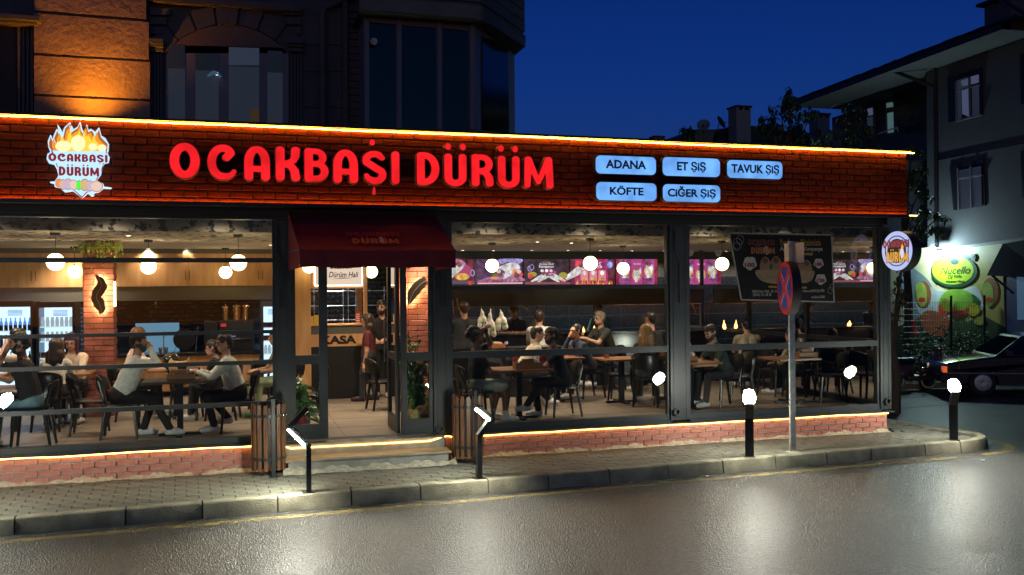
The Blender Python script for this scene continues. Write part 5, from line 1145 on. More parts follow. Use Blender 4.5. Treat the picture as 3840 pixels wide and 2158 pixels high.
person('woman in plum headscarf and cream jacket facing the street by the brick pillar', (267, 1285), 3.2, 262, topc=(.62, .50, .40), top='beige jacket', sleeve='long', hair='scarf', hl='scarf', skin=0, tilt=.35, arms=('front', 'rest'), build_=.95)
p5 = person('bearded man in loose white shirt and white sneakers drinking, facing right', (519, 1288), 1.0, 0, topc=(.74, .74, .68), top='white shirt', sleeve='long', bottom=(.02, .018, .016), shoes=(.72, .72, .72), hair='brown', skin=1, beard=True, build_=1.26, arms=('mouth', 'mouth'), legs=((.26, 0), (.62, .02)), lean=.2)
person('ginger haired diner mostly hidden behind the bearded man', (518, 1262), 2.9, 20, topc=(.62, .45, .42), top='pink white', hair='ginger', skin=0)
p7 = person('man in white shirt and white sneakers with watch, facing left', (843, 1290), 1.0, 180, topc=(.74, .74, .68), top='white shirt', sleeve='long', bottom=(.022, .02, .015), shoes=(.72, .72, .72), hair='brown', skin=0, build_=1.24, arms=('front', 'front'), legs=((.30, .03), (.12, .10)), lean=.14)
person('diner in black top hidden behind the man with the watch', (800, 1310), 2.4, 170, topc=BK, top='black', hair='black', skin=0)
person('person with pale green trousers and green shoes behind the left door post', (1035, 1268), 2.6, 185, topc=(.2, .22, .15), top='olive', bottom=(.30, .36, .20), shoes=(.03, .22, .05), hair='brown', skin=0, legs=((.44, .0), (.62, .22)))
p10 = person('woman with long brown hair in maroon T-shirt and jeans standing at the cash desk', (1378, 1207), 3.95, 160, 'stand', topc=(.11, .018, .022), top='maroon', bottom=(.035, .042, .06), shoes=(.03, .02, .02), hair='brown', hl='long', skin=0, arms=('down', 'down'), legs=((.10, 0), (-.10, 0)), lean=-.02, build_=.95)
p11 = person('bearded man in black shirt looking out past the open door', (1432, 1155), 4.4, 255, 'stand', topc=(.014, .014, .016), top='black', sleeve='long', hair='black', skin=0, beard=True, arms=('rest', 'rest'), lean=0, turn=-18)
person('man in dark jacket seen from behind at the right door side light', (1532, 1155), 3.4, 80, 'stand', topc=(.016, .016, .018), top='dark jacket', sleeve='long', hair='black', skin=1, lean=0, arms=('rest', 'rest'))
p13 = person('waiter in black T-shirt with back to the street beside the hanging bags', (1740, 1160), 3.8, 90, 'stand', topc=(.016, .017, .02), top='black', hair='brown', skin=1, build_=1.12, arms=('counter', 'counter'), lean=.04)
p14 = person('curly haired man in black T-shirt and pale green shorts drinking from a can', (1785, 1262), .8, 0, topc=(.016, .016, .018), top='black', bottom=(.36, .42, .34), bare_legs=True, shoes=(.7, .7, .68), hair='black', hl='curly', skin=2, arms=('drink', 'rest'), tilt=-.45, lean=.02, legs=((.28, 0), (.42, 0)))
person('cook in black behind the smoke free end of the grill counter', (1928, 1168), 6.0, 265, 'stand', topc=(.02, .02, .03), top='cook black', sleeve='long', hair='black', skin=1, tilt=.4, arms=('counter', 'counter'), lean=.05)
person('short haired man in white T-shirt with back to the street at the grill counter', (2022, 1192), 4.2, 72, 'sit', seat=.66, topc=(.60, .58, .54), top='white tee', hair='brown', skin=0, lean=.1)
p17 = person('man with glasses in cream polo shirt leaning forward, facing right', (2014, 1256), 2.3, -8, topc=(.66, .58, .46), top='cream polo', hair='black', skin=0, build_=1.12, lean=.32, arms=('front', 'rest'))
p18 = person('black haired man in navy T-shirt facing left nearest the middle window', (2068, 1262), .95, 180, topc=(.012, .018, .035), top='navy', hair='black', skin=1, beard=True, arms=('front', 'rest'), lean=.16, build_=1.05, shoes=(.5, .52, .5), legs=((.62, .12), (.35, 0)))
p19 = person('balding man in navy shirt covering his mouth with one hand', (2160, 1245), 3.0, 188, topc=(.022, .038, .075), top='navy blue', sleeve='long', hair='black', hl='receding', skin=0, arms=('rest', 'chin'), lean=.25, build_=1.1)
p20 = person('grey haired man in dark olive T-shirt holding bread at the grill', (2250, 1197), 4.0, 190, 'sit', seat=.62, topc=(.035, .035, .028), top='dark olive', hair='grey', skin=0, beard=False, arms=('front', 'front'), lean=.2, build_=1.15)
person('cook in teal shirt bending over the grill behind the grey haired man', (2243, 1163), 5.9, 215, 'stand', topc=(.03, .11, .12), top='teal', sleeve='long', hair='black', skin=0, tilt=.5, lean=.3, arms=('counter', 'counter'))
person('woman with long honey blond hair in black top and patterned skirt, seen from behind', (2422, 1248), 1.7, 62, topc=(.010, .010, .011), top='black top', bottom=(.05, .055, .045), hair='blond', hl='long', skin=0, arms=('mouth', 'rest'), lean=.06, build_=.9)
person('dark haired man in black with his back turned behind the blond woman', (2440, 1198), 3.3, 110, topc=(.016, .015, .014), top='black', hair='black', skin=0, build_=1.15)
person('person in white T-shirt mostly hidden behind the right window post', (2546, 1232), 1.5, 20, topc=(.66, .62, .56), top='white tee', hair='brown', skin=0, build_=1.1)
p25 = person('dark haired man in green grey T-shirt looking down, facing left, right window', (2668, 1250), 1.1, 185, topc=(.035, .05, .042), top='green grey', hair='black', skin=0, beard=True, tilt=.4, lean=.2, arms=('rest', 'rest'))
person('person in cream shirt with back to the street near the orange flame', (2800, 1222), 3.3, 80, topc=(.42, .38, .30), top='cream shirt', hair='black', skin=0, build_=1.1)
person('person in beige shirt seen from behind under the hanging banner', (3026, 1190), 3.0, 85, topc=(.24, .21, .16), top='beige shirt', hair='black', skin=0, build_=1.2)
person('dark haired diner half hidden by the no stopping sign pole', (2968, 1262), 2.0, 120, topc=(.30, .27, .2), top='cream collar', hair='black', skin=1)
# things held
r_, hd, hp, hn = p14
def held(name, label, cat, person_t, local, make):
    r = person_t[0]; a = r.rotation_euler.z; w = Matrix.Rotation(a, 3, 'Z') @ Vector(local) + Vector(r.location); t = thing(name, label, cat, tuple(w), a); make(t); return t
h = hn[0]; held('drink_can', 'red and white drink can held up by the curly haired man', 'can', p14, h+Vector((.0, -.02, .03)), lambda t: (MB().tube([(-.07, 0, -.03), (.07, 0, .04)], .033, 14).build('can_body', mat('pink red can', (.6, .18, .15), .3, col2=(.8, .7, .65)), t, smooth=True)))
h = p20[3][0]; held('wrap_sandwich', 'bread wrap held by the grey haired man', 'sandwich', p20, h+Vector((.04, -.05, .06)), lambda t: MB().tube([(-.07, 0, 0), (0, 0, .02), (.08, 0, .03)], [.02, .032, .026], 10).build('bread', mat('flat bread', (.55, .38, .2), .7), t, smooth=True))
h = p7[3][0]; held('wrap_sandwich', 'small bread roll held by the man with the watch', 'sandwich', p7, h+Vector((.05, -.06, .04)), lambda t: MB().tube([(-.05, 0, 0), (0, 0, .01), (.05, 0, .0)], [.018, .028, .02], 10).build('bread', mat('flat bread', (.55, .38, .2), .7), t, smooth=True))
hd = p17[1]; hp = p17[2]; r = p17[0]; b = MB()
for s in (-1, 1):
    c = Vector(hp(.108, s*.034, .010)); b.tube([tuple(c+Vector((0, .026*math.cos(a*PI/5), .018*math.sin(a*PI/5)))) for a in range(11)], .003, 5, caps=False); b.tube([tuple(Vector(hp(.105, s*.062, .015))), tuple(Vector(hp(.0, s*.09, .015)))], .003, 5)
b.build('glasses', M['chrome'], r)
r = p7[0]; w = Vector(p7[3][0])-Vector((.0, 0, .0)); MB().lathe([(.034, -.012), (.036, 0), (.034, .012)], 14, tuple(w-Vector((.06, 0, -.01))), axis='x').build('watch', M['chrome'], r)
# ---------------------------------------------------------------- furniture
def make_chair(proto_label):
    t = thing('chair', proto_label, 'chair', (0, 0, 0), group='black dining chairs')
    cm = M['cblack']
    b = MB(); pts = [(x, y) for x, y in smooth_pts([(-.20, -.19), (.20, -.21), (.23, 0), (.20, .21), (-.20, .19), (-.22, 0)], 5)]
    n = len(pts); b.v = [(x, y, .44) for x, y in pts]+[(x, y, .47) for x, y in pts]+[(x*.92, y*.92, .48) for x, y in pts]
    b.f = [tuple(reversed(range(n))), tuple(range(2*n, 3*n))]+[(k, (k+1) % n, n+(k+1) % n, n+k) for k in range(n)]+[(n+k, n+(k+1) % n, 2*n+(k+1) % n, 2*n+k) for k in range(n)]; b.m = [0]*len(b.f)
    b.build('seat', cm, t, smooth=True)
    for sx, sy in ((1, 1), (1, -1)): MB().tube([(sx*.17, sy*.17, .44), (sx*.21, sy*.20, 0)], [.026, .017], 8).build('leg', cm, t, smooth=True)
    for sy in (1, -1): MB().tube([(-.25, sy*.20, 0), (-.18, sy*.18, .44), (-.22, sy*.19, .62), (-.27, sy*.18, .80)], [.017, .026, .022, .018], 8).build('leg', cm, t, smooth=True)
    b = MB(); n = 14; rows = [(.62, .012), (.70, .02), (.78, .02), (.86, .008)]
    for side in (0, 1):
        for z, th_ in rows:
            for k in range(n+1):
                a = -1+2*k/n; b.v.append((-.28+.09*a*a-(z-.6)*.12+(th_ if side else -th_), a*.225*(1 if z < .8 else .93), z-(.05*abs(a)**3 if z > .8 else 0)+(.03*abs(a)**3 if z < .65 else 0)))
    m_ = n+1; N = 4*m_
    for r in range(3):
        for k in range(n): b.f.append((r*m_+k, r*m_+k+1, (r+1)*m_+k+1, (r+1)*m_+k)); b.f.append((N+r*m_+k, N+(r+1)*m_+k, N+(r+1)*m_+k+1, N+r*m_+k+1))
    for k in range(n): b.f.append((k, N+k, N+k+1, k+1)); b.f.append((3*m_+k, 3*m_+k+1, N+3*m_+k+1, N+3*m_+k))
    for r in range(3): b.f.append((r*m_, (r+1)*m_, N+(r+1)*m_, N+r*m_)); b.f.append((r*m_+n, N+r*m_+n, N+(r+1)*m_+n, (r+1)*m_+n))
    b.m = [0]*len(b.f); b.build('backrest', cm, t, smooth=True)
    return t
chair0 = None
def chair(x, y, face, label):
    global chair0
    if chair0 is None: chair0 = make_chair(label); c = chair0; KIDS[c.name] = list(c.children)
    else:
        c = chair0.copy(); COL.objects.link(c); c['label'] = label
        for ch in KIDS[chair0.name] or chair0.children: o = ch.copy(); COL.objects.link(o); o.parent = c
    c.location = (x, y, 0); c.rotation_euler = (0, 0, math.radians(face)); return c
bpy.context.view_layer.update()
def under(p, label, back=.0):
    r = p[0]; return chair(r.location.x-.02*math.cos(r.rotation_euler.z), r.location.y, math.degrees(r.rotation_euler.z), label)
PP = [o for o in bpy.data.objects if o.name.startswith('person')]
for o in PP:
    lab = o['label']
    if 'standing' in lab or 'waiter' in lab or 'cook' in lab or 'looking out' in lab or 'side light' in lab: continue
    chair(o.location.x, o.location.y, math.degrees(o.rotation_euler.z), 'black chair under the '+lab.split(',')[0][:60] if len(lab.split()) < 13 else 'black chair under the '+' '.join(lab.split()[:9]))
for px, py, Y, fc, lab in ((340, 1400, 1.5, 0, 'empty black chair in front of the left brick pillar'), (1150, 1400, 1.2, 165, 'empty black chair seen through the left door side light'), (1440, 1400, 2.7, 10, 'black chair standing just inside the open door'), (2760, 1400, 1.6, 180, 'empty black chair left of the sign pole behind the glass'), (2905, 1400, 2.2, 20, 'empty black chair right beside the sign pole, deeper inside'), (3110, 1400, 1.0, 160, 'empty black chair by the last right window'), (2330, 1400, 2.4, 150, 'empty black chair behind the lamp reflection'), (700, 1400, 2.6, 80, 'black chair behind the window table pot'), (940, 1400, 3.2, 140, 'black chair behind the man with the watch'), (1650, 1400, 2.6, 40, 'black chair behind the middle window post left')):
    x, z = fy(px, py, Y); chair(x, Y, fc, lab)
OAK = M['wood']
def table(x, y, label, w=.75, d=.7, rz=0, top=None):
    t = thing('table', label, 'table', (x, y, 0), rz, group='small dining tables')
    MB().box(-w/2, w/2, -d/2, d/2, .735, .765).build('tabletop', top or mat('brown tabletop', (.24, .11, .045), .4, scale=4, stretch=(1, 7, 1)), t)
    bx(-.04, .04, -.04, .04, .02, .735).build('pedestal', M['cblack'], t); MB().box(-.28, .28, -.04, .04, 0, .03).box(-.04, .04, -.28, .28, 0, .028).build('foot', M['cblack'], t)
    return t
def caddy(x, y, label, w=.36):
    t = thing('condiment_caddy', label, 'caddy', (x, y, .765), group='wooden condiment boxes on the tables')
    MB().box(-w/2, w/2, -.09, -.08, 0, .09).box(-w/2, w/2, .08, .09, 0, .09).box(-w/2, -w/2+.01, -.08, .08, 0, .09).box(w/2-.01, w/2, -.08, .08, 0, .09).box(-w/2+.01, w/2-.01, -.08, .08, 0, .01).build('box', mat('caddy wood', (.26, .13, .05), .5, stretch=(6, 6, 1)), t)
    MB().box(-.09, .09, -.03, .03, .01, .15).build('napkin_box', mat('caddy wood', (.26, .13, .05), .5), t)
    for k in range(2): MB().lathe([(.001, 0), (.018, 0), (.018, .10), (.010, .115), (.001, .115)], 10, (-w/2+.05+k*.045, 0, .01)).build('shaker', M['chrome'], t, smooth=True)
    b = MB(); q = random.Random(int(x*10))
    for k in range(6): b.box(w/2-.09+k*.01, w/2-.088+k*.01, -.04, .04, .02, .13+q.uniform(0, .04), T=Matrix.Rotation(q.uniform(-.15, .15), 4, 'Y'))
    b.build('sugar_sachets', M['white_paint'], t); return t
DKT = mat('dark tabletop', (.05, .035, .025), .35)
xt = (p5[0].location.x+p7[0].location.x)/2
table(xt, 1.0, 'dark window table with condiments between the two men in white shirts', .95, .7, top=DKT); caddy(xt+.02, .85, 'wooden condiment box between the two men in white shirts')
for px, Y, lab in ((-60, .7, 'window table at the far left photo edge'), (240, 2.75, 'table between the woman in white and the headscarf'), (660, 2.9, 'table behind the men in white shirts'), (1945, .95, 'window table between the drinking man and the navy T-shirt'), (2090, 2.9, 'table between the cream polo and the balding man'), (2330, 2.2, 'small table with red menu card left of the blond woman'), (2500, 2.3, 'table in front of the blond woman by the post'), (2590, 1.1, 'table before the man looking down, right window'), (2960, 1.2, 'table with box behind the sign pole')):
    x, _ = fy(px, 1400, Y); table(x, Y, lab, .8 if Y > 1 else .9)
x, _ = fy(1975, 1400, .85); caddy(x, .8, 'wooden condiment box on the middle window table', .42); x, _ = fy(3010, 1400, 1.2); caddy(x, 1.1, 'wooden condiment box on the table by the sign pole'); x, _ = fy(2470, 1400, 2.3); caddy(x, 2.2, 'wooden condiment box by the right window post'); x, _ = fy(2560, 1400, 1.1); caddy(x, 1.0, 'wooden condiment box before the man looking down')
MC = mat('menu card print', (.30, .015, .02), .4, col2=(.6, .3, .2), scale=14)
for px, py, Y, lab in ((1932, 1330, 1.2, 'menu card holder standing on the middle window table, left one'), (2032, 1350, 1.1, 'menu card holder standing on the middle window table, right one'), (2274, 1330, 2.2, 'red menu card on the small table left of the blond woman'), (2140, 1300, 2.9, 'red menu card in front of the balding man'), (250, 1330, 2.6, 'dark phone and card on the headscarf woman table')):
    x, _ = fy(px, py, Y); t = thing('menu_card', lab, 'menu card', (x, Y, .765)); bx(-.045, .045, -.002, .002, 0, .17).build('card', MC, t); bx(-.05, .05, -.03, .03, 0, .012).build('holder', mat('clear acrylic', (.5, .45, .45), .1), t)
x, _ = fy(1900, 1300, 2.6); x2, z2 = fy(1898, 1300, 3.6)
t = thing('water_bottle', 'small clear water bottle on the counter in front of the bags', 'bottle', (x2, 3.6, z2-.02)); MB().lathe([(.001, 0), (.03, 0), (.032, .1), (.028, .14), (.012, .17), (.012, .2), (.001, .2)], 12).build('bottle', glass('bottle plastic', (.75, .8, .82), 2.0), t, smooth=True); MB().lathe([(.0325, .06), (.0325, .11)], 12).build('label_band', mat('bottle label', (.5, .55, .6), .4), t)
xx0, xx1 = fy(1690, 1300, 3.6)[0], fy(2110, 1300, 3.6)[0]
block('service_counter', 'low black service counter under the hanging bags', 'counter', [('front_panel', xx0, xx1, 3.55, 3.6, 0, z2-.05, M['cblack']), ('worktop', xx0, xx1, 3.5, 4.0, z2-.05, z2-.02, M['cblack'])])
x, z = fy(1868, 1300, 3.55); block('wooden_tray', 'orange wooden tray of bread on the service counter', 'tray', [('tray', x-.13, x+.13, 3.52, 3.8, z2-.02, z2+.05, mat('orange wood', (.42, .14, .05), .5)), ('bread', x-.09, x+.08, 3.56, 3.76, z2+.051, z2+.08, mat('pale bread', (.6, .48, .35), .8))], loc=(x, 3.6, z2))
# crash helmet and bag on the table behind the window table
x, z = fy(642, 1345, 2.5); t = thing('helmet', 'shiny black crash helmet on the table between the two men in white', 'helmet', (x, 2.6, .765)); MB().sphere((0, 0, .13), .14, 20).build('shell', mat('black gloss shell', (.01, .01, .01), .05, coat=1), t, smooth=True)
x, z = fy(655, 1345, 2.4); t = thing('paper_bag', 'crumpled brown paper bag with zip, beside the black helmet', 'bag', (x+.08, 2.35, .765)); add('bag', sdf_mesh('bag', [((-.12, 0, .04), (.12, 0, .04), .05, .05, 0), ((-.12, 0, .12), (.1, 0, .11), .045, .04, 0), ((-.13, 0, .16), (-.13, 0, .19), .03, .015, 0), ((.12, 0, .16), (.13, 0, .2), .03, .015, 0)], [mat('kraft paper', (.48, .27, .11), .75, bump=.8, bscale=30)], .012, .03), t); bx(-.08, .06, -.056, -.05, .085, .092).build('zip', M['chrome'], t)
# plastic bags hanging by the service counter
PB = mat('white carrier bag', (.62, .58, .50), .5, var=.1, bump=1.0, bscale=14)
for k, (px, pt, pb, w_, lab) in enumerate(((1805, 1160, 1232, .07, 'leftmost'), (1840, 1160, 1272, .085, 'middle, lowest'), (1876, 1162, 1240, .09, 'rightmost'))):
    x, z1_ = fy(px, pt, 3.3); z0_ = fy(px, pb, 3.3)[1]; L = z1_-z0_
    t = thing('plastic_bag', 'white plastic carrier bag hanging on a hook, %s of three' % lab, 'bag', (x, 3.3, z1_), group='white carrier bags hanging inside')
    q = random.Random(k+20); s = q.uniform(-.02, .02)
    add('bag', sdf_mesh('bag', [((0, 0, 0), (s, 0, -L*.2), .012, .02, 0), ((s-w_*.6, 0, -L*.55), (s-w_*.7, 0, -L*.88), w_*.55, w_*.6, 0), ((s+w_*.5, 0, -L*.5), (s+w_*.8, .0, -L*.85), w_*.55, w_*.6, 0), ((s, 0, -L*.2), (s-w_*.5, 0, -L*.6), .022, w_*.5, 0), ((s, 0, -L*.2), (s+w_*.5, 0, -L*.6), .022, w_*.5, 0)], [PB], .012, .03), t)
    bx(s-.04, s+.05, -w_*1.15, -w_*1.13, -L*.75, -L*.65).build('bag_print', mat('bag print green', (.12, .22, .10), .6), t); MB().tube([(0, 0, 0), (.0, 0, .05), (.02, 0, .05)], .004, 5).build('hook', M['chrome'], t)
for k, (px, pt, pb, w_, c_, lab) in enumerate(((2925, 1150, 1250, .13, (.16, .38, .50), 'pale blue plastic bag or apron hanging left of the sign pole'), (3095, 1130, 1260, .12, (.32, .30, .26), 'long limp clear plastic bag hanging right of the sign pole'))):
    x, z1_ = fy(px, pt, 3.6); z0_ = fy(px, pb, 3.6)[1]; L = z1_-z0_; t = thing('plastic_bag', lab, 'bag', (x, 3.6, z1_))
    add('bag', sdf_mesh('bag', [((0, 0, 0), (0, 0, -L*.3), .03, .06, 0), ((-w_*.4, 0, -L*.3), (-w_*.6, 0, -L*.9), .05, w_*.5, 0), ((w_*.4, 0, -L*.3), (w_*.6, 0, -L*.9), .05, w_*.5, 0)], [mat('bag tint %d' % k, c_, .4, bump=1, bscale=14)], .014, .04), t)
# plants by the door
def pot_plant(x, y, label, n, h, seed, leafm, L=.12, spread=.16, pot=(.4, .3, .1)):
    q = random.Random(seed); t = thing('potted_plant', label, 'potted plant', (x, y, 0)); lf = leaf_mesh('l', L, L*.42); b = MB(); sb = MB()
    for s in range(9):
        a = q.uniform(0, 6.28); pts = [(0, 0, .25)]; 
        for k in range(1, 6): f = k/5; pts.append((spread*f*math.cos(a)+q.gauss(0, .01), spread*f*math.sin(a)*.7+q.gauss(0, .01), .25+(h-.25)*f*q.uniform(.8, 1)))
        sb.tube(pts, .006, 4)
        for k in range(n//9):
            p = Vector(pts[q.randint(1, 5)])+Vector((q.gauss(0, .05), q.gauss(0, .04), q.gauss(0, .06))); scatter(b, lf, p, q.uniform(.7, 1.2), Euler((q.uniform(-.8, .8), q.uniform(-.3, 1.1), q.uniform(-3.1, 3.1))))
    b.build('leaves', leafm, t)['kind'] = 'stuff'; sb.build('stems', M['bark'], t)['kind'] = 'stuff'
    MB().lathe([(.001, 0), (.11, 0), (.14, .25), (.12, .25), (.001, .22)], 18).build('pot', mat('pot %s' % seed, pot, .6, bump=.6, bscale=12), t, smooth=True)
x, _ = fy(1568, 1400, .5); pot_plant(x, .55, 'bushy green plant wrapped in crumpled gold paper behind the right side light', 420, 1.05, 1, M['leaf2'])
x0_, _ = fy(1575, 1555, .35); t = thing('gift_wrap', 'crumpled gold wrapping paper round the plant pot by the door', 'wrapping', (x0_, .38, 0)); add('paper', sdf_mesh('paper', [((-.12, 0, .08), (.12, 0, .08), .10, .10, 0), ((-.1, 0, .2), (.1, 0, .22), .07, .06, 0), ((.05, 0, .25), (.13, 0, .36), .05, .03, 0), ((-.02, .02, .25), (0, 0, .30), .05, .04, 0)], [mat('gold crepe', (.36, .28, .08), .5, bump=1.5, bscale=11, col2=(.6, .5, .2))], .013, .03), t)
x, _ = fy(1545, 1260, 1.3); pot_plant(x, 1.5, 'tall thin leafy plant in front of the brick pillar by the door', 160, 1.35, 3, M['leaf2'], L=.09, spread=.2)
x, _ = fy(1124, 1500, .5); pot_plant(x, .6, 'dark green broad leaved plant behind the left side light', 90, .75, 5, M['leaf2'], L=.26, spread=.12, pot=(.35, .03, .05))
# ---------------------------------------------------------------- upper storey of the building behind
UB = thing('apartment_building', 'dark apartment facade with arched window and bay window above the restaurant', 'building', (2, 1.0, 3.2))
UY = 1.0
def upx(pts, y0, y1, name, m, parent=None, w=True):
    P = [fy(px, py, y0) for px, py in pts]; return MB().prism(P, y0, y1, 0).build(name, m, parent or UB, world=(parent is None))
upx([(-300, -250), (1376, -250), (1376, 540), (-300, 540)], UY, UY+.3, 'wall', M['dstone'])
# stucco pilaster of four rusticated blocks
ye = lambda x, ya_, yb2, xa, xb: ya_+(yb2-ya_)*(x-xa)/(xb-xa)
for (l0, r0), (l1, r1), xr in (((-200, -170), (38, 72), 548), ((50, 84), (199, 224), 558), ((209, 234), (351, 372), 562), ((361, 382), (470, 490), 562)):
    upx([(128, l0), (xr, r0), (xr, r1), (128, l1)], UY-.16, UY-.002, 'stucco_block', M['stucco'])
upx([(132, -200), (545, -200), (545, 480), (132, 480)], UY-.12, UY-.003, 'pilaster_core', M['dstone'])
upx([(-60, 45), (148, 62), (148, 78), (-60, 62)], UY-.30, UY-.003, 'window_cornice', M['dstone']); upx([(-60, 66), (136, 80), (136, 92), (-60, 78)], UY-.22, UY-.004, 'window_cornice', M['dstone'])
for k in range(4): upx([(66+16*k, 98), (76+16*k, 98), (76+16*k, 440), (66+16*k, 440)], UY-.05, UY-.004, 'flute', M['dstone'])
o = upx([(-100, 98), (62, 98), (62, 440), (-100, 440)], UY-.02, UY-.004, 'window', mat('black void', (.004, .004, .004), .5))
for x0 in (562, 1086):
    for k in range(4): upx([(x0+3+12*k, 200), (x0+11+12*k, 200), (x0+11+12*k, 470), (x0+3+12*k, 470)], UY-.05, UY-.004, 'flute', M['dstone'])
    for a, c, e in ((143, 160, .20), (163, 174, .15), (178, 192, .11)): upx([(x0-4, a), (x0+50, a+3), (x0+50, c+3), (x0-4, c)], UY-e, UY-.004, 'capital', M['dstone'])
# arched head with voussoirs
arcpt = lambda r, n=12, a0=35, a1=145: [(850+r*1.0*math.cos(math.radians(a)), 390-r*math.sin(math.radians(a))) for a in np.linspace(a0, a1, n)]
for k in range(7):
    a0_, a1_ = 38+15*k, 51.6+15*k; R1, R2 = 300, (372 if k != 3 else 380)
    P = [(850+R1*math.cos(math.radians(a)), 390-R1*math.sin(math.radians(a))) for a in (a0_, (a0_+a1_)/2, a1_)]+[(850+R2*math.cos(math.radians(a)), 390-R2*math.sin(math.radians(a))) for a in (a1_, a0_)]
    upx(P, UY-(.08 if k == 3 else .045), UY-.004, 'voussoir', M['dstone'])
upx(arcpt(296, 14, 40, 140)+[(622, 170), (1080, 180)], UY-.03, UY-.004, 'arch_infill', mat('arch panel', (.20, .16, .12), .8))
upx([(560, -20), (1130, 20), (1130, 42), (560, 2)], UY-.16, UY-.003, 'string_course', M['dstone'])
for k, yy in enumerate((60, 95, 130)):
    for xa, xb in ((563, 640-15*k), (1060+15*k, 1130)): upx([(xa, yy-30), (xb, yy-28), (xb, yy-2), (xa, yy-4)], UY-.06, UY-.004, 'rustic_block', M['dstone'])
# lit room behind the arched window
RM = mat('room wall', (.30, .33, .36), .8)
wv = upx([(622, 160), (1082, 172), (1082, 462), (622, 462)], UY-.025, UY-.006, 'window', M['upvc'])
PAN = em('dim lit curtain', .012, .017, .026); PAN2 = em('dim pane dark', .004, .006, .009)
for a, c, t, bo, m_ in ((631, 694, 168, 252, PAN2), (631, 694, 256, 450, PAN), (733, 820, 202, 262, PAN2), (733, 820, 264, 455, PAN), (858, 972, 178, 245, em('pane painted sky glow', .02, .028, .045)), (858, 972, 250, 458, PAN), (1003, 1060, 190, 268, PAN2), (1003, 1060, 272, 462, PAN)):  # sky glow in the upper pane is painted as emission
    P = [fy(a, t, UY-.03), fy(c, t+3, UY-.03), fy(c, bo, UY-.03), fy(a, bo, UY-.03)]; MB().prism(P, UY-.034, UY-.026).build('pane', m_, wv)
P = [fy(940, 410, UY-.04), fy(972, 410, UY-.04), fy(972, 458, UY-.04), fy(940, 458, UY-.04)]; MB().prism(P, UY-.037, UY-.035).build('painted_reflection', em('brown pane patch', .03, .017, .006), wv)  # flat glowing patch painted as a warm reflection in the pane
x, z = fy(804, 278, UY-.1); lp_ = MB().lathe([(.10, -.03), (.05, .02), (.02, .04), (.001, .045)], 16, (x, UY-.1, z)); lp_.build('room_lamp', em('lamp shade blue', .03, .06, .10), wv, smooth=True); MB().sphere((x+.035, UY-.13, z-.005), .022, 10).build('lamp_bulb', em('cold bulb', .8, .95, 1, 1.4), wv)
# rainwater pipe
P = [fy(1212, 500, UY-.1), fy(1210, 60, UY-.1), fy(1216, 30, UY-.1), fy(1260, 12, UY-.1), fy(1420, -60, UY-.1)]
MB().tube([(a, UY-.1, c) for a, c in P], .045, 10).build('rain_pipe', M['dstone'], UB, smooth=True, world=True)
for py in (165, 265, 400): upx([(1135, py), (1195, py+3), (1195, py+7), (1135, py+4)], UY-.01, UY-.003, 'stone_joint', M['header']); upx([(1225, py), (1285, py+3), (1285, py+7), (1225, py+4)], UY-.01, UY-.003, 'stone_joint', M['header'])
upx([(1286, -200), (1304, -200), (1304, 480), (1286, 480)], UY-.12, UY-.002, 'corner_trim', M['dstone'])
for k in range(18): upx([(1308, 20+k*26), (1350, 23+k*26), (1350, 45+k*26), (1308, 42+k*26)], UY-.05, UY-.004, 'siding_board', M['dstone'])
# bay window
BY = .35; bxr = fy(1782, 300, BY)[0]; bxl = fy(1366, 300, BY)[0]
A3 = Vector((bxr, BY, 0)); d_ = ray(1930, 300); 
ang_end = None
t_ = (1.75-CAM.y)/d_.y; Bx = CAM.x+t_*d_.x; B3 = Vector((Bx, 1.75, 0))
zz = lambda py: fy(1600, py, BY)[1]
zbot, ztop_, zhead = 3.1, zz(-260), zz(84)
MB().poly([(bxl, BY, 3.1), (bxr, BY, 3.1), (bxr, BY, zhead+.0), (bxl, BY, zhead)]).poly([(bxr, BY, 3.1), (B3.x, B3.y, 3.1), (B3.x, B3.y, zhead), (bxr, BY, zhead)]).poly([(bxl, BY, 3.1), (bxl, UY, 3.1), (bxl, UY, zhead), (bxl, BY, zhead)]).poly([(B3.x, B3.y, 3.1), (B3.x, 6, 3.1), (B3.x, 6, zhead), (B3.x, B3.y, zhead)]).build('bay_wall', M['upvc'], UB, world=True)
bw_ = bpy.data.objects['bay_wall']
VOID = mat('dark pane', (.006, .007, .010), .12)
for a, c, tp, bo in ((1374, 1483, 83, 478), (1507, 1634, 96, 480), (1651, 1756, 106, 488)):
    P = [fy(a, tp, BY), fy(c, tp+10, BY), fy(c, bo+6, BY), fy(a, bo, BY)]; MB().prism(P, BY-.012, BY-.004).build('pane', VOID, bw_)
    P = [fy(a-9, tp-12, BY), fy(c+9, tp-2, BY), fy(c+9, bo+6, BY), fy(a-9, bo+2, BY)]
for a in (1366, 1487, 1638, 1760): P = [fy(a, 78, BY), fy(a+17, 80, BY), fy(a+17, 490, BY), fy(a, 486, BY)]; MB().prism(P, BY-.05, BY-.002).build('mullion', M['upvc'], bw_)
def on_bay(px, py):
    d = ray(px, py); u = (B3-A3); n_ = Vector((u.y, -u.x, 0)); t = (A3-CAM).dot(n_)/d.dot(n_); return CAM+t*d - n_.normalized()*(-.02)
MB().poly([tuple(on_bay(*p)) for p in ((1804, 138), (1900, 172), (1905, 500), (1806, 490))]).build('pane', VOID, bw_)
for k in range(12): # horizontal boards above the bay
    z0_ = zhead+.24+k*.17; MB().box(bxl-.1, bxr+.0, BY-.32, BY-.30, z0_+.008, z0_+.162).build('siding_board', M['dstone'], UB, world=True)
e0 = Vector((bxr+.02, BY-.3, 0)); dE = ray(1966, 100); tE = (1.35-CAM.y)/dE.y; e1 = Vector((CAM.x+tE*dE.x, 1.35, 0))
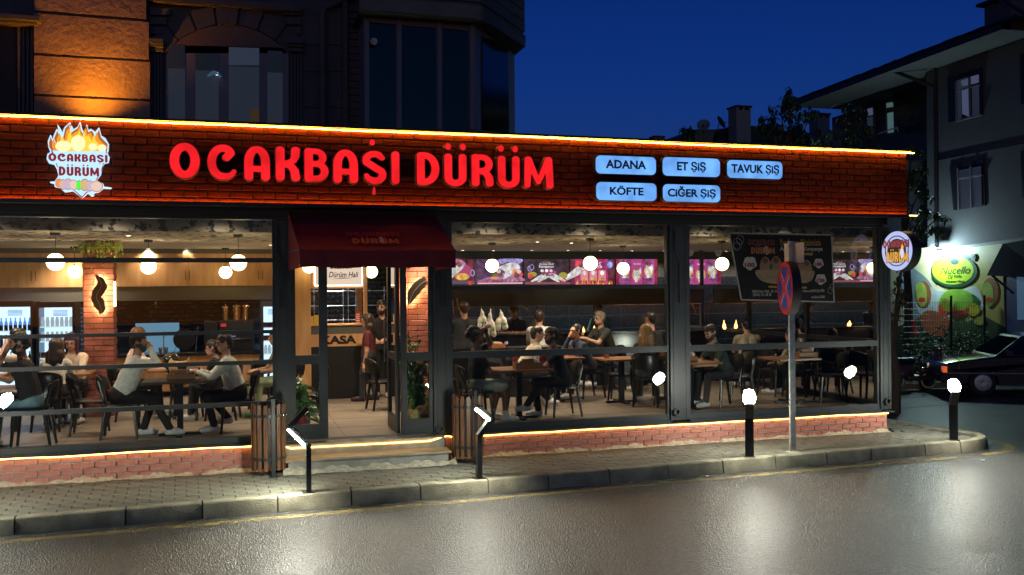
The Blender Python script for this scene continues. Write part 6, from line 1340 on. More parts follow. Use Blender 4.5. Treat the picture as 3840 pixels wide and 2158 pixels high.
for k in range(12):
    z0_ = zhead+.24+k*.17; b = MB(); b.beam((e0.x, e0.y, z0_+.085), (e1.x, e1.y, z0_+.085), .02, .154); b.build('siding_board', M['dstone'], UB, world=True)
MB().poly([(bxl-.1, BY-.29, zhead), (bxr, BY-.29, zhead), (e1.x-.02, e1.y, zhead), (e1.x-.02, 7, zhead), (bxl-.1, 7, zhead)]).build('overhang', M['dstone'], UB, world=True)
b = MB(); pts = [(bxl-.1, BY-.29), (bxr, BY-.29), (e1.x-.015, e1.y), (e1.x-.015, 7)]
for (a, c), (d1, e) in zip(pts, pts[1:]): b.quad((a, c, zhead), (d1, e, zhead), (d1, e, zhead+4), (a, c, zhead+4))
b.build('upper_wall', M['dstone'], UB, world=True)
MB().beam((bxl-.1, BY-.32, zhead+.10), (bxr, BY-.32, zhead+.10), .04, .18).beam((bxr, BY-.32, zhead+.10), (e1.x, e1.y, zhead+.10), .04, .18).build('edge_trim', M['dstone'], UB, world=True)
MB().box(bxl, bxr, BY-.1, BY, 3.1, zz(488)-.02).build('bay_sill', M['header'], UB, world=True)
x, z = fy(1400, 155, BY-.05); MB().tube([(x, BY-.02, z), (x, BY-.12, z-.02)], .05, 12).build('vent_pipe', M['steel'], UB, smooth=True, world=True)
# amber uplight hidden on the fascia roof
x, z = fy(335, 470, .45); t = thing('uplight', 'amber spotlight on the fascia top washing the stucco pilaster', 'spotlight', (x, .42, 4.05))
MB().lathe([(.001, -.05), (.05, -.05), (.06, .05), (.05, .05)], 14).build('housing', M['black_metal'], t); MB().lathe([(.001, .04), (.05, .04)], 14).build('lens', emit('amber lens', (1, .42, .05), 20), t)
l_ = bpy.data.lights.new('uplight', 'SPOT'); l_.energy = 165; l_.color = (1, .29, .015); l_.spot_size = math.radians(125); l_.spot_blend = 1.0; l_.shadow_soft_size = .05
lo = bpy.data.objects.new('uplight_lamp', l_); COL.objects.link(lo); lo.parent = t; lo.location = (0, 0, .06); lo.rotation_euler = (math.radians(180-8), 0, 0)
# ---------------------------------------------------------------- kerbside bollard lamps
def bollard(px, py, h, lean, rz, label, X=None):
    if X is None: X = gz(px, py, ZP)[0]
    Y = kf(X)+.10
    t = thing('bollard_lamp', label, 'bollard lamp', (X, Y, ZP+.004), math.radians(rz), group='bent black bollard lamps along the kerb')
    w = .055; wd = .115; k1 = (lean[0], 0, h+lean[1]); k2 = (lean[0]+lean[2], 0, h+lean[1]+lean[3])
    MB().box(-w/2, w/2, -wd/2, wd/2, .008, h).build('post', M['black_metal'], t)
    s = 1 if lean[0] > 0 else -1
    b = MB(); b.beam((0, 0, h-.02), k1, w, wd*.99, up=(0, 1, 0)); b.build('lower_arm', M['black_metal'], t)
    b = MB(); b.beam((k1[0]-.012*s*-1, 0, k1[2]-.02), k2, w*.95, wd*.97, up=(0, 1, 0)); b.build('upper_arm', M['black_metal'], t)
    MB().box(-.07, .07, -.07, .07, 0, .01).build('base_plate', M['black_metal'], t)
    for sx in (-1, 1): MB().tube([(sx*.055, -.055, .01), (sx*.055, -.055, .02)], .007, 6).build('bolt', M['steel'], t)
    return t, k1, k2, h, w
def led(t, a, c, nrm, w=.09, L=1.0, m=None, off=.03):
    a, c = Vector(a), Vector(c); n_ = Vector(nrm).normalized(); b = MB(); A_0 = a.lerp(c, .08); C_0 = a.lerp(c, .92)
    b.beam(tuple(A_0+n_*(off+.012)), tuple(C_0+n_*(off+.012)), w, .026, up=tuple(n_)); o = b.build('led_module', m or LEDW, t); return o
def head(t, a, c):  # swollen glowing shape standing in for the glare round the lamp
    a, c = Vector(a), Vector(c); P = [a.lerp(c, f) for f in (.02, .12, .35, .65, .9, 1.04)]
    return MB().tube([tuple(p) for p in P], [.035, .068, .084, .084, .068, .035], 16).build('lamp_glare', LEDH, t, smooth=True)
bll = bpy.data.lights.new('bollard_light', 'SPOT'); bll.energy = 135; bll.color = (1.0, .98, .84); bll.shadow_soft_size = .04; bll.spot_size = math.radians(128); bll.spot_blend = .8
def glow(t, p, dy=-.12):
    lo = bpy.data.objects.new('bollard_light', bll); COL.objects.link(lo); lo.parent = t; a = -t.rotation_euler.z; v = Matrix.Rotation(a, 3, 'Z') @ Vector((0, dy, 0)); lo.location = Vector(p)+v; lo.rotation_euler = (math.radians(-42), 0, a)
LEDH = emit('lamp head glare glow', (.97, 1.0, .84), 210)
LEN = 'black bollard lamp on the kerb '
t, k1, k2, h, w = bollard(1163, 1862, .56, (-.21, .22, .20, .20), 0, LEN+'in front of the entrance step, bent to the left'); led(t, (0, 0, h), k1, (-1, 0, -1), w=.128); glow(t, (k1[0]/2-.05, 0, h+.04), -.17)
t, k1, k2, h, w = bollard(1815, 1810, .55, (.17, .19, -.18, .15), 0, LEN+'beside the middle slatted litter bin, bent to the right'); led(t, k1, k2, (-1, 0, -1), w=.128); glow(t, (k2[0]+.02, 0, k1[2]+.02), -.17)
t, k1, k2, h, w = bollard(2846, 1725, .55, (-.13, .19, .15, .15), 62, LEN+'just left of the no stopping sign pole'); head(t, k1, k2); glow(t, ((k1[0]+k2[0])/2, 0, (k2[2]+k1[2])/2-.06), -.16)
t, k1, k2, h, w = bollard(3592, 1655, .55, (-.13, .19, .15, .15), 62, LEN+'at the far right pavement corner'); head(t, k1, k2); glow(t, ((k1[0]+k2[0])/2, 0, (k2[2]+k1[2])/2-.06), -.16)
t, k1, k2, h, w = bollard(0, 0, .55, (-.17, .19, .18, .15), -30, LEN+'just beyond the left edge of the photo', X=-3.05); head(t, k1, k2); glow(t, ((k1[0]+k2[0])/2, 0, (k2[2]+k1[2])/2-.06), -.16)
# ---------------------------------------------------------------- slatted litter bins
def litter_bin(px, Y, label):
    X, zb_ = fy(px, 1758 if px < 1200 else 1722, Y); t = thing('litter_bin', label, 'litter bin', (X, Y, ZP), group='round slatted litter bins')
    r, z0_, z1_ = .205, .07, .90; q = random.Random(int(px))
    me = bx(-.024, .024, -.009, .009, z0_, z1_).mesh('slat', M['trashwood'])
    for k in range(16):
        a = 2*PI*(k+.5)/16; o = add('slat', me, t); o.location = (r*math.sin(a), -r*math.cos(a), q.uniform(-.004, .004)); o.rotation_euler = (0, 0, a)
    for z in (.22, .76):
        MB().lathe([(r+.010, z-.018), (r+.014, z-.018), (r+.014, z+.018), (r+.010, z+.018)], 28).build('band', M['black_metal'], t, smooth=True)
        b = MB()
        for k in range(16): a = 2*PI*(k+.5)/16; b.sphere(((r+.015)*math.sin(a), -(r+.015)*math.cos(a), z), .006, 6)
        b.build('rivets', M['chrome'], t)['kind'] = 'stuff'
    MB().lathe([(.001, .09), (r-.02, .09), (r-.02, .86)], 24).build('liner', M['black_metal'], t, smooth=True)
    MB().box(.03, .075, -r-.035, -r-.012, 0, .98).build('post', M['black_metal'], t); MB().lathe([(.001, 0), (.06, 0), (.06, .006), (.001, .006)], 12, (.052, -r-.02, 0)).build('foot', M['black_metal'], t)
    b = MB(); b.tube([(.052, -r-.02, .94)]+[(.052+.075*math.sin(a)*-1, -r+.0, .93+.06*math.cos(a)+.02) for a in np.linspace(0, 5.2, 10)], .009, 6); b.tube([(.052, -r-.02, .95), (.15, -r+.02, .98), (.17, -r+.05, .90)], .010, 6); b.build('hanger', M['cblack'], t, smooth=True)
litter_bin(1008, -.42, 'round wooden slatted litter bin at the left end of the entrance step')
litter_bin(1755, -.42, 'round wooden slatted litter bin right of the entrance step')
# ---------------------------------------------------------------- no stopping sign
sx_, sy_ = gz(2996, 1702, ZP); sy_ = kf(sx_)+.19
xt_, zt_ = fy(2966, 905, sy_); t = thing('traffic_sign', 'no stopping sign with blank plate on a leaning galvanised pole at the kerb', 'traffic sign', (sx_, sy_, ZP))
tilt = (xt_-sx_)/(zt_-ZP)
MB().beam((0, 0, 0), (xt_-sx_, 0, zt_-ZP), .085, .035, up=(0, 1, 0)).build('pole', M['steel'], t)
cx_, cz_ = fy(2961, 1081, sy_); cz_ -= ZP; cx_ -= sx_; T = Matrix.Translation((cx_-.05, -.0, cz_)) @ Matrix.Rotation(math.radians(-107), 4, 'Z')
def sg(nm, me): me.transform(T); return add(nm, me, t)
rs = .375
sg('disc_back', MB().lathe([(.001, -.02), (rs, -.02), (rs, .10), (.001, .10)], 40, axis='y').mesh('disc_back', mat('sign back', (.03, .03, .032), .5), True))
sg('red_ring', curve_mesh('red_ring', [disc_loop(0, 0, rs*.99, rs*.99, 40)], .001, mat('sign red', (.50, .02, .025), .35), -.023)); sg('blue_field', curve_mesh('blue_field', [disc_loop(0, 0, rs*.80, rs*.80, 40)], .001, mat('sign blue', (.025, .05, .30), .35), -.026))
for s in (-1, 1):
    a = math.radians(45*s); L = rs*.80
    for w_, m_, y_ in ((.055, mat('sign white line', (.65, .65, .65), .35), -.029-.001*s), (.042, mat('sign red', (.5, .02, .025), .35), -.033-.001*s)):
        P = [(L*math.sin(a)+w_*math.cos(a), L*math.cos(a)-w_*math.sin(a)), (L*math.sin(a)-w_*math.cos(a), L*math.cos(a)+w_*math.sin(a)), (-L*math.sin(a)-w_*math.cos(a), -L*math.cos(a)+w_*math.sin(a)), (-L*math.sin(a)+w_*math.cos(a), -L*math.cos(a)-w_*math.sin(a))]
        sg('cross_bar', curve_mesh('cross_bar', [P], .0006, m_, y_))
pzt, pzb = fy(2970, 912, sy_)[1]-ZP, fy(2970, 987, sy_)[1]-ZP; xp_ = fy(2972, 950, sy_)[0]-sx_
b = MB(); b.prism([(-.24, pzb), (.24, pzb), (.24, pzt), (-.24, pzt)], .02, .03); Tp = Matrix.Translation((xp_, 0, 0)) @ Matrix.Rotation(math.radians(-91), 4, 'Z'); b.v = [tuple(Tp @ Vector(v)) for v in b.v]; b.build('plate', mat('plate back cream', (.78, .74, .64), .5), t)
b = MB(); b.lathe([(.001, 0), (.10, 0), (.06, .012), (.001, .014)], 9, (0, 0, 0)); b.build('base_mortar', M['cement'], t)
# ---------------------------------------------------------------- hanging banner
yb2 = -.17; BN = thing('banner', 'black hanging vinyl banner with wraps and prices behind the traffic sign', 'banner', (fy(2930, 1130, yb2)[0], yb2, fy(2930, 1130, yb2)[1]))
C4 = [fy(2735, 875, yb2), fy(3118, 882, yb2), fy(3128, 1133, yb2), fy(2780, 1125, yb2)]
b = MB(); n = 14
def bl(u, v): a = Vector(C4[0]).lerp(Vector(C4[1]), u); c = Vector(C4[3]).lerp(Vector(C4[2]), u); p = a.lerp(c, v); return (p.x, yb2+.0*math.sin(u*7), p.y)
for i in range(n): b.quad(bl(i/n, 1), bl((i+1)/n, 1), bl((i+1)/n, 0), bl(i/n, 0))
b.build('vinyl_sheet', mat('black vinyl', (.006, .005, .006), .7, spec=.2), BN, world=True)
hem = mat('white hem', (.20, .19, .18), .6)
for u0, v0, u1, v1 in ((0, 0, 1, 0), (1, 0, 1, 1), (1, 1, 0, 1), (0, 1, 0, 0)): MB().beam(bl(u0, v0), bl(u1, v1), .02, .006, up=(0, 1, 0)).build('hem', hem, BN, world=True)
bm_ = lambda n_, c_: mat('banner '+n_, tuple(.5*v for v in c_), .7, var=.15, scale=12)
bubble('OCAKBAŞI', 2805, 2905, 898, 926, yb2-.006, bm_('maroon', (.14, .02, .02)), BN); bubble('DÜRÜM', 2816, 2906, 921, 953, yb2-.006, bm_('amber', (.42, .14, .03)), BN)
flat('wrap_icon', [(2868, 925), (2880, 928), (2886, 945), (2876, 956), (2866, 944)], bm_('white', (.5, .48, .45)), BN, yb2-.005, 3, .001)
letters('Yenilenen Yüzümüzle', 2924, 3078, 897, 922, yb2-.006, bm_('gold', (.36, .22, .03)), BN, off=.01, shear=.2); letters('Açılışa Özel Kampanya', 2924, 3084, 922, 946, yb2-.006, bm_('white', (.5, .48, .45)), BN, off=.015, shear=.2)
flat('gold_pill', [(2990, 947), (3045, 949), (3050, 954), (3045, 959), (2990, 957)], bm_('gold', (.36, .22, .03)), BN, yb2-.005, 0, .001); flat('gold_pill', [(2882, 1072), (3025, 1076), (3025, 1084), (2882, 1080)], bm_('gold', (.36, .22, .03)), BN, yb2-.005, 0, .001)
for cx, cy, r_, num in ((2812, 988, 25, '100'), (3070, 988, 18, '100'), (3078, 1048, 20, '120')):
    flat('price_badge', [(cx+r_*(1+.1*math.sin(5*a))*math.cos(a), cy+r_*(1+.1*math.sin(5*a))*math.sin(a)) for a in np.linspace(0, 6.1, 18)], bm_('white', (.5, .48, .45)), BN, yb2-.005, 0, .001)
    letters(num, cx-r_*.75, cx+r_*.72, cy-2, cy+r_*.6, yb2-.009, bm_('price red', (.30, .02, .05)), BN, off=.04)
for cx, cy, s_ in ((2870, 985, 1.0), (2910, 985, 1.1), (2990, 990, .9), (3025, 995, .9)):
    flat('wrap_picture', [(cx-16*s_, cy-8), (cx, cy-22*s_), (cx+16*s_, cy-8), (cx+22*s_, cy+24*s_), (cx-18*s_, cy+26*s_)], bm_('wrap', (.28, .17, .09)), BN, yb2-.005, 3, .001); flat('filling_picture', [(cx-10*s_, cy-10), (cx, cy-17*s_), (cx+11*s_, cy-8), (cx, cy+6)], bm_('filling', (.16, .03, .02)), BN, yb2-.008, 3, .001)
flat('wrap_picture', [(2835, 1015), (2900, 1012), (2932, 1020), (2932, 1062), (2880, 1062), (2845, 1045)], bm_('wrap light', (.34, .22, .12)), BN, yb2-.006, 4, .001); flat('wrap_picture', [(2995, 1018), (3035, 1016), (3055, 1020), (3040, 1055), (3000, 1060)], bm_('wrap light', (.34, .22, .12)), BN, yb2-.006, 4, .001)
letters('2000 Evler Mah. 33. Sk. (Ko                    300 Merkez/NEVŞEHİR', 2820, 3092, 1084, 1100, yb2-.006, bm_('white', (.5, .48, .45)), BN, off=0); letters('(0384) 215 38 38', 2824, 2892, 1101, 1114, yb2-.006, bm_('white', (.5, .48, .45)), BN, off=0); letters('ocakbasi2000', 3042, 3093, 1109, 1119, yb2-.006, bm_('white', (.5, .48, .45)), BN, off=0)
ring_m = bm_('line ring', (.30, .29, .28))
for cx, cy, r_ in ((2765, 915, 22), (2775, 900, 18), (2762, 925, 16), (3113, 1090, 13), (3119, 1078, 12)):
    x, z = fy(cx, cy, yb2); R = r_/290; MB().tube([(x+R*math.cos(a), yb2-.006, z+R*math.sin(a)*1.1) for a in np.linspace(0, 2*PI, 22)], .004, 4, caps=False).build('onion_ring', ring_m, BN, world=True)
for px in (2735, 3118): x, z = fy(px, 876, yb2); MB().tube([(x, yb2, z), (x+(-.05 if px < 3000 else .28), -.02, z+.12)], .004, 4).build('tie_string', hem, BN, world=True)
x, z = fy(3118, 884, yb2); MB().tube([(x, yb2, z), (x+.06, yb2, z-.12), (x+.12, yb2, z-.3)], .004, 4).build('tie_string', hem, BN, world=True)
# ---------------------------------------------------------------- litter on the pavement and gutter
x, y = gz(2680, 1662, ZP); t = thing('paper_scrap', 'crumpled white paper scrap on the pavement by the low wall', 'litter', (x, y, ZP)); b = MB(); q = random.Random(4)
g6 = [[(-.07+.028*i+q.uniform(-.008, .008), -.05+.025*j+q.uniform(-.008, .008), .008+q.uniform(0, .022)) for j in range(5)] for i in range(6)]
for i in range(5):
    for j in range(4): b.quad(g6[i][j], g6[i+1][j], g6[i+1][j+1], g6[i][j+1])
b.build('paper', M['white_paint'], t)
for k, (px, py, lab) in enumerate(((3306, 1743, 'flat white litter scrap in the gutter below the right kerb'), (1935, 1706, 'small white scrap at the pavement edge right of the second bollard'), (3684, 1729, 'tiny white scrap on the asphalt at far right'), (2365, 1812, 'cigarette end in the gutter below the fourth kerb stone'), (2650, 1790, 'cigarette end on the yellow line left of the third bollard'), (1395, 1868, 'cigarette end beside the kerb in front of the step'))):
    z_ = ZP if k == 1 else ZR; x, y = gz(px, py, z_); t = thing('litter_scrap', lab, 'litter', (x, y, z_), group='small litter'); MB().box(-.035+.01*k*.5, .03, -.012, .012, .005, .014).build('scrap', M['white_paint'], t)
# ---------------------------------------------------------------- corner building on the right with shop banner
WP0 = Vector(gz(3500, 1400, ZR)+(0,)); WD = Vector((math.sin(math.radians(3.8)), math.cos(math.radians(3.8)), 0)); WN = Vector((-WD.y, WD.x, 0))
def wp(px, py, off=0.0):
    d = ray(px, py); p0 = WP0+WN*off; t = (p0-CAM).dot(WN)/d.dot(WN); return CAM+t*d
SB = thing('corner_building', 'dark three storey house with wide eaves at the right edge', 'building', tuple(WP0))
def wpoly(name, pts, m, parent=None, off=0.0, th=.02, sm=0):
    P = [wp(a, c, off) for a, c in pts]
    if sm: P = [Vector(p) for p in smooth_pts([tuple(p) for p in P], sm)]
    n = len(P); b = MB(); b.v = [tuple(p) for p in P]+[tuple(p-WN*th) for p in P]; b.f = [tuple(range(n)), tuple(reversed(range(n, 2*n)))]+[(k, (k+1) % n, n+(k+1) % n, n+k) for k in range(n)]; b.m = [0]*len(b.f)
    return b.build(name, m, parent or SB, world=(parent is None or parent in (SB,)))
SBM = mat('pale render', (.12, .12, .125), .85, var=.06, scale=2, bump=.15)
def wall_s(px, off):
    d = ray(px, 1079); p0 = WP0+WN*off; t = (p0-CAM).dot(WN)/d.dot(WN); return (CAM+t*d-p0).dot(WD)
pe = WP0-WD*4.0; pf = WP0+WD*wall_s(3480, 0); zt2 = wp(3505, 262)[2]
def slab(name, a, c, z0, z1, th, m, off=0): b = MB(); p = [a+WN*off, c+WN*off]; b.v = [(v.x+n_.x, v.y+n_.y, z) for z in (z0, z1) for v, n_ in ((p[0], Vector((0, 0, 0))), (p[1], Vector((0, 0, 0))), (p[1], -WN*th), (p[0], -WN*th))]; b.f = [(0, 1, 2, 3), (7, 6, 5, 4), (0, 4, 5, 1), (1, 5, 6, 2), (2, 6, 7, 3), (3, 7, 4, 0)]; b.m = [0]*6; return b.build(name, m, SB, world=True)
slab('wall', pe, pf, ZR, zt2, 6, SBM)
pg = WP0+WD*wall_s(3125, -1.3); slab('wall', pf, pg, ZR, zt2, 5, SBM, off=-1.3)
zE = zt2+.02
eo = WN*1.1
b = MB(); sE = wall_s(2975, 1.1); q0, q1 = pe+eo, WP0+WD*sE+eo; r0, r1 = pe-WN*6.5, WP0+WD*sE-WN*6.5; mid0, mid1 = pe-WN*2.5, pg-WN*2.5
# soffit, fascia and tiled slope
for nm, vs, m_ in (('soffit', [(q0, zE), (q1, zE), (r1, zE), (r0, zE)], SBM), ('eaves_board', [(q0, zE), (q1, zE), (q1, zE+.16), (q0, zE+.16)], M['header']), ('roof', [(q0, zE+.16), (q1, zE+.16), (mid1, zE+1.5), (mid0, zE+1.5)], mat('dark roof tile', (.06, .04, .035), .8, bump=.6, bscale=9)), ('roof', [(mid0, zE+1.5), (mid1, zE+1.5), (r1, zE), (r0, zE)], MATS.get('dark roof tile') or SBM), ('gable', [(q1, zE), (r1, zE), (mid1, zE+1.5)], M['header'])):
    MB().poly([(v.x, v.y, z) for v, z in vs]).build(nm, m_, SB, world=True)
b = MB(); q = random.Random(3); n = 70
for k in range(n):
    p = q0.lerp(q1, k/n); b.tube([(p.x+.02, p.y, zE+.17+q.uniform(-.01, .02)), (p.x+.4, p.y, zE+.33+q.uniform(-.01, .02))], .07, 6)
b.build('roof_tiles', M['header'], SB, world=True)['kind'] = 'stuff'
wpoly('string_course', [(3512, 597), (3850, 530), (3850, 536), (3512, 604)], M['header'], off=.03)
wpoly('shop_ledge', [(3512, 935), (3850, 890), (3850, 905), (3512, 942)], M['header'], off=.05)
MB().tube([tuple(wp(3507, 300, .08)), tuple(wp(3512, 935, .08))], .05, 8).build('rain_pipe', M['header'], SB, smooth=True, world=True)
MB().tube([tuple(wp(3345, 265, .9)), tuple(wp(3500, 325, .1))], .05, 8).build('rain_pipe', M['header'], SB, smooth=True, world=True)
def win(pts, panes, label_m):
    f = wpoly('window', pts, M['header'], off=.03, th=.03)
    for P, m_ in panes:
        Q = [wp(a, c, .045) for a, c in P]; MB().poly([tuple(x) for x in Q]).build('pane', m_, f)
    return f
LIT = em('painted sky reflection', .045, .055, .10); LIT2 = em('faint room', .012, .015, .025); TEAL = em('lit stair pane', .045, .085, .085)  # first pane colour paints a sky reflection as emission
FRM = mat('window bar', (.22, .22, .25), .5)
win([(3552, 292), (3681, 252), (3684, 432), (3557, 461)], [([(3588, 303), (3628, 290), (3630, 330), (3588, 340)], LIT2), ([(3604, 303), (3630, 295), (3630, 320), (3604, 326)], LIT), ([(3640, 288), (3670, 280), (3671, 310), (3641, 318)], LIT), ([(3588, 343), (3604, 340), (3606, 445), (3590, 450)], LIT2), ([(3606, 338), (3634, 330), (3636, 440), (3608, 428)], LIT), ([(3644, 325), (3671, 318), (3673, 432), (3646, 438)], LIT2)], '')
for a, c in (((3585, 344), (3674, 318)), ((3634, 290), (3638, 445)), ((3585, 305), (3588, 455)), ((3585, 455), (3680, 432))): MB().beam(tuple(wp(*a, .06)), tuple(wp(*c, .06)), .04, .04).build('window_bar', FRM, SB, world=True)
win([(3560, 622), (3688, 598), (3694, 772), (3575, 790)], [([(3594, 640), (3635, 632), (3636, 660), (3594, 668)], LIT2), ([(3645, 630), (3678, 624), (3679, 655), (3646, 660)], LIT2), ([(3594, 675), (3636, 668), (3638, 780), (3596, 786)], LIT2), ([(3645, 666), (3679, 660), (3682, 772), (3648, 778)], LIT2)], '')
for a, c in (((3592, 672), (3682, 657)), ((3640, 625), (3643, 780)), ((3592, 632), (3596, 788))): MB().beam(tuple(wp(*a, .06)), tuple(wp(*c, .06)), .04, .04).build('window_bar', FRM, SB, world=True)
wpoly('window', [(3824, 205), (3880, 190), (3880, 380), (3828, 392)], M['header'], off=.03); wpoly('window', [(3826, 565), (3880, 560), (3880, 740), (3834, 745)], M['header'], off=.03)
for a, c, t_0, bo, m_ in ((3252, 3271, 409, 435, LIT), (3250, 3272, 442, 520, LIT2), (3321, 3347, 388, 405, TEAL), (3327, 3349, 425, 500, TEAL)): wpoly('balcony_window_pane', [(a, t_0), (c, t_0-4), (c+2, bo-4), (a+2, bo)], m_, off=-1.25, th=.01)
for a in (3240, 3275, 3318, 3350): wpoly('balcony_window_frame', [(a, 380), (a+4, 379), (a+6, 520), (a+2, 521)], FRM, off=-1.22, th=.02)
wpoly('balcony_parapet', [(3180, 530), (3392, 500), (3490, 503), (3490, 600), (3180, 610)], M['header'], off=-.1, th=1.0)
MB().tube([tuple(wp(3255, 515, -.1)), tuple(wp(3365, 478, -.1)), tuple(wp(3367, 495, -.1))], .02, 6).build('balcony_rail', M['steel'], SB, world=True)
# dishes
def dish(P, r, rz, label, tilt_=25, m=None):
    t = thing('satellite_dish', label, 'satellite dish', tuple(P), math.radians(rz)); prof = [(r*k/6+.001, .25*r*(k/6)**2) for k in range(7)]
    b = MB(); b.lathe(prof, 22); T = Matrix.Rotation(math.radians(90-tilt_), 4, 'X'); b.v = [tuple(T @ Vector(v)) for v in b.v]; b.build('dish_bowl', m or mat('dish grey', (.16, .17, .19), .6), t, smooth=True)
    MB().tube([(0, -.02, -r*.4), (0, -r*.9, .0)], .012, 5).tube([(0, .05, 0), (0, .12, -r*1.2)], .02, 6).build('arm', M['header'], t); MB().sphere((0, -r*.9, 0), .035, 8).build('receiver', M['header'], t)
dish(wp(3405, 440, -1.0), .42, -20, 'dark satellite dish on the balcony wall under the eaves')
# chimney cap at top right
P = wp(3790, 55, -1.5); t = thing('chimney', 'dark rooftop chimney with flat cap at the top right corner', 'chimney', tuple(P)); bx(-.45, .45, -.45, .45, -.9, .3).build('stack', SBM, t); bx(-.6, .6, -.6, .6, .32, .4).build('cap', M['header'], t)
MB().tube([tuple(wp(3740, -10, 1.3)-P), tuple(wp(3850, 60, 1.3)-P)], .05, 6).build('roof_pipe', M['header'], t)
# shop banner on that wall
SBN = thing('shop_banner', 'bright yellow green shop banner with food pictures reading Nucello Çiğ Köfte', 'shop banner', tuple(wp(3600, 1330)))
def sp(name, pts, m, off, sm=0): return wpoly(name, pts, m, SBN, off=off, th=.003, sm=sm)
def wloc_fix(o): return o
_w = wpoly
def wpoly2(name, pts, m, off, sm=0):
    P = [wp(a, c, off) for a, c in pts]
    if sm: P = [Vector(p) for p in smooth_pts([tuple(p) for p in P], sm)]
    n = len(P); b = MB(); b.v = [tuple(p) for p in P]+[tuple(p-WN*.004) for p in P]; b.f = [tuple(range(n)), tuple(reversed(range(n, 2*n)))]+[(k, (k+1) % n, n+(k+1) % n, n+k) for k in range(n)]; b.m = [0]*len(b.f)
    return b.build(name, m, SBN, world=True)
vm = lambda n_, c_, **k: mat('vinyl '+n_, c_, .45, var=.12, scale=3, **k)
wpoly2('sheet', [(3330, 938), (3761, 914), (3772, 1335), (3330, 1350)], vm('cream', (.66, .60, .34)), .03)
wpoly2('sheet_print', [(3560, 935), (3758, 918), (3770, 1330), (3560, 1335)], vm('mustard', (.42, .38, .10)), .036)
wpoly2('sheet_print', [(3395, 1010), (3470, 1040), (3500, 1100), (3480, 1180), (3400, 1200)], vm('grey bokeh', (.20, .26, .26)), .040, 4)
wpoly2('sheet_print', [(3440, 1070), (3560, 1100), (3660, 1075), (3680, 1170), (3560, 1190), (3450, 1180)], vm('pale smoke', (.46, .52, .48)), .043, 4)
wpoly2('sheet_print', [(3330, 1240), (3480, 1180), (3600, 1210), (3700, 1190), (3772, 1230), (3772, 1335), (3330, 1350)], vm('dark herb', (.05, .08, .03)), .045)
wpoly2('sheet_print', [(3330, 1120), (3380, 1120), (3395, 1180), (3330, 1190)], vm('char bread', (.55, .30, .12), col2=(.6, .5, .35)), .046)
wpoly2('knife_print', [(3370, 1090), (3378, 1085), (3440, 1230), (3440, 1260), (3425, 1250)], vm('knife red', (.45, .02, .03)), .048); wpoly2('knife_print', [(3375, 1020), (3392, 1015), (3390, 1080), (3405, 1143), (3385, 1110)], vm('blade blue', (.35, .5, .6)), .049)
E2 = lambda cx, cy, rx, ry, n=26: [(cx+rx*math.cos(2*PI*k/n), cy+ry*math.sin(2*PI*k/n)) for k in range(n)]
for cx, sc in ((3462, 1.0), (3713, 1.05)):
    wpoly2('wrap_print', E2(cx, 1105 if cx < 3600 else 1095, 30*sc, 50*sc), vm('bread crust', (.30, .12, .04)), .051); wpoly2('wrap_print', [(cx-28, 1070), (cx-5, 1060), (cx+12, 1090), (cx+10, 1140), (cx-10, 1150), (cx-26, 1110)], vm('lettuce', (.40, .46, .08), col2=(.15, .3, .04)), .054, 3); wpoly2('wrap_print', E2(cx-5, 1125, 14, 9, 10), vm('tomato red', (.55, .05, .02)), .057)
for pts, m_ in (([(3520, 1140), (3545, 1095), (3590, 1085), (3640, 1100), (3640, 1150), (3560, 1170)], vm('bright lettuce', (.22, .42, .04))), ([(3610, 1110), (3650, 1105), (3672, 1130), (3655, 1150), (3615, 1150)], vm('dark basil', (.03, .12, .02))), (E2(3545, 1135, 16, 16), vm('lemon', (.5, .42, .05))), ([(3575, 1145), (3600, 1115), (3630, 1140), (3630, 1175), (3570, 1180)], vm('pepper red', (.50, .05, .02))), (E2(3540, 1155, 22, 26), vm('tomato red', (.55, .05, .02))), (E2(3590, 1178, 26, 16), vm('bulgur', (.10, .03, .02))), (E2(3650, 1162, 24, 24), vm('lemon yellow', (.50, .42, .03))), ([(3450, 1190), (3480, 1165), (3530, 1175), (3560, 1200), (3540, 1260), (3470, 1245)], vm('kofte', (.34, .10, .04))), (E2(3675, 1205, 22, 16), vm('chick peas', (.42, .40, .06)))): wpoly2('food_print', pts, m_, .058, 3 if len(pts) < 12 else 0)
wpoly2('oval_outline', E2(3577, 1018, 87, 61, 40), vm('oval green', (.02, .08, .04)), .062); wpoly2('oval_field', E2(3573, 1014, 78, 54, 40), mat('oval lime', (.42, .60, .03), .4, var=.1), .066)
wpoly2('oval_tail', [(3492, 1040), (3500, 985), (3540, 955), (3590, 948), (3640, 962), (3640, 972), (3590, 958), (3545, 965), (3508, 990), (3504, 1040), (3512, 1062)], vm('oval green', (.02, .08, .04)), .064); wpoly2('mark_disc', E2(3648, 965, 10, 14), vm('oval green', (.02, .08, .04)), .069); wpoly2('emblem', E2(3579, 982, 16, 12), vm('emblem green', (.02, .06, .05)), .070)
def wtext(body, a, c, t_0, bo, m_, off, shear=0, offs=.0):
    P0, P1, Pt = wp(a, bo, off), wp(c, bo, off), wp(a, t_0, off); wv_ = (P1-P0); wl_ = math.hypot(wv_.x, wv_.y); me = text_mesh('lettering', body, m_, (0, wl_, 0, Pt.z-P0.z), 0, .001, offs, shear)
    n_ = len(me.vertices); co = np.empty(n_*3, 'f'); me.vertices.foreach_get('co', co); co = co.reshape(-1, 3); u = np.array((wv_.x/wl_, wv_.y/wl_, 0)); dz = (wp(c, bo-12 if True else bo, off).z-P0.z)*0
    R = np.outer(co[:, 0], u)+np.outer(co[:, 2], (0, 0, 1))+np.outer(-co[:, 1], np.array(WN))+np.array(P0); me.vertices.foreach_set('co', R.astype('f').ravel()); return add('lettering', me, SBN, world=True)
